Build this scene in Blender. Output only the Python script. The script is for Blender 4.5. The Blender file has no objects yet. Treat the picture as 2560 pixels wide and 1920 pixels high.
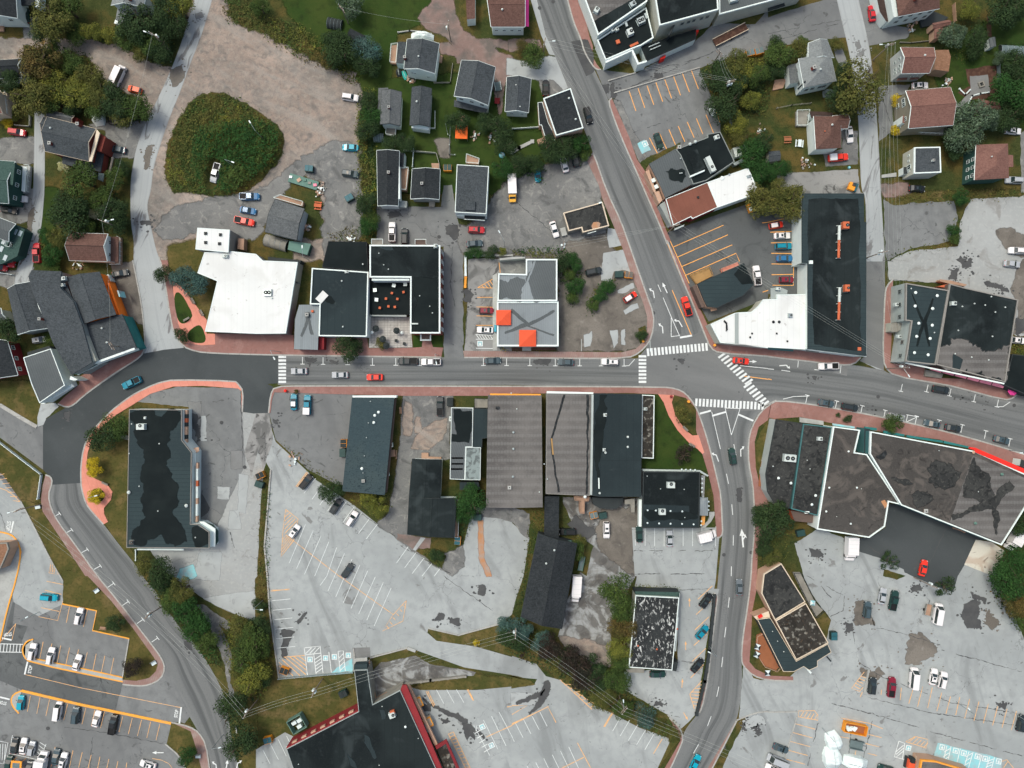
import bpy,bmesh,math,random
from mathutils import Vector,Matrix,noise
# short names for often used material and object names
Q0='white_trim';Q1='white_siding';Q2='dark_trim';Q3='parking_marking';Q4='shingle_slate';Q5='old_wood';Q6='tan_wall';Q7='membrane_wet';Q8='terracotta';Q9='paint_white';Q10='grey_wall';Q11='concrete';Q12='shingle_dark';Q13='gravel_brown';Q14='patch_dark';Q15='grey_metal_mid';Q16='gravel_drive';Q17='gravel_grey';Q18='paint_orange_worn';Q19='membrane_blue';Q20='tarp_black';Q21='patch_pale';Q22='membrane_ribbed';Q23='stain_black';Q24='asphalt_old';Q25='bin_orange';Q26='beige_wall';Q27='gravel_roof_dark';Q28='corrugated_green';Q29='structure';Q30='shingle_red';Q31='asphalt_light';Q32='roof_stain';Q33='garden_wall';Q34='tarp_grey';Q35='crosswalk_marking';Q36='paint_blue';Q37='grey_block';Q38='patch_mid';Q39='asphalt_yard';Q40='shingle_brown';Q41='red_metal';Q42='red_brick';Q43='car_paint';Q44='amber_trim';Q45='membrane';Q46='green_wall';Q47='parking_lot';Q48='tarpaulin';Q49='shingle_grey';Q50='paint_orange';Q51='taupe_roof';Q52='brown_trim';Q53='asphalt_street'
random.seed(7)
R=math.radians
SC=bpy.context.scene
COL=SC.collection
S=0.11            # metres per photo pixel on the ground
H=190.0           # height of the drone
# ---------------------------------------------------------------- camera, sky, sun, exposure
cam=bpy.data.objects.new('camera',bpy.data.cameras.new('camera'));COL.objects.link(cam)
cam.data.sensor_width=36;cam.data.lens=36*H/(2560*S)
cam.location=(0,0,H);cam.data.clip_end=6000;cam.data.clip_start=1
SC.camera=cam
SUN_EL,SUN_AZ=R(62),R(-50)      # azimuth from +Y (photo top) towards +X
world=bpy.data.worlds.new('World');SC.world=world;world.use_nodes=True
nt=world.node_tree;bg=nt.nodes['Background']
sky=nt.nodes.new('ShaderNodeTexSky');sky.sky_type='NISHITA';sky.sun_disc=False
sky.sun_elevation=SUN_EL;sky.sun_rotation=SUN_AZ;sky.air_density=1.0;sky.dust_density=6.0;sky.ozone_density=0.0
nt.links.new(sky.outputs[0],bg.inputs[0]);bg.inputs[1].default_value=0.15
sun=bpy.data.objects.new('sun',bpy.data.lights.new('sun','SUN'));COL.objects.link(sun)
sun.data.energy=1.15;sun.data.angle=R(9);sun.data.color=(1,.97,.9)
d=Vector((math.sin(SUN_AZ)*math.cos(SUN_EL),math.cos(SUN_AZ)*math.cos(SUN_EL),math.sin(SUN_EL)))
sun.rotation_euler=d.to_track_quat('Z','Y').to_euler()
SC.view_settings.view_transform='Standard';SC.view_settings.look='None'
SC.view_settings.gamma=1;SC.view_settings.exposure=0.12
SC.render.engine='CYCLES'
SC.cycles.max_bounces=5;SC.cycles.diffuse_bounces=3;SC.cycles.transparent_max_bounces=8
# ---------------------------------------------------------------- photo plan -> metres
def P(s):
    out=[];ox=oy=0;k=3.456
    for t in s.split():
        if t=='o':ox=oy=0;k=.864
        elif ',' not in t:ox=640*int(t[0]);oy=480*int(t[1]);k=3.456
        else:
            a,b=t.split(',');out.append((ox+float(a)/k,oy+float(b)/k))
    return out
def w(p,z=0):
    f=(H-z)/H
    return Vector(((p[0]-1280)*S*f,(960-p[1])*S*f,z))
def pt(s,z=0):return w(P(s)[0],z)
# ---------------------------------------------------------------- materials
class NB:
    def __init__(s,name):
        s.m=bpy.data.materials.new(name);s.m.use_nodes=True;s.t=s.m.node_tree
        s.b=s.t.nodes['Principled BSDF']
    def n(s,typ,**kw):
        o=s.t.nodes.new(typ)
        for k,v in kw.items():setattr(o,k,v)
        return o
    def l(s,a,b):s.t.links.new(a,b)
    def math(s,op,a,b=None,clamp=False):
        o=s.n('ShaderNodeMath',operation=op,use_clamp=clamp)
        for i,v in enumerate((a,b)):
            if v is None:continue
            if isinstance(v,(int,float)):o.inputs[i].default_value=v
            else:s.l(v,o.inputs[i])
        return o.outputs[0]
    def rng(s,v,lo,hi,a=0.,b=1.):
        o=s.n('ShaderNodeMapRange');s.l(v,o.inputs[0])
        for i,x in enumerate((lo,hi,a,b)):o.inputs[i+1].default_value=x
        return o.outputs[0]
    def mix(s,f,a,b,mode='MIX'):
        o=s.n('ShaderNodeMix',data_type='RGBA',blend_type=mode)
        if isinstance(f,(int,float)):o.inputs[0].default_value=f
        else:s.l(f,o.inputs[0])
        for i,v in((6,a),(7,b)):
            if isinstance(v,(tuple,list)):o.inputs[i].default_value=(*v,1)
            else:s.l(v,o.inputs[i])
        return o.outputs[2]
def c3(v):
    v=(v,v,v)if isinstance(v,(int,float))else v;s=max(v)-min(v)
    return(v[0]*.93,v[1],v[2]*.99)if s<.25*max(v)else((v[0]*.9,v[1],v[2]*.93)if v[2]>=v[1]>=v[0]else v)
MATS={}
def M(name,base,layers=(),rough=.95,spec=.08,metal=0.,obj=False,bump=0.,bscale=4.):
    b=NB(name);n=b.n
    if obj:pos=n('ShaderNodeTexCoord').outputs['Object']
    else:pos=n('ShaderNodeNewGeometry').outputs['Position']
    def mapped(ang,sx,sy):
        if not ang and sx==1 and sy==1:return pos
        v=n('ShaderNodeMapping',vector_type='POINT');r=n('ShaderNodeVectorRotate',rotation_type='Z_AXIS')
        b.l(pos,r.inputs['Vector']);r.inputs['Angle'].default_value=R(-ang)
        b.l(r.outputs[0],v.inputs[0]);v.inputs['Scale'].default_value=(sx,sy,1);return v.outputs[0]
    def nz(vec,sc,det=4.,dist=0.,rough=.55):
        o=n('ShaderNodeTexNoise');b.l(vec,o.inputs['Vector'])
        o.inputs['Scale'].default_value=sc;o.inputs['Detail'].default_value=det
        o.inputs['Distortion'].default_value=dist;o.inputs['Roughness'].default_value=rough
        return o.outputs['Fac']
    r0=n('ShaderNodeRGB');r0.outputs[0].default_value=(*c3(base),1);col=r0.outputs[0]
    for L in layers:
        k=L['k'];st=L.get('s',1.)
        if k=='noise':
            f=b.rng(nz(mapped(L.get('a',0),L.get('sx',1),L.get('sy',1)),L['sc'],L.get('det',4),L.get('dist',0)),L['lo'],L['hi'])
        elif k=='cell':
            o=n('ShaderNodeTexVoronoi');b.l(mapped(L.get('a',0),L.get('sx',1),L.get('sy',1)),o.inputs['Vector']);o.inputs['Scale'].default_value=L['sc']
            sp=n('ShaderNodeSeparateColor');b.l(o.outputs['Color'],sp.inputs[0]);f=b.rng(sp.outputs[0],L.get('lo',0),L.get('hi',1))
        elif k=='crack':
            dn=n('ShaderNodeTexNoise');b.l(pos,dn.inputs['Vector']);dn.inputs['Scale'].default_value=L.get('dsc',.35);dn.inputs['Detail'].default_value=5
            ad=n('ShaderNodeVectorMath',operation='MULTIPLY_ADD');b.l(dn.outputs['Color'],ad.inputs[0]);ad.inputs[1].default_value=(L.get('amp',5),)*3;b.l(mapped(L.get('a',0),L.get('sx',1),L.get('sy',1)),ad.inputs[2])
            o=n('ShaderNodeTexVoronoi',feature='DISTANCE_TO_EDGE',voronoi_dimensions='2D');b.l(ad.outputs[0],o.inputs['Vector']);o.inputs['Scale'].default_value=L['sc']
            f=b.rng(o.outputs['Distance'],L['w']*L['sc'],L['w']*L['sc']*.3)
            f=b.math('MULTIPLY',f,b.rng(nz(pos,L.get('msc',.06),3),.45,.6))
        elif k=='line':      # parallel seams: angle a, period p, width wd
            v=mapped(L.get('a',0),1,1);sp=n('ShaderNodeSeparateXYZ');b.l(v,sp.inputs[0])
            x=b.math('DIVIDE',sp.outputs[L.get('ax',0)],L['p'])
            if L.get('wob'):x=b.math('ADD',x,b.math('MULTIPLY',nz(pos,.3,3),L['wob']))
            f=b.math('LESS_THAN',b.math('FRACT',x),L['wd']/L['p'])
        elif k=='wave':
            v=mapped(L.get('a',0),1,1);sp=n('ShaderNodeSeparateXYZ');b.l(v,sp.inputs[0])
            f=b.math('ADD',b.math('MULTIPLY',b.math('SINE',b.math('MULTIPLY',sp.outputs[L.get('ax',0)],6.283/L['p'])),.5),.5)
        elif k=='lane':      # tyre wear from the road's own uv
            uv=n('ShaderNodeUVMap');sp=n('ShaderNodeSeparateXYZ');b.l(uv.outputs[0],sp.inputs[0])
            cv=n('ShaderNodeCombineXYZ');b.l(b.math('MULTIPLY',sp.outputs[0],6.5),cv.inputs[0]);b.l(b.math('MULTIPLY',sp.outputs[1],.012),cv.inputs[1])
            f=b.rng(nz(cv.outputs[0],1.,3,.3),L['lo'],L['hi'])
        elif k=='edge':      # lighter worn margins of the road
            uv=n('ShaderNodeUVMap');sp=n('ShaderNodeSeparateXYZ');b.l(uv.outputs[0],sp.inputs[0])
            e=b.math('ABSOLUTE',b.math('SUBTRACT',sp.outputs[0],.5))
            f=b.rng(b.math('ADD',e,b.math('MULTIPLY',nz(pos,.15,4),.25)),L['lo'],L['hi'])
        elif k=='rnd':
            f=n('ShaderNodeObjectInfo').outputs['Random']
        elif k=='leaf':
            f=n('ShaderNodeNewGeometry').outputs['Random Per Island']
        f=b.math('MULTIPLY',f,st,True)
        col=b.mix(f,col,c3(L['c']),L.get('mode','MIX'))
    b.l(col,b.b.inputs['Base Color'])
    b.b.inputs['Roughness'].default_value=rough;b.b.inputs['Specular IOR Level'].default_value=spec
    b.b.inputs['Metallic'].default_value=metal
    if bump:
        bp=n('ShaderNodeBump');bp.inputs['Strength'].default_value=bump;bp.inputs['Distance'].default_value=.1
        b.l(nz(pos,bscale,5),bp.inputs['Height']);b.l(bp.outputs[0],b.b.inputs['Normal'])
    MATS[name]=b.m;return b.m
def N(sc,lo,hi,c,s=1.,**k):return dict(k='noise',sc=sc,lo=lo,hi=hi,c=c,s=s,**k)
def grain(dk,lt,s=.5,sc=2.5):return[N(sc,.45,.7,dk,s,det=6),N(sc*1.3,.55,.75,lt,s,det=6)]
def mul(x):return x
def CR(sc,wd,c,s,**k):return dict(k='crack',sc=sc,w=wd,c=c,s=s,**k)
# ground
M('grass',(.050,.062,.020),[N(.05,.4,.62,(.034,.055,.016),.8),N(.12,.45,.62,(.12,.088,.028),.8),N(.5,.5,.75,(.02,.034,.010),.8),N(1.6,.5,.75,(.10,.10,.035),.5,det=8),N(3,.5,.7,(.012,.02,.007),.6)],bump=.6)
M('grass_dry',(.098,.088,.028),[N(.07,.4,.6,(.058,.066,.02)),N(.3,.45,.7,(.15,.115,.042),.8),N(.7,.5,.7,(.05,.06,.018),.6,det=8),N(.15,.55,.7,(.16,.12,.06),.5),N(1.5,.5,.7,(.04,.042,.013),.7,det=8)],bump=.6)
M('lawn',(.026,.054,.012),[N(.1,.4,.65,(.045,.068,.016),.8),N(.35,.5,.75,(.016,.028,.009),.9),N(2,.5,.75,(.06,.07,.022),.4,det=8)],bump=.5)
M('gravel',(.275,.228,.188),[N(.03,.42,.58,(.18,.168,.155),.8),N(.05,.5,.66,(.44,.375,.31),.8,dist=.8),N(.12,.42,.65,(.35,.29,.24),.7,dist=.8),N(.6,.45,.7,(.17,.155,.14),.6,det=8),N(.25,.5,.7,(.13,.125,.12),.7,dist=2),N(.8,.5,.75,(.42,.38,.33),.4,det=8),N(.25,.52,.7,(.33,.30,.27),.6,a=60,sy=.15,dist=.6),N(2.6,.5,.8,(.09,.085,.08),.5,det=8)],bump=.5)
M(Q17,(.17,.168,.165),[N(.06,.42,.6,(.24,.235,.225),.8),N(.2,.5,.68,(.10,.10,.10),.8,dist=1.5),N(.5,.55,.75,(.40,.38,.35),.6,det=8,dist=1),N(2.4,.5,.75,(.08,.08,.08),.4,det=8)],bump=.4)
M(Q13,(.15,.132,.115),[N(.1,.42,.6,(.22,.195,.17),.8),N(.25,.5,.7,(.085,.077,.07),.7,dist=1),N(.6,.6,.75,(.34,.31,.28),.6,det=8),N(2.4,.5,.75,(.07,.065,.06),.4,det=8)],bump=.4)
M('gravel_pink',(.22,.16,.14),[N(.2,.42,.62,(.13,.12,.11),.8),N(.6,.5,.75,(.36,.28,.25),.5,det=8),N(2.4,.5,.75,(.09,.08,.07),.4,det=8)],bump=.4)
M('mulch',(.07,.04,.03),[N(1.2,.45,.7,(.14,.085,.06),.7)])
CRK=[CR(.045,.09,(.08,.08,.08),.65,a=20),CR(.2,.06,(.12,.12,.12),.5,amp=3)]
M(Q31,(.36,.375,.375),[N(.02,.4,.6,(.30,.315,.317),.9),N(.07,.45,.65,(.42,.435,.432),.6,a=70,sy=.3),N(.4,.45,.7,(.27,.28,.283),.6,det=8),N(.13,.55,.68,(.20,.208,.21),.6,a=20,sy=.25,dist=1.2),N(.9,.64,.7,(.15,.15,.15),.5,det=6),CR(.11,.07,(.14,.14,.145),.55,a=65,amp=4),CR(.035,.11,(.12,.12,.125),.7,a=20,amp=7),N(.16,.66,.7,(.16,.155,.15),.75,dist=1.6),N(2.2,.5,.8,(.30,.31,.31),.4,det=8)])
M('asphalt_pale',(.37,.375,.37),[N(.03,.42,.6,(.30,.305,.30),.9),N(.3,.45,.7,(.33,.33,.32),.6,det=8),CR(.1,.08,(.17,.165,.16),.6,amp=4),N(.1,.6,.68,(.22,.205,.19),.6,dist=2.),CR(.04,.10,(.17,.16,.15),.7,amp=6),N(1.2,.5,.8,(.52,.52,.51),.4,det=8),N(.5,.62,.7,(.24,.23,.22),.5,dist=1)])
M(Q24,(.18,.182,.183),[N(.03,.4,.6,(.235,.24,.24),.7),N(.5,.45,.7,(.15,.152,.153),.6,det=8),N(.12,.5,.66,(.13,.132,.135),.5,a=25,sy=.3,dist=1),CR(.05,.09,(.05,.05,.05),.8,a=10,amp=6),N(.3,.64,.69,(.08,.08,.08),.7,dist=1.5),N(2.2,.5,.8,(.14,.14,.14),.4,det=8)])
M('asphalt_lot',(.105,.11,.112),[N(.06,.42,.62,(.15,.155,.155),.8),CR(.25,.05,(.03,.032,.032),.8,amp=3),N(.2,.55,.7,(.06,.065,.066),.7,dist=1.5),N(2.2,.5,.8,(.07,.07,.07),.4,det=8)])
M('asphalt_worn',(.24,.235,.23),[N(.05,.42,.6,(.32,.31,.30),.8),N(.14,.5,.62,(.12,.118,.115),.85,dist=2.2),N(.3,.62,.67,(.06,.058,.056),.8,dist=1.5),CR(.12,.08,(.06,.06,.06),.8,amp=5),N(2.2,.5,.8,(.17,.165,.16),.4,det=8)])
M('asphalt_wet',(.15,.145,.14),[N(.12,.48,.56,(.34,.345,.345),.9,dist=2.5,det=8),N(.2,.5,.65,(.085,.08,.076),.8,dist=1.5),N(1,.5,.7,(.20,.18,.16),.5,det=8)])
M('asphalt_fresh',(.060,.067,.070),[N(.035,.5,.62,(.082,.09,.092),.8,dist=.8),N(.25,.6,.7,(.09,.095,.096),.35,a=35,sy=.12),N(.08,.4,.65,(.075,.082,.085),.8),N(.05,.5,.7,(.052,.058,.06),.8,a=30,sy=.2),N(.9,.62,.72,(.10,.105,.105),.4),N(2.5,.5,.8,(.05,.055,.057),.4,det=8)])
M(Q53,(.175,.178,.178),[dict(k='lane',lo=.44,hi=.62,c=(.092,.096,.098),s=.85),dict(k='edge',lo=.50,hi=.66,c=(.25,.253,.25),s=.8),N(.05,.5,.7,(.15,.155,.157),.5),N(2.5,.5,.8,(.085,.088,.09),.4,det=8),CR(.03,.07,(.05,.05,.05),.6,amp=8)])
M('asphalt_east',(.185,.186,.185),[N(.04,.4,.62,(.15,.152,.152),.8,a=-15,sy=4),N(.1,.5,.7,(.21,.212,.212),.6,a=-15,sx=.2,sy=1.5),CR(.04,.08,(.06,.06,.06),.8,amp=6),N(2.5,.5,.8,(.13,.132,.133),.4,det=8)])
M('lane_concrete',(.39,.405,.41),[N(.08,.4,.62,(.34,.352,.357),.7),dict(k='lane',lo=.5,hi=.62,c=(.31,.32,.325),s=.5),dict(k='edge',lo=.56,hi=.68,c=(.23,.225,.22),s=.7),N(.35,.57,.64,(.13,.12,.12),.75,a=70,sx=.3,dist=1.2,det=8),CR(.09,.07,(.14,.14,.14),.6,amp=4),N(2.4,.5,.8,(.32,.33,.33),.4,det=8)])
M(Q21,(.40,.415,.415),[N(.2,.4,.65,(.33,.34,.34),.8),N(.5,.58,.68,(.24,.24,.235),.5,dist=1),N(2,.5,.8,(.36,.37,.37),.4,det=8)])
M(Q14,(.075,.075,.078),[N(.3,.4,.65,(.10,.10,.10),.8),N(2,.5,.8,(.05,.05,.05),.4,det=8)])
M(Q38,(.19,.19,.188),[N(.3,.4,.65,(.23,.23,.23),.8),N(2,.5,.8,(.13,.13,.13),.4,det=8)])
M('rust_stain',(.42,.22,.11),[N(.5,.4,.7,(.34,.30,.27),.8)])
M('brick_paving',(.30,.165,.142),[N(.7,.45,.65,(.25,.155,.135),.6,det=8),N(.35,.55,.68,(.17,.10,.09),.6,dist=1.5,det=8),N(.1,.4,.6,(.26,.145,.125),.8),N(.3,.5,.7,(.38,.25,.22),.6,dist=1),N(1.2,.5,.75,(.24,.11,.09),.6,det=8),dict(k='line',p=.45,wd=.08,c=(.25,.15,.13),s=.6,a=12),dict(k='line',p=.45,wd=.08,c=(.25,.15,.13),s=.6,a=12,ax=1)])
M('brick_paving_grey',(.30,.215,.19),[N(.12,.4,.62,(.24,.15,.125),.8),N(.5,.5,.7,(.36,.30,.27),.6),dict(k='line',p=.5,wd=.09,c=(.2,.13,.12),s=.5,a=12)])
M('pink_concrete',(.64,.27,.20),[N(.2,.4,.62,(.55,.225,.165),.8),N(1.5,.5,.75,(.70,.33,.26),.4,det=8),dict(k='line',p=2.2,wd=.1,c=(.5,.2,.15),s=.8,a=20)])
M('kerb',(.42,.41,.385),[N(.5,.42,.65,(.34,.32,.30),.8),N(2.5,.5,.8,(.25,.24,.23),.5,det=8),dict(k='line',p=3.,wd=.12,c=(.2,.19,.18),s=.6),dict(k='line',p=3.,wd=.12,ax=1,c=(.2,.19,.18),s=.6)])
M('kerb_yellow',(.80,.38,.06),[N(.6,.5,.75,(.55,.32,.13),.7),N(2.5,.55,.8,(.4,.3,.2),.6,det=8)])
M(Q9,(.72,.73,.72),[N(1.4,.55,.72,(.40,.41,.41),.7,det=8)])
M('paint_thin',(.70,.72,.72),[N(1.4,.5,.7,(.45,.46,.46),.7,det=8)])
M(Q50,(.85,.42,.12),[N(1.4,.55,.75,(.5,.36,.24),.7,det=8)])
M(Q18,(.78,.46,.20),[N(1.2,.45,.65,(.45,.38,.30),.8,det=8)])
M(Q36,(.28,.56,.64),[N(.6,.45,.65,(.36,.44,.47),.8,det=8),N(.25,.55,.65,(.38,.40,.41),.7)])
M(Q11,(.42,.42,.40),[N(.3,.42,.62,(.33,.325,.31),.8),N(1.6,.5,.75,(.25,.245,.235),.5,det=8)])
M('concrete_stained',(.62,.58,.50),[N(.15,.45,.6,(.45,.38,.30),.8,dist=2),N(.25,.58,.66,(.20,.16,.13),.8,dist=2),N(2,.5,.8,(.5,.47,.42),.4,det=8)])
M('flagstone',(.50,.47,.44),[dict(k='cell',sc=.9,c=(.34,.31,.29),s=.8),dict(k='line',p=.9,wd=.08,c=(.2,.19,.18),s=.8),dict(k='line',p=.7,wd=.08,ax=1,c=(.2,.19,.18),s=.8)])
# roofs
def shingle(n,c,dk,lt,ang=0):M(n,c,[N(.12,.4,.65,dk,.5),dict(k='line',p=.45,wd=.12,a=ang,ax=1,c=dk,s=.45,wob=.2),dict(k='cell',sc=2.2,c=lt,s=.35),N(3.2,.48,.72,lt,.6,det=6),N(2.6,.52,.75,dk,.8,det=6),N(.35,.6,.75,dk,.5,dist=1)],rough=.95)
shingle(Q49,(.115,.122,.125),(.06,.066,.07),(.20,.205,.21))
shingle('shingle_light',(.20,.215,.215),(.13,.14,.145),(.31,.32,.32),12)
shingle(Q4,(.060,.068,.076),(.03,.035,.04),(.11,.12,.13),10)
shingle(Q12,(.028,.032,.036),(.014,.017,.02),(.055,.06,.065))
shingle(Q40,(.115,.068,.055),(.07,.042,.035),(.19,.115,.095))
shingle(Q30,(.175,.095,.078),(.11,.06,.05),(.27,.155,.125),5)
shingle('shingle_cedar',(.23,.13,.08),(.15,.085,.05),(.33,.2,.13))
shingle('shingle_dkbrown',(.05,.036,.032),(.028,.02,.018),(.09,.065,.055))
shingle('roof_green',(.045,.085,.075),(.028,.058,.05),(.075,.13,.115))
M('metal_blue',(.048,.072,.088),[N(.1,.4,.6,(.036,.056,.07),.8),dict(k='line',p=.6,wd=.1,a=0,c=(.03,.045,.055),s=.7),N(.5,.55,.75,(.085,.11,.125),.5,det=6),N(2.5,.5,.75,(.025,.036,.045),.5,det=6)],rough=.9)
M('roof_mottled',(.054,.074,.084),[N(1.1,.5,.64,(.022,.034,.044),.85,det=3,dist=1.4,sy=1.8),N(.12,.4,.6,(.04,.06,.075),.7),N(2.6,.5,.8,(.09,.12,.14),.4)],rough=.9)
M(Q45,(.020,.026,.029),[N(.045,.44,.55,(.009,.012,.014),.85,dist=.8),N(.11,.55,.66,(.05,.062,.065),.5,dist=1.),N(.3,.6,.75,(.045,.055,.057),.5),N(2.5,.5,.8,(.032,.038,.04),.4),dict(k='line',p=2.,wd=.1,c=(.012,.015,.017),s=.5)],rough=.9)
M(Q19,(.030,.041,.048),[N(.06,.46,.6,(.022,.030,.036),.8),dict(k='line',p=1.9,wd=.12,c=(.018,.025,.03),s=.5),N(.5,.62,.75,(.06,.075,.08),.4),N(2.5,.5,.8,(.042,.052,.058),.35)],rough=.9)
M(Q22,(.038,.054,.062),[dict(k='line',p=1.1,wd=.14,ax=1,c=(.022,.032,.038),s=.7),N(.1,.4,.6,(.03,.042,.05),.8),N(2.5,.5,.8,(.055,.07,.078),.4)],rough=.9)
M(Q7,(.011,.015,.017),[N(.2,.42,.65,(.016,.021,.023),.8),N(.5,.6,.8,(.028,.033,.034),.3)],rough=.9)
M('gravel_roof',(.072,.066,.062),[N(.05,.42,.58,(.055,.05,.047),.8),N(.14,.5,.62,(.13,.112,.10),.7,dist=1.5),N(.35,.58,.7,(.03,.028,.027),.85,dist=2,det=8),N(2.5,.5,.75,(.12,.11,.10),.4,det=8)])
M(Q27,(.035,.036,.036),[N(.12,.42,.58,(.055,.055,.053),.8),N(.4,.5,.62,(.018,.019,.02),.8,dist=1.5),N(1.6,.55,.7,(.12,.115,.105),.55,det=8)])
M('moss_roof',(.045,.04,.035),[N(.8,.55,.62,(.33,.31,.27),.7,det=8),N(.3,.45,.6,(.02,.018,.016),.7),N(1.5,.6,.7,(.10,.07,.045),.6)])
M('white_roof',(.74,.735,.72),[N(.15,.4,.65,(.68,.68,.67),.7),N(.35,.66,.74,(.5,.47,.42),.5,dist=1),dict(k='line',p=1.6,wd=.09,c=(.60,.60,.59),s=.6),N(.08,.5,.62,(.62,.61,.59),.6,dist=1),N(.6,.66,.7,(.3,.28,.26),.5,det=8,dist=1)],rough=.9)
M('peeling_roof',(.022,.024,.026),[N(1.3,.56,.62,(.60,.60,.58),.9,det=10,sx=1.5,sy=.7,dist=.5),N(.2,.45,.6,(.04,.044,.045),.8),N(3,.5,.7,(.09,.09,.085),.4)],rough=.9)
M('grey_metal',(.26,.285,.30),[N(.08,.4,.62,(.20,.22,.235),.8),dict(k='line',p=.6,wd=.1,c=(.18,.2,.21),s=.6),N(.4,.55,.75,(.14,.155,.16),.5,sy=.2,dist=.6),N(2.5,.5,.8,(.3,.32,.33),.3)],rough=.9)
M(Q15,(.115,.125,.13),[N(.08,.4,.62,(.09,.10,.104),.8),dict(k='line',p=.6,wd=.12,a=20,c=(.07,.08,.084),s=.6),N(2.5,.5,.8,(.15,.16,.165),.3)],rough=.9)
M(Q51,(.155,.148,.143),[dict(k='wave',p=2.2,ax=1,c=(.09,.083,.08),s=.85),dict(k='line',p=1.1,wd=.2,ax=1,c=(.09,.082,.08),s=.6,wob=.3),dict(k='line',p=.8,wd=.16,c=(.10,.092,.09),s=.6),N(.1,.42,.65,(.20,.185,.175),.6),N(.5,.55,.75,(.09,.083,.08),.5),N(2.5,.5,.8,(.22,.205,.195),.4)],rough=.9)
M('brown_membrane',(.20,.085,.06),[N(.2,.4,.65,(.16,.07,.05),.7),dict(k='line',p=1.5,wd=.08,a=20,c=(.14,.06,.045),s=.6),N(.3,.68,.72,(.03,.02,.018),.8,dist=2),N(2.5,.5,.8,(.23,.11,.08),.4)])
M('verdigris',(.24,.28,.275),[N(.35,.48,.58,(.09,.10,.10),.8,dist=1.5),N(2.5,.5,.8,(.2,.24,.23),.4)])
M(Q23,(.022,.024,.026),[N(1.2,.45,.65,(.06,.065,.068),.7)],rough=.9)
# walls and small stuff
def plain(n,c,dk=.8,rough=.8,spec=.3,metal=0.,seams=0,obj=False):
    c=c3(c);L=[N(.5,.42,.66,tuple(x*dk for x in c),.8),N(2.5,.5,.8,tuple(x*(dk-.1)for x in c),.35,det=6)]
    if seams:L.append(dict(k='line',p=seams,wd=.06,ax=2,c=tuple(x*.65 for x in c),s=.7))
    return M(n,c,L,rough=rough,spec=spec,metal=metal,obj=obj)
plain(Q1,(.84,.84,.82),.92,seams=.3);plain(Q0,(.84,.84,.82),.93)
plain('cream',(.66,.58,.44),.9);plain(Q26,(.58,.53,.46),.85,seams=.4);plain(Q6,(.50,.34,.24),.88)
plain(Q10,(.34,.34,.33),.85,seams=.4);plain(Q37,(.46,.47,.46),.88,seams=.6);plain(Q42,(.23,.05,.035),.8,seams=.2)
plain(Q41,(.24,.025,.03),.85,seams=.3);plain(Q46,(.035,.10,.085),.8,seams=.25);plain('teal',(.03,.19,.20),.8)
plain('teal_trim',(.07,.17,.20),.8);plain('olive_wall',(.27,.26,.20),.85,seams=.25);plain('lilac_wall',(.55,.53,.53),.88,seams=.25)
plain(Q2,(.035,.04,.042),.8);plain(Q52,(.12,.09,.075),.8);plain('taupe_trim',(.30,.26,.24),.9)
plain('orange_wall',(.85,.20,.02),.9);plain('orange_tarp',(.90,.17,.03),.9);plain('orange_awning',(.70,.10,.04),.92)
plain('red_paint',(.75,.03,.02),.92);plain(Q44,(.85,.36,.05),.9);plain('pink',(.80,.27,.36),.9);plain('magenta',(.75,.06,.30),.9)
plain('wood',(.38,.25,.17),.75,seams=0);plain(Q5,(.30,.26,.23),.7);plain('deck',(.30,.12,.055),.8);plain('yellow_deck',(.36,.23,.09),.85)
plain('bin_green',(.02,.06,.055),.8,rough=.5);plain(Q25,(.85,.33,.03),.85,rough=.6);plain('bin_blue',(.03,.12,.17),.8,rough=.5)
plain('iron',(.03,.033,.035),.8,rough=.5);plain('steel',(.45,.47,.48),.85,rough=.4,metal=.6);plain('hvac',(.62,.62,.60),.88,rough=.5)
plain('fan_dark',(.03,.03,.03));plain('pole_wood',(.25,.21,.17),.75);plain('ceramic',(.75,.77,.78),.9,rough=.3)
plain(Q8,(.55,.14,.06),.85);plain('blue_plastic',(.05,.32,.50),.9,rough=.5);plain('turquoise_tarp',(.04,.42,.36),.85)
plain(Q28,(.12,.23,.19),.8);plain(Q34,(.16,.19,.21),.8);plain(Q20,(.03,.034,.04),.7);plain('snow_tarp',(.80,.81,.81),.9)
plain('bark',(.10,.075,.055),.7,obj=True);plain('rubble',(.33,.26,.21),.5);plain('rope',(.5,.49,.46),.9)
M('glass',(.03,.045,.05),rough=.08,spec=.8);M('skylight',(.35,.42,.45),rough=.15,spec=.6)
M('tyre',(.02,.02,.021),rough=.8);M('lamp_lens',(.75,.76,.75),rough=.15);M('tail_lens',(.45,.02,.02),rough=.2)
M('car_glass',(.025,.038,.042),rough=.05,spec=.9);M('trim_black',(.02,.02,.021),rough=.5)
b_=NB(Q43);oi=b_.n('ShaderNodeObjectInfo');b_.l(oi.outputs['Color'],b_.b.inputs['Base Color']);b_.b.inputs['Roughness'].default_value=.4;b_.b.inputs['Specular IOR Level'].default_value=.3
b_.b.inputs['Coat Weight'].default_value=.25;b_.b.inputs['Coat Roughness'].default_value=.08;MATS[Q43]=b_.m
def leafmat(n,a,b,c):
    k=1.6;a,b,c=[(min(.8,v[0]*k),min(.8,v[1]*k*1.06),min(.8,v[2]*k*.9))for v in(a,b,c)];c=tuple(min(.85,x*1.25)for x in c)
    M(n,a,[N(.35,.42,.6,b,.9,det=3),N(.8,.55,.7,c,.6,det=4),dict(k='leaf',c=tuple(x*.22 for x in a),s=.8),dict(k='rnd',c=b,s=.25)],rough=.85,spec=.2)
leafmat('leaf_green',(.048,.078,.020),(.03,.055,.016),(.085,.11,.03))
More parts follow.
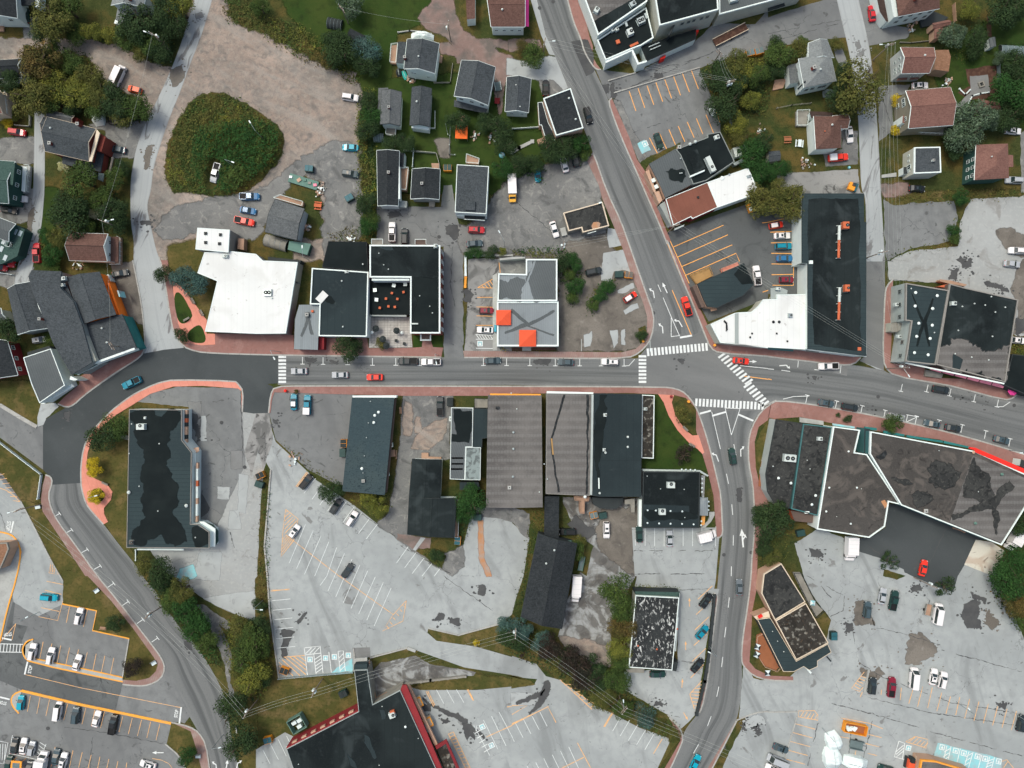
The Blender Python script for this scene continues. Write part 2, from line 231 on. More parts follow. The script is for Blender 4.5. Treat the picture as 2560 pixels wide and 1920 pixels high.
leafmat('leaf_dark',(.025,.046,.018),(.016,.034,.014),(.045,.070,.026))
leafmat('leaf_olive',(.085,.085,.024),(.05,.062,.018),(.14,.11,.034))
leafmat('leaf_yellow',(.125,.13,.026),(.07,.085,.02),(.21,.18,.03))
leafmat('leaf_gold',(.42,.30,.015),(.28,.21,.015),(.60,.42,.03))
leafmat('leaf_blue',(.05,.095,.095),(.03,.065,.065),(.09,.15,.15))
leafmat('leaf_silver',(.07,.105,.075),(.035,.06,.035),(.22,.27,.22))
leafmat('leaf_rust',(.085,.062,.022),(.055,.055,.018),(.14,.08,.03))
leafmat('leaf_purple',(.028,.018,.017),(.018,.02,.016),(.05,.03,.025))
leafmat('leaf_cream',(.62,.58,.36),(.35,.34,.16),(.8,.76,.55))
leafmat('leaf_lush',(.022,.062,.016),(.014,.045,.012),(.04,.085,.024))
# ---------------------------------------------------------------- object helpers
def tag(o,label=None,cat=None,group=None,kind=None):
    if label:o['label']=label
    if cat:o['category']=cat
    if group:o['group']=group
    if kind:o['kind']=kind
    return o
def link(name,me,parent=None,loc=None):
    o=bpy.data.objects.new(name,me);COL.objects.link(o)
    if parent:o.parent=parent
    if loc is not None:o.location=loc
    return o
def empty(name,loc=(0,0,0),rz=0,**k):
    o=bpy.data.objects.new(name,None);COL.objects.link(o);o.location=loc;o.rotation_euler.z=rz
    o.empty_display_size=.5
    return tag(o,**k)
class MB:
    def __init__(s):s.v=[];s.f=[];s.mi=[];s.m=[]
    def mat(s,name):
        if name not in s.m:s.m.append(name)
        return s.m.index(name)
    def face(s,pts,mat):
        i=len(s.v);s.v+=[tuple(p)for p in pts];s.f.append(tuple(range(i,i+len(pts))));s.mi.append(s.mat(mat))
    def prism(s,poly,z0,z1,mat,top=None,bottom=False):
        n=len(poly);p=ccw(poly)
        i0=len(s.v);s.v+=[(a[0],a[1],z0)for a in p]+[(a[0],a[1],z1)for a in p];k=s.mat(mat)
        for i in range(n):
            j=(i+1)%n;s.f.append((i0+i,i0+j,i0+n+j,i0+n+i));s.mi.append(k)
        s.f.append(tuple(i0+n+i for i in range(n)));s.mi.append(s.mat(top or mat))
        if bottom:s.f.append(tuple(i0+n-1-i for i in range(n)));s.mi.append(k)
    def box(s,c,size,mat,rz=0,top=None):
        hx,hy,hz=size[0]/2,size[1]/2,size[2]/2;ca,sa=math.cos(rz),math.sin(rz)
        poly=[(c[0]+x*ca-y*sa,c[1]+x*sa+y*ca)for x,y in((-hx,-hy),(hx,-hy),(hx,hy),(-hx,hy))]
        s.prism(poly,c[2]-hz,c[2]+hz,mat,top,True)
    def tube(s,a,b,r0,r1=None,mat='iron',n=6):
        a=Vector(a);b=Vector(b);r1=r0 if r1 is None else r1
        q=(b-a).to_track_quat('Z','Y');i0=len(s.v);k=s.mat(mat)
        for c,r in((a,r0),(b,r1)):
            for i in range(n):
                t=2*math.pi*i/n;s.v.append(tuple(c+q@Vector((r*math.cos(t),r*math.sin(t),0))))
        for i in range(n):
            j=(i+1)%n;s.f.append((i0+i,i0+j,i0+n+j,i0+n+i));s.mi.append(k)
        s.f.append(tuple(i0+n+i for i in range(n)));s.mi.append(k);s.f.append(tuple(i0+n-1-i for i in range(n)));s.mi.append(k)
    def mesh(s,name):
        me=bpy.data.meshes.new(name);me.from_pydata(s.v,[],s.f)
        for m in s.m:me.materials.append(MATS[m])
        me.polygons.foreach_set('material_index',s.mi);me.update();return me
    def build(s,name,parent=None,loc=None):return link(name,s.mesh(name),parent,loc)
def area(p):return sum(p[i][0]*p[(i+1)%len(p)][1]-p[(i+1)%len(p)][0]*p[i][1]for i in range(len(p)))/2
def ccw(p):return list(p)if area(p)>0 else list(reversed(p))
def inset(poly,d):
    s=1 if area(poly)>0 else-1;n=len(poly);out=[]
    for i in range(n):
        a,b,c=Vector(poly[i-1][:2]),Vector(poly[i][:2]),Vector(poly[(i+1)%n][:2])
        e1=(b-a).normalized();e2=(c-b).normalized()
        n1=Vector((-e1.y,e1.x))*s;n2=Vector((-e2.y,e2.x))*s;m=n1+n2
        if m.length<.1:m=n1
        m.normalize();out.append(b+m*(d/max(.35,m.dot(n1))))
    return out
def smooth(pts,it=2,closed=True):
    for _ in range(it):
        o=[];n=len(pts)
        rng=range(n if closed else n-1)
        if not closed:o.append(pts[0])
        for i in rng:
            a,b=Vector(pts[i][:2]),Vector(pts[(i+1)%n][:2]);o+=[a*.75+b*.25,a*.25+b*.75]
        if not closed:o.append(pts[-1])
        pts=o
    return pts
def ragged(pts,amp,step=.7):
    o=[];n=len(pts)
    for i in range(n):
        a,b=Vector(pts[i][:2]),Vector(pts[(i+1)%n][:2]);k=max(1,int((b-a).length/step))
        for j in range(k):
            q=a.lerp(b,j/k);v=Vector((q.x*.35,q.y*.35,3.1));u=v*3.3
            x3=v*9.;o.append(q+Vector((.3*noise.noise(x3)+noise.noise(v)+.5*noise.noise(u),.3*noise.noise(x3+Vector((2,7,1)))+noise.noise(v+Vector((9,9,9)))+.5*noise.noise(u+Vector((5,5,5)))))*amp)
    return o
def soft(n):
    k=n+'_soft'
    if k not in MATS:
        m=MATS[n].copy();m.name=k;t=m.node_tree;at=t.nodes.new('ShaderNodeAttribute');at.attribute_name='fade'
        ns=t.nodes.new('ShaderNodeTexNoise');ns.inputs['Scale'].default_value=1.6;ns.inputs['Detail'].default_value=5
        gm=t.nodes.new('ShaderNodeNewGeometry');t.links.new(gm.outputs['Position'],ns.inputs['Vector'])
        ad=t.nodes.new('ShaderNodeMath');ad.operation='MULTIPLY_ADD';t.links.new(at.outputs['Fac'],ad.inputs[0]);ad.inputs[1].default_value=1.9;sb=t.nodes.new('ShaderNodeMath');sb.operation='SUBTRACT';sb.use_clamp=True
        t.links.new(ns.outputs['Fac'],sb.inputs[1]);ad.inputs[2].default_value=-.0;t.links.new(ad.outputs[0],sb.inputs[0])
        t.links.new(sb.outputs[0],t.nodes['Principled BSDF'].inputs['Alpha']);MATS[k]=m
    return k
def feathered(p,z,mat,wd):
    """flat patch whose margin fades out over wd metres"""
    p=[Vector(q[:2])for q in ccw(p)];n=len(p);out=[]
    for i in range(n):
        t=p[(i+3)%n]-p[i-3]
        if t.length<.05:t=p[(i+1)%n]-p[i-1]
        t.normalize();out.append(p[i]+Vector((t.y,-t.x))*wd)
    me=bpy.data.meshes.new('patch');vs=[(q.x,q.y,z)for q in p]+[(q.x,q.y,z-.0006)for q in out]
    me.from_pydata(vs,[],[tuple(range(n))]+[(i,n+i,n+(i+1)%n,(i+1)%n)for i in range(n)]);me.materials.append(MATS[soft(mat)])
    at=me.attributes.new('fade','FLOAT','POINT');at.data.foreach_set('value',[1.]*n+[0.]*n);me.update();return me
FE=dict(asphalt_patch=.35,gravel_patch=1.,bare_earth=1.,gravel_yard=1.2,gravel_drive=.8,dry_grass=1.6,lawn=1.2,grass_patch=.6,mound_soil=.8,gravel_verge=.5,rusty_water_stain=.5,blue_painted_patch=.5,grass_wedge=.4,grass_strip=.4)
SHZ=[0]
def sheet(name,s,mat,z,sm=0,rag=0.,kind=Q29,label=None,pts=None):
    SHZ[0]+=1;z+=.0002*(SHZ[0]%19)
    p=pts or[w(q)for q in P(s)]
    if sm:p=smooth(p,sm)
    if rag:p=ragged(p,rag)
    if name in FE and rag:o=link(name,feathered(p,z,mat,FE[name]));return tag(o,label,kind=kind)
    mb=MB();mb.face([(q[0],q[1],z)for q in ccw(p)],mat);o=mb.build(name)
    return tag(o,label,kind=kind)
def stain(s,mat,z,n=14,name='asphalt_stain',rag=.7):
    p=ragged([w(q)for q in P(s)],rag*1.7,.3);rng=random.Random(len(s)*7+int(abs(p[0][0])));mb=MB();tag(link(name,feathered(p,z,mat,.45)),kind=Q29)
    for i in range(n*2):
        c=p[rng.randrange(len(p))];k=rng.uniform(.12,.5);o=(c[0]+rng.gauss(0,1.1),c[1]+rng.gauss(0,1.1));a0=rng.random()*6;st=rng.uniform(.4,1)
        mb.face([(o[0]+k*math.cos(a0+t*.7)*rng.uniform(.6,1),o[1]+k*st*math.sin(a0+t*.7)*rng.uniform(.6,1),z+.0002*(i+1))for t in range(9)],mat)
    return tag(mb.build(name),kind=Q29)
def resample(pts,n):
    L=[0]
    for i in range(1,len(pts)):L.append(L[-1]+(Vector(pts[i][:2])-Vector(pts[i-1][:2])).length)
    out=[];j=0
    for k in range(n+1):
        t=L[-1]*k/n
        while j<len(pts)-2 and L[j+1]<t:j+=1
        f=(t-L[j])/max(1e-6,L[j+1]-L[j]);out.append(Vector(pts[j][:2]).lerp(Vector(pts[j+1][:2]),min(1,max(0,f))))
    return out,L[-1]
def ribbon(name,left,right,mat,z,sm=2):
    a=smooth([w(q)for q in P(left)],sm,False);b=smooth([w(q)for q in P(right)],sm,False)
    n=80;A,la=resample(a,n);B,lb=resample(b,n);K=6
    me=bpy.data.meshes.new(name);vs=[];uv=[];fs=[]
    for i in range(n+1):
        for j in range(K+1):
            q=A[i].lerp(B[i],j/K);vs.append((q.x,q.y,z));uv.append((j/K,i/n*(la+lb)/2))
    for i in range(n):
        for j in range(K):
            k=i*(K+1)+j;fs.append((k,k+1,k+K+2,k+K+1))
    me.from_pydata(vs,[],fs);me.materials.append(MATS[mat]);l=me.uv_layers.new(name='UVMap')
    for lp in me.loops:l.data[lp.index].uv=uv[lp.vertex_index]
    me.update()
    o=link(name,me)
    if me.polygons[0].normal.z<0:me.flip_normals()
    return tag(o,kind=Q29)
def strip_poly(pts,wd):
    pts=[Vector(p[:2])for p in pts];L=[];Rr=[]
    for i,p in enumerate(pts):
        e=(pts[min(i+1,len(pts)-1)]-pts[max(i-1,0)]).normalized();m=Vector((-e.y,e.x))*wd/2;L.append(p+m);Rr.append(p-m)
    return L,Rr
def add_strip(mb,pts,wd,z,mat,h=0):
    L,Rr=strip_poly(pts,wd)
    for i in range(len(L)-1):
        q=[L[i],Rr[i],Rr[i+1],L[i+1]]
        if h:mb.prism(q,z,z+h,mat)
        else:mb.face([(a.x,a.y,z)for a in ccw(q)],mat)
def walk(s,mat='brick_paving',z=.12,name='pavement',kerbmat='kerb',sm=1):
    a,_,b=s.partition('|');tile=''
    for t in a.split():
        if ',' not in t:tile=t
    A=smooth([w(q)for q in P(a)],sm,False)if sm else[w(q)for q in P(a)]
    B=[w(q)for q in P(tile+' '+b)]
    mb=MB();mb.prism([(p[0],p[1])for p in A+B],0,z,mat);o=tag(mb.build(name),kind=Q29)
    mb=MB();L,Rr=strip_poly(A,.38)
    for i in range(len(L)-1):
        mb.prism([L[i],Rr[i],Rr[i+1],L[i+1]],0,z+.012+.002*(i%2),kerbmat)
    tag(mb.build('kerb'),kind=Q29)
def kerb(s,wd=.35,h=.15,mat='kerb',sm=1,name='kerb'):
    p=[w(q)for q in P(s)];p=smooth(p,sm,False)if sm else p
    mb=MB();add_strip(mb,p,wd,0,mat,h);return tag(mb.build(name),kind=Q29)
MARK_Z=.078
def marks(name,mat,segs,wd=.14,z=MARK_Z):
    mb=MB()
    for s in segs:
        p=[w(q)for q in P(s)];z+=.0006;add_strip(mb,p,wd,z,mat)
    return tag(mb.build(name),kind=Q29)
def fan(tile,a,b,c,d,n):
    """n lines swept from line a-b to line c-d (tile coordinates)"""
    out=[]
    for i in range(n):
        t=i/max(1,n-1);out.append('%s %.1f,%.1f %.1f,%.1f'%(tile,a[0]+(c[0]-a[0])*t,a[1]+(c[1]-a[1])*t,b[0]+(d[0]-b[0])*t,b[1]+(d[1]-b[1])*t))
    return out
# ================================================================ GROUND
mb=MB();mb.face([(-2500,-2500,0),(2500,-2500,0),(2500,2500,0),(-2500,2500,0)],'grass');tag(mb.build('ground'),kind=Q29)
def L(n):return .004*n
# ---- lawns
for s in('10 200,-60 1560,-60 1400,200 1200,300 1150,700 1700,740 1700,1659 1040,1659 900,700 640,560 300,120',
          '10 1150,700 2212,600 2212,1659 1040,1659 1040,750','01 380,-20 500,-20 470,300 380,480 370,200',
          '20 0,1110 260,1110 260,1659 0,1659','30 1400,500 2212,0 2400,0 2400,1100 1600,1100',
          '20 0,660 250,680 250,1120 0,1120','22 1240,90 1660,590 1690,740 1120,740 1120,650 1240,650'):
    sheet('lawn',s,'lawn',L(1),rag=.6)
for s in('01 1470,480 1700,420 1760,530 1710,700 1870,770 1770,1120 1560,830 1480,760','02 -40,0 250,-20 380,300 310,340 0,170 -40,120',
          '02 1140,190 1110,1420 1200,1590 980,1300 900,1150 960,950 760,790 770,540','02 -40,480 370,760 340,1000 180,1010 60,820 -40,700',
          '02 180,1010 340,1060 360,1120 560,1420 740,1659 540,1659 320,1280','03 545,-30 760,-30 1340,720 1370,800 1280,900 1080,885 1120,540 800,470 835,300 540,240',
          '03 1470,1280 1640,1300 1740,1659 1610,1659 1540,1540 1440,1450','13 230,885 840,820 890,1130 300,1400 0,1450 0,300 100,300 180,850',
          '03 1820,760 2212,1000 2212,1659 2120,1659 1900,1050','23 240,740 480,880 960,1000 1350,1200 1470,1340 1250,1659 1360,1430 960,1240 700,1110 420,900',
          '13 1320,980 1810,860 2212,900 2212,955 1480,985','31 1020,20 2212,0 2212,50 1740,70 1650,220 1620,90 1080,110','33 410,370 480,330 540,420 530,580','33 0,840 250,820 215,870 0,865'):
    sheet('dry_grass',s,'grass_dry',L(2),rag=.4)
# ---- gravel and dirt yards
sheet('gravel_yard','o 425,-20 478,-20 486,28 500,52 560,78 622,108 690,145 762,162 776,195 770,290 778,430 768,500 700,560 640,560 640,520 705,520 700,440 695,395 640,365 600,385 565,440 540,500 440,490 420,520 380,560 345,560 320,500 318,400 340,250 395,120','gravel',L(2),rag=1.2)
sheet('gravel_yard','o 560,500 640,365 700,390 705,440 700,530 700,560 775,520 778,430 775,330 735,300 690,330 640,350 560,420 470,420 360,460 330,500 370,520 440,490 540,520',Q17,L(3),sm=1,rag=1.5)
sheet(Q16,'00 -50,345 330,315 560,348 760,350 1000,398 1200,500 1380,587 1490,575 1420,900 1290,1010 1270,930 1200,830 1050,770 880,700 830,560 760,470 640,450 500,430 200,380 180,500 0,500 -50,460','gravel',L(2),rag=.9)
sheet(Q16,'00 780,1080 1260,1050 1180,1330 1140,1360 960,1350 920,1120',Q17,L(3),rag=.6)
sheet(Q16,'00 210,160 330,160 330,320 210,315',Q17,L(3),rag=.3)
sheet(Q16,'00 -50,1210 300,1190 300,1400 130,1400 -50,1370',Q17,L(3),rag=.5)
sheet(Q16,'01 100,-20 290,-20 270,240 200,260 0,240 -50,120 90,100','asphalt_worn',L(3),rag=.5)
sheet(Q16,'01 -50,690 130,690 200,640 280,660 260,780 60,820 -50,800',Q17,L(3),rag=.4)
sheet(Q16,'01 960,640 1150,600 1180,740 1240,1150 1060,1040 980,760',Q13,L(3),rag=.7)
sheet(Q16,'10 1560,-30 1690,-30 1710,120 1790,270 1900,345 2212,355 2212,430 2030,400 2100,460 2212,500 2300,640 2150,680 2100,980 2050,720 2070,580 1880,530 1740,540 1720,480 1600,460 1580,375 1720,385 1650,310 1480,240 1410,160 1470,70','gravel_pink',L(2),rag=.6)
sheet(Q16,'20 -20,350 230,350 250,410 100,400 0,440 -20,440','gravel_pink',L(3),rag=.4)
sheet(Q16,'20 -40,510 150,550 320,490 400,500 480,750 400,780 300,680 250,690 -40,640',Q21,L(3),rag=.4)
sheet(Q16,'20 240,700 350,700 430,770 280,830',Q17,L(4),rag=.3)
sheet('bare_earth','10 1560,1210 1660,1210 1670,1360 1600,1350',Q13,L(3),rag=.6)
sheet(Q39,'11 1045,120 1600,130 1620,-60 1700,-60 1715,150 1740,230 1790,450 1790,1400 1800,1435 1620,1435 1620,470 1040,450',Q24,L(3),rag=.3)
sheet('gravel_yard','o 984,492 990,510 1000,548 1205,556 1212,640 1205,700 1207,757 1385,752 1404,690 1385,640 1310,520 1298,445 1282,350 1262,328 1170,368 1090,400 1060,442 1046,478',Q13,L(3),rag=.8)
sheet('gravel_yard','o 984,492 1046,478 1062,440 1092,402 1170,368 1260,330 1282,352 1298,440 1305,500 1220,520 1205,545 1000,540',Q17,L(4),rag=.8)
sheet(Q39,'11 1830,575 2212,575 2212,1375 1800,1375 1830,900','asphalt_worn',L(4),rag=.2)
sheet('office_courtyard','11 2100,560 21 -10,550 120,555 120,720 11 2100,720',Q17,L(8.2))
sheet('concrete_apron','21 790,530 960,500 1030,690 960,670 880,690 850,780 770,760',Q21,L(5),rag=.3)
sheet('concrete_apron','21 830,310 890,320 950,460 840,480 820,400',Q21,L(5),rag=.2)
for s in('21 920,850 1040,790 1060,820 1000,860 920,880','21 960,1030 1080,960 1085,1000 980,1055','21 860,1200 905,1200 915,1300 880,1350','21 940,1200 970,1190 975,1320 950,1310','21 620,1240 690,1200 680,1330 630,1340'):
    sheet('asphalt_patch',s,Q21,L(5),rag=.5)
# ---- north east
sheet('alley_asphalt','20 720,595 1060,640 1590,350 1750,200 2100,210 2212,80 30 0,150 180,90 480,0 590,-40 640,-40 710,320 350,350 180,385 0,392 20 2212,430 1900,490 1620,590 830,860',Q24,L(2),rag=.15)
sheet(Q39,'20 870,800 1620,590 1740,880 1800,1060 1800,1150 1130,1390 1060,1260 930,950',Q24,L(3))
sheet(Q39,'21 1310,360 2212,40 31 0,40 250,180 350,900 0,880 21 2212,920 1700,1120 1530,820','asphalt_lot',L(3))
sheet('grass_strip','20 1110,1400 1450,1240 1440,1290 1180,1440','grass',L(4),rag=.4)
sheet('gravel_verge','20 880,860 930,880 1010,1060 1150,1340 1110,1400 1030,1240',Q17,L(4),rag=.4)
sheet(Q39,'31 1000,60 1080,110 1600,75 1640,230 1560,430 1200,500 1030,590 1010,500',Q24,L(3),rag=.4)
sheet('concrete_yard','31 1750,60 2300,30 2300,1250 2160,1250 1540,790 1050,760 1035,600 1200,515 1640,470 1660,250','asphalt_pale',L(3),rag=.4)
sheet(Q16,'31 1980,340 2100,320 2300,430 2300,1250 2150,1200 2180,1000 2100,860 2160,700 2212,560 2050,480',Q13,L(4),rag=1.)
sheet('driveway','30 775,-30 900,0 950,210 1240,240 1200,330 900,390 860,400',Q24,L(3),rag=.3)
sheet('driveway','30 950,740 1230,730 1190,810 1070,840 1080,1130 960,1220',Q24,L(3),rag=.3)
sheet('driveway','30 640,1130 775,1130 775,1420 500,1440 480,1330 640,1290',Q17,L(3),rag=.3)
sheet('driveway','30 80,1500 780,1465 800,1659 31 830,10 300,30 300,-60 30 80,1659','asphalt_worn',L(3),rag=.3)
sheet('driveway','30 2180,1150 2300,1100 2300,1659 2190,1659',Q17,L(3),rag=.3)
sheet('driveway','30 570,420 640,410 690,560 640,600 580,500',Q38,L(3),rag=.2)
sheet('patio','30 1750,660 1900,650 1920,790 1750,850 1640,960 1620,920 1740,800',Q38,L(4),rag=.3)
sheet('mulch_bed','30 1700,600 1980,560 1990,800 1870,860 1740,860 1640,800 1740,740','mulch',L(3),rag=.4)
sheet('mulch_bed','30 1890,130 1930,200 1930,320 1890,310','mulch',L(3),rag=.2)
sheet(Q16,'30 965,1600 1200,1590 1240,1659 31 1200,20 1010,40 990,0','gravel_pink',L(3),rag=.4)
# ---- south
sheet('concrete_yard','02 1150,150 1350,60 1600,25 2070,40 2100,240 2240,235 12 110,250 130,500 70,740 40,1000 10,1659 13 -10,20 03 2200,390 1950,300 1740,180 1650,120 1520,20 02 1430,1620 1300,1440 1700,1200 1640,200','asphalt_pale',L(3),rag=.2)
sheet(Q39,'02 1150,150 1350,60 1600,25 2080,40 2100,300 2120,700 1980,1000 1850,1300 1650,1200 1640,200',Q24,L(4),rag=.4)
for s,m in(('02 1620,155 1740,155 1735,490 1690,460 1670,300',Q38),('02 1745,285 1775,280 1785,490 1735,490',Q21),('02 1995,580 2090,580 2090,730 2000,730',Q38),
             ('02 1885,890 1980,895 1975,995 1885,990',Q21),('02 2065,780 2145,790 2120,1110 2060,1100 2080,1250 1975,1250 1985,1100 2060,1090',Q21),('02 1730,1455 1915,1455 1890,1700 1660,1680',Q21),('02 1830,1080 1915,1140 1870,1210 1790,1160',Q38),
             ('03 1760,190 2200,130 2200,385 1950,290',Q21),('02 1700,890 1810,1070 1790,1110 1700,1170',Q14)):
    sheet('asphalt_patch',s,m,L(5),rag=.25)
sheet('blue_painted_patch','02 1560,1600 1660,1570 1690,1659 03 1670,20 1530,25',Q36,L(6),rag=.4)
sheet(Q39,'12 130,60 860,85 830,110 760,870 700,870 450,740 170,480 110,240',Q24,L(4))
sheet(Q47,'12 90,250 170,500 450,760 520,830 850,1050 1050,1210 1310,1400 1600,1600 1700,1650 1800,1560 1790,1400 1860,1120 2070,1130 2212,1180 22 0,1200 150,1330 100,1659 23 30,210 0,330 13 2140,400 1750,510 1490,450 1480,490 1560,560 1900,610 2212,700 23 0,690 210,760 320,900 100,880 0,860 13 2212,855 1800,790 1380,640 1320,615 990,695 850,660 845,825 200,880 120,200 100,0 12 75,1400 130,750 20,560',Q31,L(3))
sheet(Q47,'13 1330,960 1420,985 1900,985 2212,955 23 0,965 190,940 240,850 420,900 700,1110 870,1190 1100,1310 1350,1400 1360,1440 1240,1700 13 1700,1700 1500,1300 1280,960',Q31,L(4))
sheet(Q47,'13 0,1500 250,1350 350,1400 330,1700 0,1700',Q31,L(4))
sheet('fresh_asphalt_edge','13 1000,720 1380,690 1500,760 1900,830 1880,860 1260,925 1040,1050 1000,900','asphalt_wet',L(4),rag=.2)
sheet('grass_strip','13 975,705 1310,625 1400,650 1370,680 1060,750 990,830','grass_dry',L(5),rag=.3)
sheet('grass_wedge','23 -30,860 120,890 200,935 0,965 13 2212,860','grass_dry',L(6),rag=.3)
sheet('grass_strip','13 1480,455 1750,512 2150,400 23 0,330 250,640 420,760 240,760 13 2212,690 1900,600 1560,560','grass_dry',L(2),rag=.3)
sheet(Q16,'12 1280,100 1690,100 1660,400 1670,640 1340,660 1310,1290 1400,1440 1640,1480 1790,1400 1790,1570 1700,1645 1600,1600 1050,1205 1150,1130 1200,900 1250,500',Q17,L(4),rag=.5)
for s in('12 1300,150 1340,170 1330,440 1270,430','12 1390,290 1420,300 1410,420 1370,410','12 1400,440 1560,330 1640,300 1600,480 1480,560 1360,540'):
    sheet('gravel_patch',s,'gravel',L(5),rag=.8)
sheet('concrete_pad','12 1220,1290 1520,1330 1500,1420 1380,1430 1220,1340','gravel_pink',L(5),rag=.4)
sheet('concrete_path','12 1425,1325 1465,1330 1380,1440 1355,1430',Q21,L(6))
sheet('grass_patch','12 1390,1440 1560,1430 1650,1490 1590,1590','grass',L(6),rag=.7)
sheet(Q39,'12 1870,1060 2212,1060 22 160,1120 140,1340 0,1200 12 2060,1150 1900,1150',Q17,L(4),rag=.5)
sheet('rusty_water_stain','12 1925,1180 1960,1180 1965,1500 2030,1659 1990,1659 1930,1500','rust_stain',L(5),rag=.3)
sheet(Q39,'22 430,980 1100,980 1100,1250 1040,1260 1060,1659 23 1050,30 880,350 850,600 820,780 640,640 400,520 440,300 590,-40 22 640,1659 700,1400 530,1250','asphalt_wet',L(4),rag=.4)
sheet('bare_earth','22 800,1090 1080,1080 1080,1240 1030,1500 1090,1659 980,1600 780,1450 730,1260',Q13,L(5),rag=.8)
sheet(Q47,'22 1035,1240 1780,1240 1790,1330 1760,1700 23 1745,120 1060,90 1080,0 22 1060,1659',Q31,L(6))
sheet(Q47,'23 1430,90 1745,100 1745,150 1590,1190 1540,1250 1460,1320 1350,1200 1100,1060 980,990 970,830 1430,790',Q31,L(5),rag=.2)
sheet(Q16,'23 420,520 640,560 840,620 840,780 700,740 460,600','gravel',L(5),rag=.6)
sheet(Q47,'o 1715,1175 1770,1140 1860,1180 1890,1200 2130,1190 2212,1380 2500,1500 2500,1900 1560,1659 1610,1555 1612,1470 1700,1466 1780,1400 1795,1340 1745,1270',Q31,L(4),rag=.3)
sheet('fresh_asphalt_yard','32 1040,1035 1160,1040 1560,1210 1900,1350 1790,1350 1700,1560 1640,1659 33 1600,140 1450,90 1180,-30 32 1170,1600 960,1500 760,1440 740,1330 880,1330 1015,1240','asphalt_fresh',L(6),rag=.1)
sheet('concrete_pad','32 1795,1345 1930,1365 2045,1440 1980,1590 1920,1650 1695,1560','concrete_stained',L(7))
for s,m in(('33 1700,250 1760,210 1830,250 1800,290 1850,440 1730,440 1670,340',Q14),('33 1210,500 1320,520 1450,600 1440,690 1300,750 1190,740 1230,600',Q13),('33 760,210 830,200 930,430 740,400',Q13),('33 1750,140 1870,180 1880,210 1780,180',Q14),
             ('33 680,410 730,410 735,460 690,475',Q14),('33 1260,95 1310,95 1310,125 1260,125',Q14),('33 1900,300 2010,430 1950,450 1890,400',Q13),('32 370,1430 450,1470 420,1495 370,1480',Q14),('33 800,800 960,820 1000,860 900,900 830,870',Q13),
             ('33 1960,1090 2070,1100 2060,1140 1990,1150',Q14),('23 2050,1220 2150,1210 2180,1250 2060,1320 1990,1290',Q21),('23 1985,1260 2010,1270 2015,1320 1990,1320',Q14),('23 2080,1270 2130,1265 2140,1360 2070,1330',Q14)):
    stain(s,m,L(7))
for s in('13 1780,1260 1870,1300 1880,1400 1850,1380 1830,1410 1790,1330','13 1870,1300 1970,1370 1985,1400 1920,1370','13 1680,370 1750,370 1760,420 1680,400','13 1590,330 1630,340 1620,380 1540,385','13 1920,90 1965,90 1980,165 1930,150','13 220,470 330,470 280,560 265,700 225,690 240,560',
          '13 1450,1050 1500,1100 1830,1240 1820,1265 1700,1220 1480,1090','13 350,390 430,320 425,340 360,415','13 1430,1110 1500,1110 1510,1170 1450,1160','13 1610,1240 1680,1260 1640,1275','23 280,930 325,900 325,1010 210,1150 150,1190 200,1130','23 240,1000 290,960 250,1030 50,1110 40,1100'):
    stain(s,Q14,L(8),6,rag=.4)
sheet('asphalt_patch','23 -10,1010 220,1020 200,1110 0,1115',Q21,L(5),rag=.2)
sheet('loading_bay','13 835,620 985,615 990,700 845,720',Q38,L(5))
sheet('stained_bay','12 1230,0 1260,0 1260,5',Q38,L(1))
sheet('bay_paving','32 1000,1600 1190,1659 1110,1690 990,1659','grass',L(8),rag=.3)
# ---- south west car park
sheet(Q47,'02 -200,650 20,780 180,1010 320,1280 440,1520 545,1700 03 540,245 838,300 802,470 1120,540 1060,900 1060,940 1480,1000 1600,1200 1480,1275 1440,1450 1560,1560 1610,1700 -200,1700',Q24,L(3))
sheet(Q47,'02 -60,750 170,1010 320,1280 440,1520 545,1700 03 540,245 330,350 120,230 80,0 -60,0',Q31,L(4),rag=.2)
sheet('access_road','03 110,225 130,230 110,410 240,435 190,560 200,700 1065,925 1000,1165 190,985 -100,860 -100,550 20,560','asphalt_lot',L(5))
sheet('asphalt_band','03 1065,930 1500,960 1620,1180 1570,1260 1480,1265 1000,1160',Q24,L(5))
sheet('mound_soil','00 1500,1659 1420,1500 1470,1200 1600,950 1700,840 1900,800 2100,880 2212,980 10 150,1060 240,1200 200,1380 60,1530 00 2150,1640 01 1900,40 1700,10 00 1560,1640','grass',L(6),sm=1,rag=.8)
# ---- roads
sheet('side_road','02 -100,100 0,170 320,370 400,300 375,360 372,740 0,462 -100,400',Q24,L(9))
sheet('concrete_apron','02 350,170 480,160 510,190 400,300 400,340 320,375 330,290',Q21,L(10),rag=.3)
ribbon('lane','00 300,960 295,1200 290,1659 01 270,100 262,260 210,470 150,640 120,810','00 385,960 390,1250 385,1659 01 380,60 360,300 320,480 280,660 250,780','lane_concrete',L(8))
ribbon('north_lane','00 1700,-60 1640,130 1590,300 1530,470 1470,620 1390,800 1290,1000 1220,1150 1165,1330 1135,1500 1125,1659 01 1130,280 1160,430 1150,590 1180,730 1215,960 1240,1150 1255,1310 1245,1400','00 1850,-60 1790,150 1720,370 1640,560 1560,790 1480,980 1430,1120 1360,1330 1320,1480 1305,1659 01 1265,120 1300,270 1340,470 1370,555 1400,640 1440,860 1470,1060 1500,1210 1590,1345','lane_concrete',L(8))
ribbon('east_lane','30 580,-60 640,200 690,400 720,560 780,1000 790,1300 805,1659 31 835,0 850,250 850,1400 800,1460','30 770,-60 830,200 870,380 890,500 930,850 945,1100 965,1400 975,1659 31 1000,400 1010,600 1010,800 1000,1000 990,1350 1000,1560','lane_concrete',L(8))
sheet('asphalt_band','31 850,600 1010,600 1010,1000 1000,1540 790,1460 852,1400','asphalt_east',L(9))
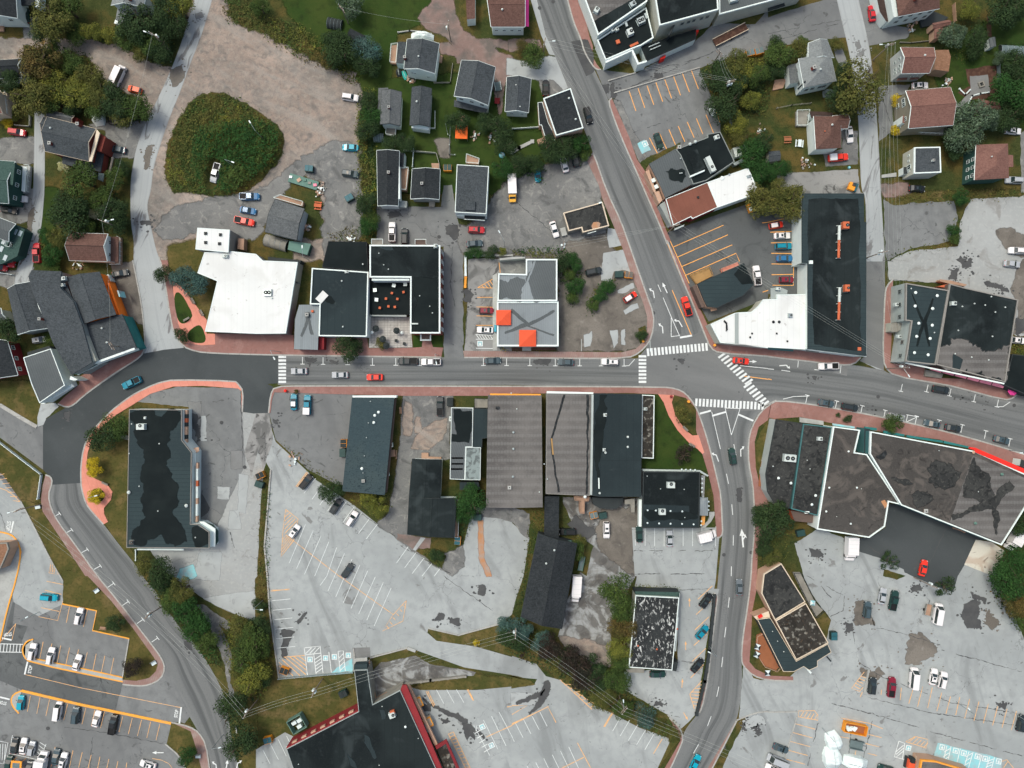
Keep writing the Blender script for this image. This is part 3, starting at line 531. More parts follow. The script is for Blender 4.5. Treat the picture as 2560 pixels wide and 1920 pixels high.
ribbon('curved_street','01 1240,1390 1180,1450 1000,1560 850,1659 02 640,160 400,310 375,400 370,700 410,780 455,870 415,960 440,1080 510,1200 640,1370 830,1640 03 1050,250 1300,580 1400,700 1450,900 1600,1150 1700,1320 1800,1500 1830,1720','01 1700,1640 1500,1625 1400,1640 02 1330,10 1180,75 1080,140 960,235 860,335 770,445 720,560 700,700 698,800 703,900 740,1035 800,1110 900,1215 1000,1350 1080,1450 1200,1600 03 1250,30 1330,110 1385,190 1390,270 1480,330 1550,450 1700,600 1800,760 1880,900 1950,1060 2000,1400 2060,1659 2080,1720',Q53,L(10))
sheet('resurfaced_street','01 1240,1396 1420,1362 1600,1345 1700,1385 2212,1408 11 195,1412 195,1652 100,1659 12 150,25 125,70 110,250 -20,255 02 2090,240 2105,60 2040,0 01 2030,1632 1500,1622 1400,1645 02 1330,15 1180,80 1080,145 960,240 860,340 770,450 720,560 700,700 700,855 455,870 410,780 372,740 372,360 400,300 640,165 860,10 01 1180,1450','asphalt_fresh',L(11))
sheet('street_junction','03 1430,780 1530,960 1650,1200 1600,1270 1480,1260 1000,1160 1060,935 1200,970 1330,930 1400,860',Q24,L(11),rag=.3)
sheet('driveway_throat','12 0,250 110,250 150,480 60,740 20,560 -40,800 -100,600','asphalt_worn',L(8),rag=.3)
ribbon('main_street','11 190,1405 1000,1425 2212,1432 21 600,1438 1150,1438','11 190,1665 2212,1668 21 1150,1690',Q53,L(12),sm=0)
ribbon('cross_street','20 130,-60 205,60 290,300 370,480 480,750 620,1110 700,1320 820,1659 21 940,250 1010,450 1080,650 1150,850 1200,980 1225,1060 1225,1180 1190,1300 1100,1440','20 460,-60 530,190 600,350 690,560 830,850 890,1050 970,1250 1060,1450 1150,1659 21 1290,320 1380,550 1480,780 1560,960 1660,1220 1700,1340 1760,1400',Q53,L(13))
ribbon('cross_street','22 1400,20 1480,50 1560,140 1620,270 1690,500 1760,780 1800,950 1825,1250 1780,1659 23 1760,300 1720,640 1690,900 1640,1150 1480,1340 1470,1440 1340,1730','22 2300,130 2212,170 2130,250 2060,370 2035,500 2040,700 2070,850 2090,1100 2085,1300 2070,1500 2060,1659 23 2040,200 1990,500 1980,720 1990,900 1960,1200 1880,1360 1670,1700',Q53,L(14))
sheet('driveway_throat','23 2000,760 2090,880 2212,920 33 230,915 300,900 250,1160 0,1160 23 2212,1160 1960,1230',Q31,L(15),rag=.2)
sheet('driveway_throat','23 1745,110 1790,110 1775,170 1740,150',Q31,L(15))
sheet('crossroads','21 1090,1430 1190,1310 1230,1200 1560,1240 1640,1200 1700,1340 1790,1400 2212,1424 31 0,1428 780,1500 1000,1540 1100,1600 1500,1670 32 1500,0 2050,145 2150,95 2500,160 2500,690 2212,600 1500,400 1000,290 400,180 80,140 0,165 22 2212,170 2130,230 1600,240 1540,130 1480,60 1300,25 1100,25','asphalt_east',L(16))
ribbon('main_street','21 1740,1390 2212,1424 31 0,1428 780,1500 1000,1555 1500,1668 32 2050,150 2400,190','22 2240,165 32 80,142 400,180 1000,290 1500,400 2212,600 2500,690',Q53,L(17))
sheet('asphalt_patch','20 510,360 590,345 690,550 720,600 700,630 640,660',Q14,L(18))
sheet('asphalt_patch','20 605,345 650,350 700,470 700,570 660,500',Q14,L(30.5),rag=.1)
sheet('pale_verge','20 150,-40 205,-40 290,300 370,480 320,470 250,300',Q21,L(15))
sheet('pale_strip','31 600,1500 690,1500 680,1590 560,1560',Q38,L(19))
MARK_Z=L(20)
# ---- pavements (street side | building side)
walk('01 1375,560 1400,640 1440,860 1470,1060 1500,1210 1580,1335 1700,1380 1850,1393 2212,1405 11 600,1415 1600,1428 | 1618,1345 1530,1340 1510,1285 1440,1285 1430,1340 1350,1345 975,1350 960,1262 590,1262 590,1362 330,1362 325,1235 0,1232 01 1862,1222 1860,1320 1740,1325 1600,1295 1570,1220 1540,1130 1500,870 1470,720 1450,590 1395,590')
walk('11 1800,1430 2212,1432 21 600,1438 1000,1435 1100,1390 1185,1300 1222,1180 1225,1060 1150,850 1080,650 1010,450 940,250 820,0 20 700,1310 690,1340 | 650,1390 700,1500 750,1600 21 780,60 880,300 960,500 1040,740 1130,950 1168,1080 1165,1220 1130,1300 1070,1355 950,1385 0,1376 11 1790,1372','brick_paving_grey')
walk('20 480,0 530,190 600,350 620,440 690,560 730,602 770,602 | 735,560 690,480 700,400 670,320 640,190 560,-10')
walk('20 860,848 832,880 890,1050 970,1250 1060,1450 1150,1659 21 1290,320 1340,450 | 1370,420 1340,350 1300,250 1210,0 20 1150,1480 1080,1380 1010,1180 930,1000')
walk('21 1340,420 1480,780 1560,960 1660,1220 1715,1350 1790,1392 2212,1418 31 0,1422 620,1495 740,1490 800,1430 | 350,1362 0,1350 21 2212,1345 1770,1310 1740,1270 1690,1150 1620,1000 1520,790 1450,620')
walk('31 1080,752 1025,810 1010,880 1000,1100 992,1380 1005,1510 1090,1590 1500,1660 32 1600,20 2040,138 2110,125 2155,85 | 2212,40 1780,-40 31 1360,1600 1350,1500 1055,1480 1070,1150 1072,900')
walk('12 110,250 125,100 160,22 400,15 2212,20 22 1300,25 1420,40 1500,80 1580,180 1630,300 1700,520 1765,790 1805,960 1815,1200 1820,1290 1795,1325 1770,1325 | 1750,1100 1740,960 1690,760 1640,590 1590,400 1590,210 1500,120 1400,95 1250,88 1000,78 0,82 12 2212,102 1290,102 850,92 160,72 140,130 125,250')
walk('02 2095,240 2103,60 2060,0 01 2030,1632 1500,1622 1400,1642 02 1330,5 1180,75 1080,140 960,235 860,335 770,445 722,560 702,700 700,800 705,900 742,1032 800,1108 895,1212 | 935,1190 900,1120 900,1070 960,1000 972,930 930,870 850,830 790,800 765,760 750,690 758,600 775,540 830,430 900,350 1000,270 1130,190 1300,85 1500,22 1750,16 2055,38 2088,60 2090,240','pink_concrete')
sheet('planting_circle','02 845,897 895,920 912,965 890,1010 845,1025 800,1005 780,960 795,915','lawn',.126,sm=2,rag=.1)
walk('02 395,785 440,800 455,850 418,960 445,1080 510,1200 640,1370 830,1640 03 1050,250 1300,575 1400,710 1428,800 1390,890 1290,940 1200,950 1060,935 | 1062,895 1180,905 1290,880 1350,820 1365,765 1330,700 1150,450 960,210 760,0 02 740,1659 570,1400 370,1100 355,1000 370,880','brick_paving_grey')
walk('01 1250,1310 1240,1395 1180,1450 1000,1560 860,1659 02 720,105 640,180 580,203 500,172 | 560,110 690,0 01 680,1600 900,1490 1160,1350 1200,1330')
walk('22 2240,168 2150,235 2070,370 2040,500 2045,700 2078,850 2095,1100 2092,1300 2072,1500 2065,1659 23 2040,230 1990,550 1980,720 2000,780 2080,860 2212,900 33 218,905 | 215,868 0,860 23 2212,855 2100,800 2050,740 2060,600 2075,300 2115,100 2115,0 22 2120,1500 2120,1400 2212,1320 2212,1000 2140,880 2105,720 2095,500 2130,370 2212,310')
walk('22 2235,170 32 80,142 400,178 1000,288 1500,400 1900,510 2300,635 | 2300,800 2212,760 1750,560 1480,480 900,400 840,370 830,480 760,560 740,380 560,340 280,285 60,300 0,290')
walk('23 1590,1192 1635,1165 1690,900 1720,640 1760,300 1778,180 1762,158 1742,145 | 1735,300 1700,640 1660,900')
walk('23 1360,1225 1450,1310 1478,1400 1460,1460 1370,1659 1340,1710 | 1290,1710 1400,1520 1455,1420')
kerb('23 2212,1168 2100,1180 1940,1245')
walk('23 1940,1250 1900,1330 1740,1640 1700,1710 | 1660,1710 1860,1375 1925,1265','brick_paving_grey')
walk('03 1480,1262 1640,1300 1720,1350 1780,1450 1812,1659 1815,1700 | 1750,1700 1700,1500 1650,1340','brick_paving_grey')
# park paths, planters
sheet('park_path','01 1490,770 1560,810 1610,870 1680,960 1790,1110 1780,1200 1790,1225 1860,1225 1860,1318 1740,1325 1600,1300 1570,1220 1540,1130 1500,870','pink_concrete',.124)
sheet('park_lawn','01 1505,875 1550,860 1610,940 1672,1065 1640,1110 1580,1145 1535,1110 1515,1000','lawn',.130,sm=2,rag=.15)
sheet('park_lawn','01 1615,1215 1715,1138 1760,1180 1787,1280 1740,1312 1625,1290','lawn',.130,sm=2,rag=.15)
sheet('park_path','22 1262,88 1310,160 1350,270 1430,400 1530,510 1600,560 1645,605 1660,590 1610,440 1560,445 1500,400 1410,270 1380,160 1400,96','pink_concrete',.124)
sheet('park_lawn','22 1262,92 1310,165 1345,275 1425,405 1525,515 1600,566 1645,612 1690,745 1130,740 1240,660','lawn',.05,rag=.2)
sheet('verge_lawn','22 2212,330 2150,400 2110,500 2115,700 2150,840 2200,860 2300,400','grass_dry',.126,rag=.2)
sheet('corner_lawn','23 2120,290 2080,500 2070,620 2150,660 2212,500 2212,300','grass',.126,rag=.2)
sheet('corner_lawn','23 2085,760 2120,700 2212,780 33 80,800 0,840 23 2212,850','grass',.126,rag=.2)
sheet('courtyard_lawn','11 1355,1240 1435,1240 1435,1340 1360,1340','lawn',.126)
sheet('courtyard_lawn','11 1520,1240 1610,1150 1615,1340 1535,1340 1520,1300','lawn',.126)
# ---- lawns inside yards
sheet('hedge_bed','21 1090,1180 1150,1150 1165,1200 1160,1270 1110,1310 1090,1250','grass',L(6),rag=.3)
# ---- kerbs and low edges
kerb('03 190,990 700,1110 1480,1272',.7,.16,'kerb_yellow',0);kerb('03 300,712 700,795 1062,875',.3,.17,'kerb_yellow',0)
walk('03 290,545 235,560 195,620 205,690 260,745 1062,912 | 1060,872 300,708 280,640 290,545 225,560 192,620',Q11,.14,'traffic_island','kerb_yellow')
walk('03 165,1185 115,1130 95,1070 120,1020 190,990 | 160,1100',Q11,.14,'traffic_island','kerb_yellow')
kerb('03 540,240 838,300 802,470 1120,540',.35,.16,'kerb_yellow',0);kerb('03 1115,545 1060,870',.3)
walk('02 -100,1270 0,1275 100,1300 150,1350 185,1450 150,1659 03 60,300 0,580 -100,900 | -100,0',Q11,.15,'shop_forecourt','kerb_yellow')
kerb('02 180,1010 320,1280 440,1520 545,1700',.3);kerb('03 1430,1450 1560,1560 1620,1700',.35)
kerb('02 0,180 180,290 320,370',1.0,.18);kerb('13 1310,620 1380,645',.8,.4,Q11,0);kerb('13 845,625 855,760',.3,.2,'kerb',0)
kerb('13 985,705 1310,620',.35,.3,'kerb',0);kerb('13 1490,450 1750,510 2150,400',.35,.25,'kerb',0)
kerb('12 130,740 75,1400 100,1659 13 120,300 200,880',.4,.3,'kerb',0);kerb('23 1345,1200 1440,1290 1475,1380',.35)
kerb('33 0,1175 260,1172 240,1250 120,1659',.3,.15,'kerb',0);kerb('20 830,700 1070,630',.3,.3,'kerb',0);kerb('20 880,805 1620,585',.3,.3,'kerb',0)
kerb('01 1148,590 1180,740 1222,960 1245,1150 1255,1310',.35);kerb('22 1760,1230 1765,1330',.2)
kerb('21 600,1270 600,1375',.2,.1,Q11,0);kerb('32 70,140 -40,190',.3)
for s,m in(('00 1480,600 1560,570 1590,650 1560,700 1500,740 1460,690',Q13),('00 1270,1270 1310,1240 1300,1340 1280,1440 1240,1460',Q13),('00 1700,110 1740,110 1745,145 1700,145',Q38),('30 750,370 790,360 800,400 760,410',Q38),('30 790,430 830,425 830,465 795,470',Q38),('01 1230,250 1300,250 1300,275 1230,275',Q14),('01 260,150 290,140 260,400 230,420',Q13),('01 200,480 230,470 200,600 180,620',Q13)):stain(s,m,L(9.5),12,rag=.5)
for s in('11 1165,190 1215,175 1245,205 1170,220','11 1640,300 1740,290 1755,370 1700,400 1650,340','11 1790,840 1850,850 1870,900 1840,950 1790,930','20 760,760 840,740 830,810 770,810','20 860,720 880,720 900,820 860,850','20 1240,640 1290,640 1290,670 1240,680','31 2160,1100 2212,1080 2212,1200 2160,1220','31 1870,770 2080,830 2080,850 1880,800','31 1600,670 1650,670 1630,740 1570,750','31 1640,590 1750,580 1750,640 1680,660',
          '31 1640,590 1700,570 1700,600','32 860,215 900,215 900,235 860,235','32 1640,90 1750,90 1760,130 1650,135','32 1820,120 1950,150 1950,185 1820,150','12 30,470 80,480 90,600 20,600','12 150,300 190,310 180,335 150,330','22 560,1150 700,1250 720,1300 600,1330 480,1200','23 1240,1100 1300,1105 1300,1125 1240,1120','02 1640,250 1700,260 1720,460 1690,490'):stain(s,'asphalt_stain_mid' if 0 else Q14,L(16.4)if s[:2]=='32' else L(6.5),12,rag=.5)
sheet('gravel_strip','03 1690,250 1760,240 2000,420 1960,480 1900,420 1960,560 2010,700 1990,900 2030,1050 1985,1050 1940,760 1880,600 1760,330',Q17,L(7),rag=.5)
for s in('11 430,1440 520,1450 500,1470 440,1465','11 640,1460 700,1462 690,1475','21 190,1455 330,1450 300,1490 210,1480','21 1440,1450 1490,1455 1470,1480','20 560,1300 590,1310 600,1400 575,1380','32 1690,640 1700,640 1700,650','22 1950,900 1970,900 1980,1010 1955,1000','31 380,1600 410,1600 405,1615 385,1612','02 560,250 600,240 590,320 560,300','03 1600,560 1640,570 1660,640 1620,620'):stain(s,Q14,L(18.5),8,rag=.35)
def crackline(s,wd=.35,mat=Q14,z=L(8.5),name='asphalt_crack'):
    p=[w(q)for q in P(s)];mb=MB();q=[]
    for u,v in zip(p,p[1:]):
        k=max(1,int((v-u).length/.6));q+=[u.lerp(v,i/k)for i in range(k)]
    q=[Vector((x.x+.35*noise.noise(x*.8),x.y+.35*noise.noise(x*.8+Vector((3,3,3)))))for x in q];rng=random.Random(len(s))
    for i in range(len(q)-1):
        g=.5+.5*noise.noise(Vector((q[i].x*.25,q[i].y*.25,4)))
        if g<.36:continue
        e=(q[i+1]-q[i]).normalized()*.05;n=Vector((-e.y,e.x)).normalized()*wd*.5*rng.uniform(.2,1)*(g+.1);mb.face([(x.x,x.y,z+.0002*(i%5))for x in ccw([q[i]-e-n,q[i+1]+e-n,q[i+1]+e+n,q[i]-e+n])],mat)
    tag(mb.build(name),kind=Q29)
for s in('33 555,1100 900,1190 1500,1370 2212,1560','33 790,410 1180,500 1500,600','33 730,460 780,740 1000,880 1600,1100 2212,1190','33 860,1050 1400,1180 2212,1300','33 660,170 650,300 520,360','33 330,0 660,170','33 400,30 560,200','33 1500,640 2212,830','33 900,1250 850,1480 800,1659','33 430,1270 340,1659','33 720,1280 690,1659','12 0,470 80,470 80,740','13 1620,0 2060,310','20 1050,1140 1300,1060','20 1130,620 1650,500','20 840,870 900,800 1300,640 1900,380','30 0,290 640,170','30 0,370 620,200','11 1700,470 1680,800 1720,1000','11 1830,950 1810,1290','22 1050,1440 1750,1440','22 1030,1640 1750,1640','23 1130,130 1740,110','02 1990,1280 2030,1430','02 1740,150 1720,480','31 1000,590 1100,600','21 1640,1090 1700,1240','32 870,1400 980,1480','02 2080,100 2100,700','23 1450,730 1640,760','32 1370,1590 1560,1210','03 450,1290 900,1350 1430,1450','03 780,1659 800,1370','02 0,1100 150,1560','12 520,860 1050,1215','12 1250,1400 1700,1650','21 0,60 440,420','31 1060,760 1540,790','30 960,760 1070,1100'):
    crackline(s)
# ================================================================ MARKINGS
def zebra(name,tile,a,b,n,ln,wd=.62,ang=None):
    """n bars between image points a and b, each ln metres long across"""
    A=pt('%s %g,%g'%(tile,*a));B=pt('%s %g,%g'%(tile,*b));e=(B-A).normalized();q=Vector((-e.y,e.x,0))
    if ang is not None:q=Vector((math.cos(R(ang)),math.sin(R(ang)),0))
    mb=MB()
    for i in range(n):
        c=A.lerp(B,i/(n-1));pp=[c+e*wd/2+q*ln/2,c-e*wd/2+q*ln/2,c-e*wd/2-q*ln/2,c+e*wd/2-q*ln/2]
        mb.face([(v.x,v.y,MARK_Z)for v in ccw(pp)],Q9)
    return tag(mb.build(name),kind=Q29)
zebra(Q35,'11',(228,1425),(228,1640),8,2.1)
zebra(Q35,'21',(1127,1420),(1127,1640),8,2.1)
zebra(Q35,'21',(1175,1385),(1680,1338),17,2.1)
zebra(Q35,'21',(1815,1410),(2045,1640),10,2.5,.6,ang=35)
zebra(Q35,'22',(2035,8),(2185,170),7,2.5,.6,ang=35)
zebra(Q35,'22',(1592,158),(2165,190),19,2.1)
def tmark(tile,pts,dx,dy,bar):
    out=[]
    for x,y in pts:
        out+=['%s %g,%g %g,%g'%(tile,x,y,x+dx,y+dy),'%s %g,%g %g,%g'%(tile,x+dx-bar[0]/2,y+dy-bar[1]/2,x+dx+bar[0]/2,y+dy+bar[1]/2)]
    return out
marks(Q3,Q9,tmark('11',[(402,1425),(580,1427),(792,1430),(1007,1435),(1208,1435),(1415,1437),(1965,1437),(2165,1437)],0,62,(38,0)),.17)
marks(Q3,Q9,tmark('21',[(154,1438),(374,1440),(585,1440),(770,1440),(968,1442)],0,62,(38,0))+['21 968,1503 1010,1500 1060,1445'],.17)
marks(Q3,Q9,tmark('32',[(325,165),(580,215),(800,255),(998,295),(1270,345),(1465,380),(1665,420),(1868,472),(2078,540)],14,-68,(38,10))+['32 130,130 220,108 350,104','32 1195,265 1300,285','32 1190,330 1285,285','32 1190,330 1205,270'],.17)
marks(Q3,Q9,tmark('32',[(1160,0),(1382,5),(1580,40),(1790,90),(1990,135)],-14,63,(38,8))+['32 1970,197 2030,195 2090,155','31 262,1450 256,1515','31 630,1495 622,1565'],.17)
marks(Q3,Q9,tmark('02',[(460,1150),(565,1290),(700,1460),(812,1602)],58,-32,(22,30))+tmark('03',[(932,98),(1058,255),(1185,410),(1312,570)],52,-36,(26,34)),.17)
# arrows
def arrow(name,s,ang,kind='straight',mat=Q9,sc=1.,h=None):
    p=pt(s);ca,sa=math.cos(R(ang)),math.sin(R(ang))
    shapes={'straight':[[(-1.6,-.13),(.4,-.13),(.4,.13),(-1.6,.13)],[(.4,-.45),(1.6,0),(.4,.45)]],
              'left':[[(-1.5,-.13),(.2,-.13),(.2,.13),(-1.5,.13)],[(0,-.13),(.5,-.1),(.9,.5),(.6,.6),(.3,.1),(0,.13)],[(.45,.75),(1.25,.35),(1.3,1.05)]],
              'right':[[(-1.5,-.13),(.2,-.13),(.2,.13),(-1.5,.13)],[(0,.13),(.5,.1),(.9,-.5),(.6,-.6),(.3,-.1),(0,-.13)],[(.45,-.75),(1.25,-.35),(1.3,-1.05)]]}
    shapes['both']=shapes['straight']+[[(-.4,-.1),(.1,-.5),(.2,-.3),(-.2,.0)],[(-.1,-.75),(.6,-.55),(.4,-.15)]]
    mb=MB();z=h or MARK_Z+.003
    for poly in shapes[kind]:
        z+=.0015;q=[(p.x+(x*ca-y*sa)*sc,p.y+(x*sa+y*ca)*sc,z)for x,y in poly]
        mb.face(ccw(q),mat)
    return tag(mb.build(name),kind=Q29)
for s,a,k in(('21 1222,870',100,'left'),('21 1320,828',115,'straight'),('21 1300,1175',95,'left'),('21 1447,1125',120,'left'),('22 1768,625',110,'left'),('22 1975,580',92,'right'),
                ('22 1990,1330',95,'both'),('31 145,1497',5,'right'),('21 2065,1465',0,'straight'),('03 1365,1525',180,'straight'),('03 1868,1640',95,'left'),('03 1960,1632',80,'straight'),('03 2052,1628',80,'right')):
    arrow('road_arrow_marking',s,a,k,sc=1.0 if '1990' not in s else 1.6)
for s,a in(('23 1533,225',90),('23 1500,600',90),('23 1470,925',85),('23 1500,1210',-60)):arrow('road_arrow_marking',s,a,'straight',Q18,sc=.75)
marks('lane_marking',Q9,['21 1260,800 1287,862','21 1305,912 1375,1080','21 1375,1080 1448,1245','21 1375,1085 1375,1250','21 1375,1250 1448,1240','22 1725,240 1800,562','22 1840,205 1895,440','22 1895,440 1970,212','22 1845,207 1970,212','22 1915,520 1937,615','22 1852,775 1870,862','22 1898,1040 1906,1130','22 1912,1305 1910,1395','22 1895,1575 1893,1659',
      '23 1877,185 1867,272','23 1847,440 1836,528','23 1820,698 1810,785','23 1786,955 1768,1042','23 1720,1210 1688,1295','23 1612,1452 1567,1530','21 1970,1500 2212,1525','31 0,1528 50,1532','31 115,1540 190,1550','31 400,1534 440,1538','32 1500,-10 1505,-10'],.17)
marks('stop_line_marking',Q9,['21 1450,1258 1555,1240','22 1622,256 1718,230','22 1728,275 1850,240','22 1952,262 2085,318'],.5)
marks('centre_line_marking',Q50,['21 1383,848 1548,1235','21 2000,1590 2212,1618','31 0,1615 30,1622','21 1310,365 1490,810','21 1340,365 1530,790','21 1395,475 1825,288','21 1432,562 1865,370','21 1465,645 1902,457','21 1500,720 1935,530 1965,600'],.2)
marks(Q3,Q50,fan('20',(1012,790),(1070,960),(1160+390,612),(1610,770),8)+['20 1187,1192 1255,1325','20 1275,1155 1335,1287','20 1355,1120 1412,1252','20 1435,1090 1492,1225','20 1513,1055 1573,1190','20 1592,1025 1648,1158','20 1675,992 1740,1148','20 1765,970 1798,1065'],.2)
marks(Q3,Q50,['31 0,262 135,232','31 18,348 222,340','31 25,440 222,435','31 27,530 218,532','31 30,622 215,624','31 30,715 215,712','31 38,806 218,808 220,640','31 262,655 258,750','21 2160,268 2212,262','21 2165,865 2212,850'],.2)
marks(Q3,Q50,['11 1910,910 2045,910','11 1905,993 2048,995','11 1905,1070 2045,1073','11 1902,1152 2045,1152','11 1915,827 2050,750','11 1915,827 2050,830','11 1950,808 1970,828','11 1975,795 2000,828','11 2000,780 2030,828','11 2020,765 2050,810','11 2100,610 2110,700'],.14)
marks(Q3,Q9,['11 1897,1232 2045,1238','11 1900,1272 2045,1272']+fan('11',(1905,1235),(1930,1270),(2020,1235),(2045,1272),6)+['11 1900,1350 2045,1352'],.16)
def blue_box(s,sz=1.5,ang=0,z=.002):
    p=pt(s);mb=MB();mb.box((p.x,p.y,MARK_Z+.002),(sz,sz,.004),Q9,R(ang));mb.box((p.x,p.y,MARK_Z+.006),(sz*.72,sz*.72,.004),Q36,R(ang))
    mb.box((p.x,p.y,MARK_Z+.010),(sz*.12,sz*.45,.004),Q9,R(ang));mb.tube((p.x,p.y-.1*sz,MARK_Z+.008),(p.x,p.y-.1*sz,MARK_Z+.011),sz*.2,sz*.2,Q9,10)
    tag(mb.build('accessible_bay_marking'),kind=Q29)
for s,a in(('11 1936,1310',0),('13 468,720',0),('13 602,708',0),('13 678,698',0),('13 798,684',0),('13 1955,1302',25),('13 2035,1462',25),('33 1212,1485',-12),('20 1150,1242',25),
             ('33 1503,1478',-12),('33 1620,1508',-12),('33 1690,1530',-12),('33 1808,1558',-12),('33 1875,1578',-12),('33 1992,1600',-12)):blue_box(s,ang=a)
sheet('accessible_bays_marking','33 1465,1440 2020,1575 2010,1700 1400,1700 1420,1590',Q36,MARK_Z-.004,rag=.2)
sheet('accessible_bays_marking','20 1080,1240 1140,1210 1200,1300 1120,1330',Q36,MARK_Z-.004,rag=.3)
sheet('accessible_bays_marking','13 650,832 840,820 835,710 800,730 700,790',Q36,MARK_Z-.004,rag=.4)
marks(Q3,Q9,['33 1545,1465 1500,1650','33 1580,1470 1540,1659','33 1660,1490 1620,1659','33 1735,1515 1690,1659','33 1770,1520 1730,1659','33 1845,1545 1815,1659','33 1915,1560 1885,1659','33 1955,1565 1930,1659']+fan('33',(1520,1520),(1570,1490),(1500,1640),(1545,1600),4)+fan('33',(1710,1560),(1760,1530),(1690,1640),(1735,1610),3)+fan('33',(1890,1600),(1945,1580),(1880,1650),(1930,1630),3)+
      ['33 1130,1425 1090,1560 1300,1620','33 1130,1425 1180,1445 1160,1580']+fan('33',(1100,1520),(1170,1460),(1110,1560),(1170,1510),3)+fan('33',(1240,1590),(1280,1550),(1290,1610),(1330,1570),3),.2)
marks(Q3,Q18,['33 1190,1430 1270,1385 1380,1410 1365,1485 1190,1430']+fan('33',(1220,1430),(1270,1390),(1350,1475),(1380,1440),5)+['33 262,1165 400,1162 430,1200 430,1245 262,1215 262,1165']+fan('33',(280,1215),(310,1165),(400,1240),(425,1195),5)+
      fan('33',(235,1275),(405,1322),(152,1580),(320,1625),5)+['33 830,828 720,970 790,995 820,960','33 815,1000 795,1045']+fan('33',(740,945),(790,975),(800,865),(850,880),5)+['33 1255,965 1215,1100','33 1335,955 1290,1130','33 1418,962 1378,1140','33 1500,1005 1457,1165','33 1575,1040 1535,1190','33 1655,1045 1620,1200']+fan('33',(1740,1062),(1697,1230),(2145,1165),(2100,1330),6)+
      ['33 630,1225 870,1270 990,1318','33 840,1360 980,1395','33 610,1385 700,1400','33 820,1440 960,1475','33 700,1470 760,1500 750,1550','33 860,1530 940,1550','33 1150,965 1140,1070','33 980,980 975,1025','33 2020,1600 2060,1585 2120,1659','33 2030,1659 2070,1600'],.17)
marks(Q3,'paint_thin',fan('12',(515,815),(415,943),(555,897),(485,995),2)+['12 590,992 552,1045','12 693,993 620,1095','12 782,1017 688,1140','12 848,1062 752,1195','12 915,1112 820,1243','12 983,1160 885,1292','12 1050,1210 952,1340','12 1315,1405 1215,1545','12 1382,1457 1285,1587','12 1450,1505 1350,1637','12 1518,1552 1435,1659','12 1588,1597 1540,1659']+
      ['12 428,1215 288,1547','12 428,1215 328,1360'][:0]+fan('12',(495,1265),(352,1593),(495,1265),(352,1593),1)+['12 428,1213 288,1547','12 562,1312 420,1643','12 630,1363 508,1659','12 698,1412 613,1659 13 555,80','12 766,1462 13 622,130','12 830,1513 13 690,180','12 898,1563 13 755,230','12 966,1613 13 822,280','13 1032,5 888,327','13 1100,55 958,380','13 1168,103 1022,430']+
      fan('13',(140,213),(298,197),(183,622),(340,607),6),.15)
marks(Q3,Q18,['12 258,1083 365,1165 325,1355 218,1492 235,1250 258,1083','12 258,1302 720,1659','13 720,0 1190,335','13 1300,210 1185,335 1092,475 1270,388 1300,210']+fan('12',(250,1110),(275,1100),(250,1290),(355,1180),6)+fan('12',(232,1310),(250,1300),(225,1480),(325,1350),7)[1:]+fan('13',(1130,430),(1150,455),(1270,250),(1290,270),6)+
      ['12 440,760 345,885','12 450,765 355,890','13 128,132 290,110','13 128,122 290,118'],.16)
marks(Q3,Q18,['13 200,745 320,860','13 225,720 380,858','13 250,700 432,850','13 290,695 440,815','13 320,690 435,775','13 370,690 432,735','13 200,775 280,850','13 240,700 420,685','03 2400,1 2401,1'][:8]+['13 1470,995 1535,1125','13 1485,995 1545,1115','13 1825,980 1875,1075','13 1835,980 1882,1075','13 2170,1130 2212,1125','23 0,1118 130,1118 0,1195','23 0,1275 310,1130 380,1265','23 0,1285 315,1125','23 565,1440 680,1659','23 430,1659 620,1565','23 870,1170 792,1300','23 878,1172 800,1302','23 1298,1405 1220,1535','23 410,890 690,1150 715,1105 550,1000'],.22)
marks(Q3,Q18,['23 %d,%d %d,%d'%(470+i*34,935+i*33,545+i*27,938+i*30)for i in range(7)]+['23 1638,905 1535,1020 1575,1145','23 1610,940 1640,940','23 1580,970 1640,972','23 1545,1000 1635,1003','23 1540,1025 1625,1030','23 1548,1052 1620,1058','23 1560,1085 1610,1090','23 1568,1115 1600,1120']+
      ['23 1730,85 1605,200','23 1720,215 1590,332','23 1702,350 1580,465','23 1690,490 1570,600','23 1672,625 1555,738','23 1655,765 1542,880'],.2)
marks(Q3,'paint_thin',['13 1560,982 1622,1100','13 1648,980 1712,1098','13 1732,980 1796,1092','13 1965,1243 2090,1495','13 2035,1210 2160,1465','13 2100,1175 2212,1385','23 30,1270 95,1395','23 100,1238 163,1362','23 170,1203 235,1327','23 240,1172 303,1297','23 0,1385 20,1430','23 930,1232 870,1337','23 1015,1245 935,1380','23 1085,1285 1005,1420','23 1155,1327 1075,1457','23 1225,1365 1147,1500',
      '23 490,1475 575,1659','23 418,1510 490,1659','23 348,1543 405,1659','23 275,1575 315,1659','23 205,1610 230,1659','23 130,1640 140,1659','13 60,1500 122,1620','13 122,1442 195,1585','13 193,1410 263,1555','13 265,1380 290,1430','13 1880,1285 2020,1550','13 1910,1290 1900,1340'],.15)
marks(Q3,Q9,['13 418,620 555,605 580,835','13 418,620 445,855','13 430,680 560,665','13 500,675 520,845','13 630,655 652,832','13 710,650 755,645 772,820','13 710,650 728,825']+fan('13',(430,670),(480,620),(500,668),(550,615),3)+fan('13',(508,720),(560,685),(520,835),(575,795),5)+fan('13',(715,710),(755,670),(728,815),(770,775),4)+
      fan('13',(1890,1360),(1940,1330),(1970,1520),(2020,1490),5),.2)
marks(Q3,Q18,fan('13',(1665,1365),(1705,1345),(1810,1650),(1850,1650),12)+['13 1660,1360 1810,1659','13 1705,1345 1852,1659','13 1990,1390 2212,1290 23 0,1280'],.2)
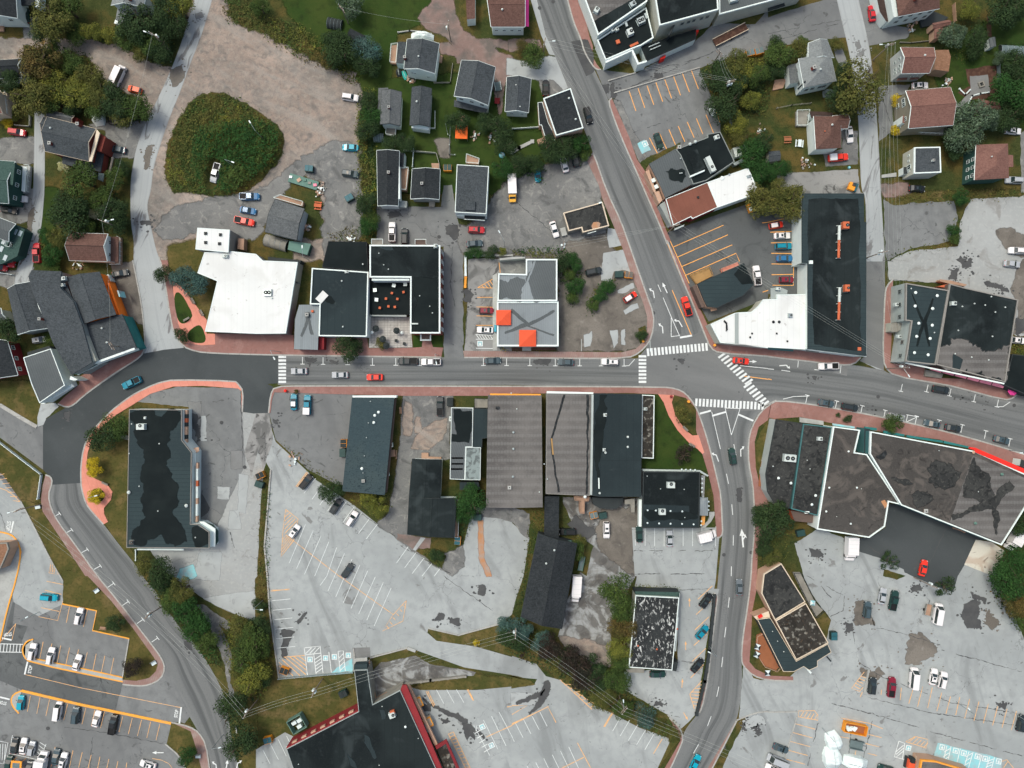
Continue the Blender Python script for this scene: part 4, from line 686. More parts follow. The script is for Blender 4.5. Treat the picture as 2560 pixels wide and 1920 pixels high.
marks(Q3,'paint_thin',['22 1065,1340 1065,1395']+['22 %d,1245 %d,1400'%(x,x)for x in(1150,1232,1314,1397,1478,1560,1640)]+['22 1758,1250 1758,1400'],.14)
# south-west car park
marks(Q3,Q18,['03 405,45 545,72','03 390,122 535,158','03 370,198 520,215','03 355,272 512,305','03 335,350 500,384 545,215','03 603,260 575,402','03 680,270 648,420','03 758,283 722,438','03 833,300 805,455',
      '03 375,567 345,715','03 450,582 430,690','03 527,600 495,750','03 603,617 570,770','03 680,635 650,780','03 757,655 725,790','03 833,670 802,822','03 908,688 877,830','03 985,705 955,850',
      '03 265,1035 238,1170','03 348,1045 320,1188','03 430,1065 398,1208','03 510,1085 475,1225','03 587,1100 552,1243','03 665,1120 632,1260','03 745,1135 710,1278','03 822,1155 790,1295','03 905,1170 870,1312','03 980,1190 950,1330','03 1063,1210 1030,1345','03 1145,1225 1110,1365','03 1225,1240 1190,1380','03 1303,1258 1270,1398','03 1383,1275 1350,1415'],.15)
marks(Q3,Q18,['03 478,1475 440,1659','03 632,1505 600,1659','03 712,1522 680,1659','03 790,1545 762,1659','03 865,1560 845,1659','03 942,1580 925,1659','03 1020,1600 1008,1659','03 1098,1610 1090,1659','03 220,850 700,965 1560,1135','03 0,575 140,410','03 138,410 105,550','03 1315,1575 1400,1590 1460,1620 1490,1659','02 425,1630 445,1520 505,1645 425,1630'],.15)
marks(Q3,Q50,['02 0,1275 100,1300 150,1350 185,1450 150,1659 03 60,300 5,570','02 95,1659 140,1400','03 0,100 40,0']+['02 %d,%d %d,%d'%(140-i*7,1420+i*32,182-i*5,1440+i*32)for i in range(8)]+['03 %d,%d %d,%d'%(75-i*9,30+i*42,130-i*11,60+i*40)for i in range(12)],.18)
marks('hatch_marking',Q18,['02 %d,%d %d,%d'%(-20+i*22,790+i*36,40+i*22,775+i*40)for i in range(7)]+['02 -20,890 60,920 130,970 175,1015','02 440,1560 440,1620','02 455,1560 455,1625','02 470,1590 470,1630'],.16)
marks('stop_line_marking',Q9,['02 118,1185 95,1285','03 240,740 215,850','03 20,535 102,552','03 0,1045 85,1065','03 1567,1132 1550,1280'],.45)
marks(Q35,Q9,['03 -40,583 200,590','03 -40,655 190,658']+['03 %d,585 %d,657'%(10+i*28,2+i*28)for i in range(7)],.2)
marks('hatch_marking','paint_thin',['03 0,1425 70,1440 35,1620 0,1615','03 110,1375 80,1530 345,1590 400,1450','03 140,1470 160,1400']+['03 %d,1590 %d,1450'%(0+i*20,5+i*22)for i in range(3)]+fan('03',(345,1435),(400,1470),(320,1550),(350,1590),5),.16)
# lettering painted on the tarmac
def letters(s,text,size,ang,mat=Q9,name='stop_marking'):
    p=pt(s,MARK_Z+.012);cu=bpy.data.curves.new(name,'FONT');cu.body=text;cu.size=size;cu.align_x='CENTER';cu.align_y='CENTER'
    cu.materials.append(MATS[mat]);cu.offset=.03;o=bpy.data.objects.new(name,cu);COL.objects.link(o);o.location=p;o.rotation_euler.z=R(ang);o.scale=(.85,1.25,1)
    return tag(o,kind=Q29)
letters('02 72,1225','STOP',1.25,-98);letters('03 68,503','STOP',1.05,-186+12);letters('03 262,808','STOP',1.05,78);letters('03 25,1095','STOP',1.,168);letters('03 1525,1190','STOP',1.05,80)
# ================================================================ BUILDINGS
WINM={}
def win_mesh(wd,ht,fm):
    k=(wd,ht,fm)
    if k not in WINM:
        f=MB();t=.12
        for x,z,a,b in((0,ht/2-t/2,wd,t),(0,-ht/2+t/2,wd,t),(-wd/2+t/2,0,t,ht),(wd/2-t/2,0,t,ht),(0,0,.07,ht)):
            f.box((x,-.05,z),(a,.10,b),fm)
        g=MB();g.box((0,-.02,0),(wd-.2,.04,ht-.2),'glass');WINM[k]=(f.mesh('window'),g.mesh('pane'))
    return WINM[k]
class Bld:
    def __init__(s,name,label,cat,ctr,group=None):
        c=pt(ctr)if isinstance(ctr,str)else ctr
        s.root=empty(name,(c.x,c.y,0),label=label,cat=cat,group=group);s.o=-s.root.location;s.walls=[]
    def put(s,mb,name,parent=None):
        ob=mb.build(name,parent or s.root)
        if parent is None:ob.location=s.o
        return ob
    def flat(s,pts,h,wall=Q1,roof=Q45,par=Q0,pw=.35,ph=.35,z0=0.,walk=False):
        """flat roof with a parapet; outline traced at roof height"""
        poly=[w(q,h)for q in P(pts)];base=[(p.x,p.y)for p in poly]
        m=MB();wi=inset(base,.04);m.prism(wi,z0,h-ph-.02,wall);s.put(m,'wall')
        if ph>0:
            a=base;b=inset(base,pw);m=MB();n=len(a)
            for i in range(n):
                j=(i+1)%n;q=[a[i],a[j],b[j],b[i]]
                m.prism([(x[0],x[1])for x in q],h-ph-.4,h,par)
            s.put(m,'parapet')
            m=MB();m.prism([(x[0],x[1])for x in inset(base,pw*.6)],h-ph-.01,h-ph+.03,roof);s.roof=s.put(m,'roof')
        else:
            m=MB();m.prism(inset(base,-pw),h-.3,h,roof,bottom=True);s.roof=s.put(m,'roof')
        s.walls=base;s.h=h;s.top=h-max(ph,0);s.z0=z0;return s
    def _slab(s,m,q,mat,th=.18):
        n=(q[1]-q[0]).cross(q[2]-q[0]);n.normalize()
        if n.z<0:q=list(reversed(q));n=-n
        lo=[p-Vector((0,0,th))for p in q];m.face(q,mat);m.face(list(reversed(lo)),mat)
        for i in range(len(q)):
            j=(i+1)%len(q);m.face([q[i],lo[i],lo[j],q[j]],mat)
    def gable(s,pts,h,rh,wall=Q1,roof=Q49,axis=0,hip=0.,z0=0.,trim=Q0,over=.35,nr=None):
        """four eave corners a b c d; the gable ends are a-b and c-d (axis 0) or b-c and d-a (axis 1); hip pulls the ridge ends in"""
        q=[w(x,h)for x in P(pts)]
        if axis:q=q[1:]+q[:1]
        a,b,c,d=q;up=Vector((0,0,rh));m1,m2=(a+b)/2,(c+d)/2
        r1,r2=m1.lerp(m2,hip)+up,m2.lerp(m1,hip)+up;r1m,r2m=r1,r2
        m=MB();s._slab(m,[a,r1,r2,d],roof);s._slab(m,[b,c,r2,r1],roof)
        if hip:s._slab(m,[a,b,r1],roof);s._slab(m,[c,d,r2],roof)
        cap=MB();add=(r2-r1).normalized()*.02;cap.tube(r1-add,r2+add,.09,.09,roof,5)
        s.roof=s.put(m,'roof');s.put(cap,'ridge_cap',s.roof)
        base=[(p.x,p.y)for p in(a,b,c,d)];wi=inset(base,over);m=MB();n=4;sg=area(base)>0
        zs=h-.2
        for i in range(4):
            j=(i+1)%4;f=[(*wi[i],z0),(*wi[j],z0),(*wi[j],zs),(*wi[i],zs)]
            if i in(0,2)and not hip:mid=(Vector(wi[i])+Vector(wi[j]))/2;f=f[:3]+[(mid.x,mid.y,zs+rh*.93)]+f[3:]
            m.face(f if sg else list(reversed(f)),wall)
        s.put(m,'wall')
        if trim:
            m=MB()
            if not hip:
                for e0,e1,rr in((a,b,r1),(d,c,r2)):
                    for e in(e0,e1):
                        out=(r1-r2 if rr is r1 else r2-r1);out.z=0;out=out.normalized()*.03
                        m.tube(e+out-Vector((0,0,.12)),rr+out-Vector((0,0,.12)),.13,.13,trim,4)
            for e0,e1 in((a,d),(b,c)):m.tube(e0-Vector((0,0,.16)),e1-Vector((0,0,.16)),.11,.11,trim,4)
            s.put(m,'roof_trim')
        s.walls=[tuple(x)for x in wi]
        if axis:s.walls=s.walls[-1:]+s.walls[:-1]
        s.h=h;s.top=h+rh*.5;return s
    def win(s,edge,ts,z,wd=1.1,ht=1.3,fm=Q0,name='window'):
        W=s.walls;a=Vector(W[edge][:2]);b=Vector(W[(edge+1)%len(W)][:2]);e=(b-a).normalized()
        sg=1 if area(W)>0 else-1;nrm=Vector((e.y,-e.x))*sg;f,g=win_mesh(wd,ht,fm)
        if isinstance(ts,int):ts=[(i+.5)/ts for i in range(ts)]
        rz=math.atan2(nrm.y,nrm.x)+math.pi/2
        for zz in(z if isinstance(z,(list,tuple))else[z]):
            for t in ts:
                p=a.lerp(b,t)+nrm*.02;o=link(name,f,s.root,(p.x+s.o.x,p.y+s.o.y,zz));o.rotation_euler.z=rz;link('pane',g,o)
        return s
    def at(s,q,z):p=pt(q,z);return(p.x+s.o.x,p.y+s.o.y,p.z)
    def vent(s,qs,z=None,r=.28,hh=.5,mat='hvac',name='roof_vent'):
        z=z or s.top;toks=qs.split();t=toks[0]
        for q in toks[1:]:
            if ',' not in q:t=q;continue
            x,y,_=s.at(t+' '+q,z);m=MB();m.tube((0,0,0),(0,0,hh*.7),r*.6,r*.6,mat,8);m.tube((0,0,hh*.6),(0,0,hh),r,r*.55,mat,10);m.build(name,s.root,(x,y,z))
        return s
    def hvac(s,q,size=(2,1.4,1.),ang=0,z=None,mat='hvac',fans=1):
        z=z or s.top;x,y,_=s.at(q,z);m=MB();m.box((0,0,size[2]/2+.1),size,mat);m.box((0,0,.06),(size[0]+.15,size[1]+.15,.12),'steel')
        o=m.build('hvac_unit',s.root,(x,y,z));o.rotation_euler.z=R(ang)
        for i in range(fans):
            g=MB();r=min(size[0],size[1])*.3;g.tube((0,0,0),(0,0,.06),r,r,'fan_dark',12);g.tube((0,0,.05),(0,0,.1),r*.3,r*.3,'steel',8)
            k=(i-(fans-1)/2)*size[0]*.42+(size[0]*.2 if fans==1 else 0);g.build('fan',o,(k,0,size[2]+.1))
        return s
    def chimney(s,q,z,size=.7,hh=1.4,mat=Q42,ang=0):
        x,y,_=s.at(q,z);m=MB();m.box((0,0,hh/2-.4),(size,size,hh+.8),mat);m.box((0,0,hh+.04),(size+.15,size+.15,.12),Q11);m.tube((0,0,hh+.1),(0,0,hh+.35),.14,.12,'fan_dark',8)
        o=m.build('chimney',s.root,(x,y,z));o.rotation_euler.z=R(ang);return s
    def box(s,name,q,z,size,mat,ang=0,top=None):
        x,y,_=s.at(q,z+size[2]/2);m=MB();m.box((0,0,0),size,mat,0,top);o=m.build(name,s.root,(x,y,z+size[2]/2));o.rotation_euler.z=R(ang);return s
    def slab(s,name,pts,z0,z1,mat,top=None):
        m=MB();m.prism([(p.x,p.y)for p in(w(q,z1)for q in P(pts))],z0,z1,mat,top,True);s.put(m,name);return s
    def over(s,name,pts,mat,z=None,rag=0.,dz=.05):
        z=z or s.top;p=[w(q,z)for q in P(pts)]
        if rag:p=ragged(p,rag,.5);o=link(name,feathered(p,z+dz,mat,.08+rag*.4),s.root);o.location=s.o;return s
        m=MB();m.face([(v[0],v[1],z+dz)for v in ccw(p)],mat);s.put(m,name);return s
    def rail(s,name,pts,z,hh=1.,mat=Q0,closed=False):
        p=[w(q,z)for q in P(pts)];m=MB();n=len(p)
        for i in range(n if closed else n-1):
            a,b=p[i],p[(i+1)%n];u=Vector((0,0,hh));m.tube(a+u,b+u,.06,.06,mat,4);m.tube(a+u*.5,b+u*.5,.03,.03,mat,4)
            k=max(1,int((b-a).length/1.2))
            for j in range(k+1):c=a.lerp(b,j/k);m.tube(c,c+u,.05,.05,mat,4)
        s.put(m,name);return s
    def deck(s,pts,z=.8,mat='wood',rail=True,rm=Q0):
        s.slab('deck',pts,.05,z,mat)
        if rail:s.rail('deck_rail',pts,z,1.,rm,True)
        return s
    def duct(s,q1,q2,z,mats=('hvac',Q8)):
        a=pt(q1,z)+s.o;b=pt(q2,z)+s.o;m=MB();md=a.lerp(b,.45);m.tube(a,md,.38,.38,mats[0],8);m.tube(md,b,.34,.34,mats[1],8)
        for i in range(5):
            c=a.lerp(b,i/4);m.box((c.x,c.y,z-.3),(1.3,.12,.12),'hvac');m.box((c.x-.5,c.y,z-.55),(.1,.1,.5),'hvac');m.box((c.x+.5,c.y,z-.55),(.1,.1,.5),'hvac')
        m.build('exhaust_duct',s.root);return s
    def awn(s,pts,z0,z1,mat,name='awning'):
        """sloped awning: outer edge p0-p1 at z0, wall edge p2-p3 at z1"""
        q=P(pts);a,b=w(q[0],z0),w(q[1],z0);c,d=w(q[2],z1),w(q[3],z1);m=MB();s._slab(m,[a,b,c,d],mat,.08);s.put(m,name);return s
def ctr(s):
    p=P(s);return w((sum(q[0]for q in p)/len(p),sum(q[1]for q in p)/len(p)))
def B(name,label,pts,cat='building',group=None):return Bld(name,label,cat,ctr(pts),group)
def house(label,pts,h,rh,**k):return Bld('house',label,'house',ctr(pts)).gable(pts,h,rh,**k)
def flatb(name,label,pts,h,**k):return Bld(name,label,k.pop('cat','building'),ctr(pts)).flat(pts,h,**k)
# ---- north west
s='00 -200,-150 125,-150 147,155 -200,150'
b=house('dark roofed white house cut by the top left corner',s,5.5,2,roof=Q12,axis=0).win(2,2,3.8)
b.slab('side_roof','00 155,-60 292,-60 292,45 158,45',2.6,2.9,Q12).slab('porch','00 158,50 200,50 195,165 155,160',0,2.4,Q1).slab('porch','00 296,-60 345,-60 340,60 300,60',0,2.4,Q1).deck('00 -60,160 35,170 30,270 -60,270',.5,'wood',False)
s='00 985,-60 1262,-60 1238,60 958,42'
b=house('light grey roofed house at top edge among green trees',s,5.5,1.8,roof='shingle_light',axis=0).chimney('00 1130,0',6.6)
b.slab('side_roof','00 1018,58 1110,75 1055,200 998,170',2.9,3.1,'shingle_light').slab('entrance_porch','00 995,170 1050,185 1040,215 985,200',0,1.9,Q0).slab('wall','00 1020,70 1095,85 1045,195 1000,165',0,2.85,Q1).rail('balcony','00 1240,0 1275,10 1245,100',3.,1.)
s='00 -200,530 180,507 192,665 -200,690';b=house('blue black roofed house at the left edge beside mixed trees',s,4.5,1.6,roof=Q12,axis=1).deck('00 190,560 235,650 230,700 190,690',.5,Q5,False)
s='00 -200,780 0,780 18,978 -200,985';b=house('cream walled brown roofed house at the left edge',s,6,1.8,wall='cream',roof=Q30,trim='cream',axis=1).slab('porch','00 10,790 60,800 75,990 20,985',0,3,'cream').rail('porch_rail','00 55,790 78,990',3,.8)
s='00 405,1008 828,1112 768,1392 388,1305';b=house('large slate roofed red brick house with cream gable',s,6,1.9,wall=Q42,roof=Q4,axis=1,trim='cream')
b.gable('00 375,1008 500,1035 470,1172 358,1152',5.6,1.,wall=Q42,roof=Q4,axis=1,trim='cream').gable('00 440,955 640,1000 618,1062 395,1010',3.4,.7,wall=Q42,roof=Q49,axis=1,trim='cream')
b.slab('gable_cladding','00 836,1118 862,1150 792,1396 768,1394',5.9,6.2,'cream').flat('00 770,1330 880,1310 890,1330 865,1480 680,1440 690,1380',3,wall=Q42,roof=Q4,par=Q4,pw=.15,ph=0.)
b.flat('00 545,1345 660,1375 650,1440 540,1410',3,wall=Q42,roof=Q4,ph=0.,pw=.1).chimney('00 455,1250',6.4).chimney('00 695,1085',6.4).slab('back_door_step','00 630,1010 672,1020 660,1075 618,1058',0,2.6,Q42).slab('entrance_canopy','00 850,1490 900,1500 890,1570 845,1550',2.2,2.4,Q34).slab('bay','00 862,1150 912,1185 875,1310 830,1300',0,5.,Q42).deck('00 700,1455 830,1490 820,1540 700,1500',.8,Q5)
b.walls=[(p.x,p.y)for p in(w(q,4)for q in P('00 920,1180 885,1310'))]+[b.walls[0]];b.win(0,3,3.4,1.,1.2)
b.vent('00 440,1108',7.4,.3)
s='00 -200,1375 128,1395 01 72,98 -200,80';b=house('green roofed house with white porch at left edge',s,6,1.8,wall=Q46,roof='roof_green',axis=1)
b.slab('porch_roof','00 195,1440 232,1440 215,1659 185,1650',2.6,2.8,Q0).rail('porch_rail','00 225,1430 268,1435 250,1659',2.2,1.).slab('porch','00 180,1430 262,1435 245,1659 01 170,20 150,20 00 160,1640',0,.9,Q11).win(1,3,3.6)
b.slab('dormer','00 60,1470 130,1405 120,1500 110,1600 85,1590',6.3,7.0,Q46,'roof_green')
s='01 -200,150 133,275 72,428 -200,330';b=house('grey and teal roofed house with skylights at left edge',s,5.5,1.2,wall=Q46,roof=Q15,axis=1)
b.slab('lower_roof','01 75,430 135,280 215,325 150,555 20,620 -200,660 -200,340',3.9,4.1,'roof_green').slab('wall','01 90,430 145,290 200,330 140,545 20,600 -200,640 -200,350',0,3.9,Q46)
for q in('01 130,342','01 32,428','01 175,358','01 12,492','01 45,568'):b.box('skylight',q,4.1,(.9,1.5,.12),Q0,-25,'skylight')
b.deck('01 80,430 115,440 105,480 65,470',4.1,Q5,True)
s='01 -250,1240 60,1285 152,1582 -250,1650';b=house('black roofed red walled house at left edge by grass',s,5,1.5,wall=Q41,roof=Q12,axis=0).win(1,3,3.)
s='01 -120,1005 5,1005 75,1118 -120,1135';b=house('small pale green house at left edge behind the pub',s,4,1,wall=Q26,roof=Q15,axis=1)
s='01 598,352 930,362 925,598 600,590';b=house('brown shingled white gabled house with side porch',s,5,1.9,roof='shingle_dkbrown',axis=1,wall=Q1).win(1,2,3.3,1.,1.3).chimney('01 640,352',5.,.6)
b.roof.data.materials[0]=MATS[Q40];b.slab('porch_roof','01 958,388 1022,385 1022,605 955,600',2.9,3.1,Q40).rail('porch_rail','01 1022,385 1050,400 1048,628 960,628',.8,1.).slab('porch','01 960,390 1045,395 1045,625 960,625',0,.8,'wood')
# corner complex
s='01 275,680 525,690 515,830 630,950 705,1150 790,1470 620,1572 460,1300 370,1060 290,870 250,730'
b=flatb('pub','long slate roofed pub complex with orange end wall',s,8,wall=Q10,roof=Q4,par=Q4,pw=.15,ph=0.,cat='building')
b.gable('01 62,838 268,775 432,1172 150,1232',5.5,1.6,wall=Q10,roof=Q4,axis=0)
b.gable('01 575,735 860,688 1005,1060 700,1150',6.6,1.2,wall='orange_wall',roof=Q4,axis=0,trim=None)
b.slab('side_roof','01 520,830 575,800 640,950 625,955',6.3,6.5,Q4).flat('01 715,1152 1050,1062 1172,1342 812,1466',5.6,wall='teal',roof=Q4,par=Q4,pw=.2,ph=0.)
b.slab('mural','01 925,790 945,785 1040,1060 1025,1060',2.4,5.,'orange_wall').slab('mural','01 1010,850 1022,850 1040,905 1028,905',2.0,4.9,Q36)
b.slab('gable_cladding','01 272,778 282,800 425,1150 440,1172 405,1140 330,990',6.6,7.2,Q1).vent('01 885,1177 928,1300 545,1240 385,830',None,.3).slab('parapet','01 812,1470 1160,1345 1166,1362 820,1486',3.5,5.7,Q0).slab('sign_board','01 625,1572 800,1485 840,1490 690,1580',4.2,4.5,Q46).rail('balcony','01 690,1582 880,1485',3.6,1.)
b.slab('bay','01 680,1170 720,1170 830,1455 795,1470',5.6,7.,Q26).hvac('01 560,750',(1.2,.9,.8),10,7).hvac('01 545,808',(1.2,.7,.8),10,7,fans=1).hvac('01 968,755',(2.,1.1,1.8),-65,.5,fans=0).chimney('01 370,1100',8,.6)
b.walls=[tuple(x[:2])for x in(w(q,5.5)for q in P('01 722,1165 826,1450 790,1470'))];b.win(0,[.35,.7],6.2,1.3,1.)
s='01 200,1430 438,1352 02 560,12 340,166 270,0'
b=flatb('corner_shop','grey roofed corner building with stepped white side wall',s,5.5,wall=Q1,roof=Q15,par=Q0,pw=.2,ph=.15).slab('loading_shed','01 235,1385 420,1330 440,1345 240,1425',0,3.5,Q2)
b.slab('shop_canopy','02 350,168 620,0 640,20 380,170',2.6,3.,Q0).box('sign_board','02 430,128',3.3,(1.6,.12,.7),Q0,28).box('sign_board','02 520,70',3.3,(3.,.12,.7),Q0,32).slab('buttress','01 610,1590 672,1620 640,1630 600,1620',0,5,Q1)
# ---- north centre
s='20 -230,-110 112,-110 112,230 -180,230';b=house('brown roofed white bungalow with pink awning at top edge',s,5.2,1.2,roof=Q40,axis=1).win(2,4,2.6,1.,.8).slab('side_wing','10 1808,-110 1893,-110 1893,160 1822,168',0,3.5,Q1,Q40).vent('10 2128,85',6.2,.3)
b.awn('20 145,-40 145,230 114,225 112,-40',3.4,4.4,'magenta')
s='10 1306,338 1583,376 1545,632 1278,592';b=house('charcoal shingled white house with rear deck beside camper',s,6.2,1.5,roof=Q4,axis=0).win(2,[.25],[2.5],.9,.7).win(2,[.7,.8],[3.6],.7,.7).vent('10 1405,490',7.6,.28).chimney('10 1290,512',6.2,.6)
b.slab('side_wing','10 1228,360 1300,362 1275,550 1212,545',0,3.3,Q1,Q4).deck('10 1172,392 1228,385 1212,550 1160,545',1.,'wood')
b.deck('10 1580,475 1612,480 1605,540 1570,535',.6,'wood',False)
s='10 1085,780 1258,795 1245,1085 1072,1072';b=house('grey shingled cottage with rusty chimney beside hedge',s,4.2,1.2,roof=Q49,axis=0,trim=Q2).chimney('10 1152,935',5.2,.5,1.).slab('lean_to','10 1058,760 1140,757 1140,785 1082,785 1078,975 1050,970',0,3.,Q10,Q49).deck('10 1130,1090 1215,1100 1205,1180 1125,1165',.6,Q5)
s='10 1348,752 1518,765 1500,1092 1328,1082';b=house('narrow slate roofed cottage on the lawn with white rear wall',s,4.2,1.2,roof=Q4,axis=0,trim=Q2).vent('10 1390,880',5.3,.3).slab('rear_porch','10 1345,1085 1450,1092 1495,1105 1495,1125 1345,1105',0,2.5,Q1).rail('garden_fence','10 1550,970 1550,1120 1500,1118',0,1.2)
s='10 1775,520 2068,580 2005,908 1712,828';b=house('large dark shingled house with white gable and lower porch roof',s,6.6,1.6,roof=Q4,axis=0).win(2,3,4.9,1.,.8,Q10).slab('porch_roof','10 1712,862 2000,935 1988,982 1710,920',2.7,2.9,Q4).rail('porch_rail','10 1715,915 1985,975',.8,1.).slab('porch','10 1730,860 1990,925 1980,970 1725,910',0,.8,'wood')
s='20 -45,665 165,680 142,972 -60,962';b=house('slate roofed garage with white front beside the black roofed building',s,4.2,1.3,roof=Q4,axis=0).win(2,2,2.2,1.,.8).vent('20 35,735 68,922',5,.2,.3)
s='10 1043,1300 1238,1305 11 1228,118 1052,118';b=house('black roofed long house next to the yellow hedge',s,5,.8,roof=Q12,axis=0).chimney('10 1148,1495',5.5,.6,.8,Q8).slab('side_wing','10 1240,1312 1283,1320 1275,1445 1235,1440',0,3.4,Q1,Q12).deck('10 1248,1450 1320,1455 1300,1645 1243,1640',2.,'wood').slab('gutter_wall','10 1222,1436 1240,1438 11 1245,60 1228,60',2.5,5,Q1).slab('porch','11 1235,70 1305,80 1300,135 1230,130',0,2.2,Q10)
b.rail('terrace_rail','11 1065,122 1230,128',2.2,1.)
s='10 1350,1460 1590,1462 11 1582,62 1335,58';b=house('dark roofed square house between fences and lane',s,4.6,1.1,roof=Q12,axis=0,wall=Q10).chimney('10 1435,1590',5.4,.6,.7).slab('rear_annex','10 1515,1410 1582,1410 1580,1458 1520,1455',0,2.2,Q1,'wood').slab('entrance_step','11 1495,75 1545,75 1540,125 1495,125',0,1.2,Q5)
s='10 1735,1420 2012,1437 11 1990,190 1718,175';b=flatb('house','slate roofed rectangular house with white edge and front balcony',s,6,roof=Q4,par=Q0,pw=.18,ph=.06,cat='house').slab('roof_lantern','11 1810,80 1895,80 1892,158 1808,155',6,6.5,Q4).slab('porch_roof','11 1802,188 1982,195 1975,245 1800,238',2.9,3.1,Q12).rail('balcony_rail','11 1800,240 1978,250',3.1,.8).deck('10 1820,1338 1930,1378 1925,1418 1815,1410',1.2,'wood')
b.slab('porch','11 1735,180 1975,190 1970,235 1740,205',0,2.8,Q1)
s='11 165,62 418,145 352,415 78,345';b=house('weathered grey shingled house with rear deck by green tarpaulin shed',s,5,1.3,roof=Q49,axis=1,wall='lilac_wall',trim=Q2).deck('11 160,55 215,30 412,88 402,125',1.2,'wood').box('solar_patch','11 380,250',5.3,(.5,.8,.1),'steel',10)
# ---- garden sheds
def shed(label,pts,h,rh=.6,roof=Q12,wall=Q10,axis=0):return Bld('shed',label,'shed',ctr(pts),'sheds in the back gardens').gable(pts,h,rh,wall=wall,roof=roof,axis=axis,trim=None,over=.12)
shed('black roofed garden shed with white gable near tarpaulin','10 815,245 948,312 898,398 780,342',2.6,.7,Q12,Q1,1)
shed('cedar red L shaped shed roof by the patio tables','30 1420,200 1562,170 1586,215 1425,250',3,.5,Q30,Q6,1)
shed('red shingled shed behind the leafy silver tree','30 1440,250 1515,240 1500,325 1438,335',2.8,.4,Q30,Q6)
shed('charcoal garden shed left of the brown hipped house','30 5,1308 102,1300 108,1385 0,1402',2.6,.5,Q4,Q26,1)
shed('small grey shed with glazed side on the long lawn','30 1910,330 1962,318 1972,400 1925,410',2.6,.3,Q15,Q1)
shed('brown roofed garage half hidden under trees by patio','30 1840,862 1990,878 2010,960 1870,935',3.2,.5,Q30,'olive_wall',1)
def barrel(label,pts,r,mat,name='shelter',cat='shelter'):
    q=[w(x,0)for x in P(pts)];a,b=q;d=(b-a).normalized();n=Vector((-d.y,d.x,0));m=MB();K=10
    ring=[n*(r*math.cos(math.pi*i/K))+Vector((0,0,r*1.05*math.sin(math.pi*i/K)))for i in range(K+1)]
    for i in range(K):m.face([a+ring[i+1],a+ring[i],b+ring[i],b+ring[i+1]],mat)
    r0=empty(name,tuple(a.lerp(b,.5)),label=label,cat=cat,group='arched tarpaulin shelters');o=m.build(Q48,r0);o.location=-r0.location
    m=MB()
    for k in range(5):
        c=a.lerp(b,k/4)
        for i in range(K):m.tube(c+ring[i]*1.01,c+ring[i+1]*1.01,.04,.04,'steel',4)
    for e in(a,b):m.face([e+x*.98 for x in ring],Q20)
    o=m.build('frame',r0);o.location=-r0.location
barrel('black tarpaulin arched shelter on the big lawn','10 625,200 745,225',1.5,Q20);barrel('dark arched shelter behind the cottage with chimney','10 1020,1195 1105,1190',1.2,Q34)
barrel('brown arched shelter beside the grey shingled house','11 85,415 275,470',1.7,Q5);barrel('blue grey arched greenhouse by the eastern hedge','30 1990,440 2200,450',1.5,Q34)
s='11 290,425 470,450 440,540 278,495';flatb('store_shed','green corrugated shed beside the brown arched shelter',s,2.6,wall=Q46,roof=Q28,par=Q28,pw=.1,ph=0.,cat='shed')
# ---- centre north
s='01 1875,770 1705,700 1765,520 2005,512 2212,535 11 58,592 360,605 258,1222 01 2212,1225 1770,1205'
b=flatb('white_roofed_hall','large white roofed hall with chamfered side by the park',s,5.2,wall='taupe_trim',roof='white_roof',par=Q0,pw=.18,ph=.08).flat('01 1705,308 1985,326 1972,522 1688,495',6.2,wall='taupe_trim',roof='white_roof',par=Q0,pw=.15,ph=.06)
for q in('01 1777,358','01 1905,370','01 1777,437','01 1897,447'):b.box('skylight',q,6.2,(.8,.8,.2),'steel',0,'fan_dark')
b.top=5.2;b.hvac('11 105,870',(2,1.8,.5),0,5.2,'steel',2).hvac('01 1950,555',(1.4,.9,.7),0,5.2).vent('11 140,918',5.2,.25,.3,'steel');b.slab('back_wing','11 105,560 390,590 380,612 100,600',0,3.4,Q2).slab('lean_to','01 2060,400 2110,405 2105,500 2050,490',0,2.4,'wood')
b.slab('flue','11 320,762 382,785 378,800 318,775',3.2,3.9,Q2)
s='11 482,655 972,690 958,1250 540,1245 548,972 465,970'
b=flatb('shop_building','black roofed shop with white parapet and tilted white roof panel',s,5.4,wall=Q1,roof=Q19,par=Q0,pw=.32)
b.box('roof_panel','11 570,908',b.top,(2.0,3.0,.2),'white_roof',-42).over('dark_pond_stain','11 590,905 650,900 678,950 665,972 610,950',Q7,None,.3).vent('11 743,770 753,1165 925,625',None,.25).hvac('11 787,690',(1,.6,.5),0)
b.flat('11 625,425 955,430 972,685 570,650',4.6,wall=Q2,roof=Q7,par=Q23,pw=.15,ph=.05).flat('11 375,978 547,975 530,1360 332,1355 340,1100',4.2,wall=Q41,roof='grey_metal',par='grey_metal',pw=.1,ph=0.)
b.slab('side_wall','11 535,1250 590,1255 585,1360 532,1360',0,2.6,Q41).over(Q32,'11 430,1040 468,1040 462,1100 495,1230 470,1230 450,1120 400,1250 390,1240 435,1100',Q15,4.2,.3).chimney('11 448,1062',4.2,.8,1.,Q23).box('flue_cap','11 488,1030',4.2,(.6,.6,.5),Q8)
s='11 980,455 1592,458 1592,1222 1330,1222 1332,740 980,738'
b=flatb('apartment_building','U shaped black roofed red brick block with white parapet',s,7.5,wall=Q42,roof=Q45,par=Q0,pw=.38)
b.over(Q32,'11 1380,745 1560,740 1560,1200 1380,1200 1365,1050 1395,960 1360,850',Q7,None,.6).over(Q32,'11 1060,470 1170,470 1190,495 1130,500 1080,490',Q19,None,.3,.06).vent('11 1063,530 1145,668 1105,630 1415,898 1502,987 1525,1045',None,.18,.3).hvac('11 1553,470',(.9,.9,1.),0,fans=1).box('exhaust_duct','11 1368,1138',b.top+.2,(2.,.35,.4),'hvac',0)
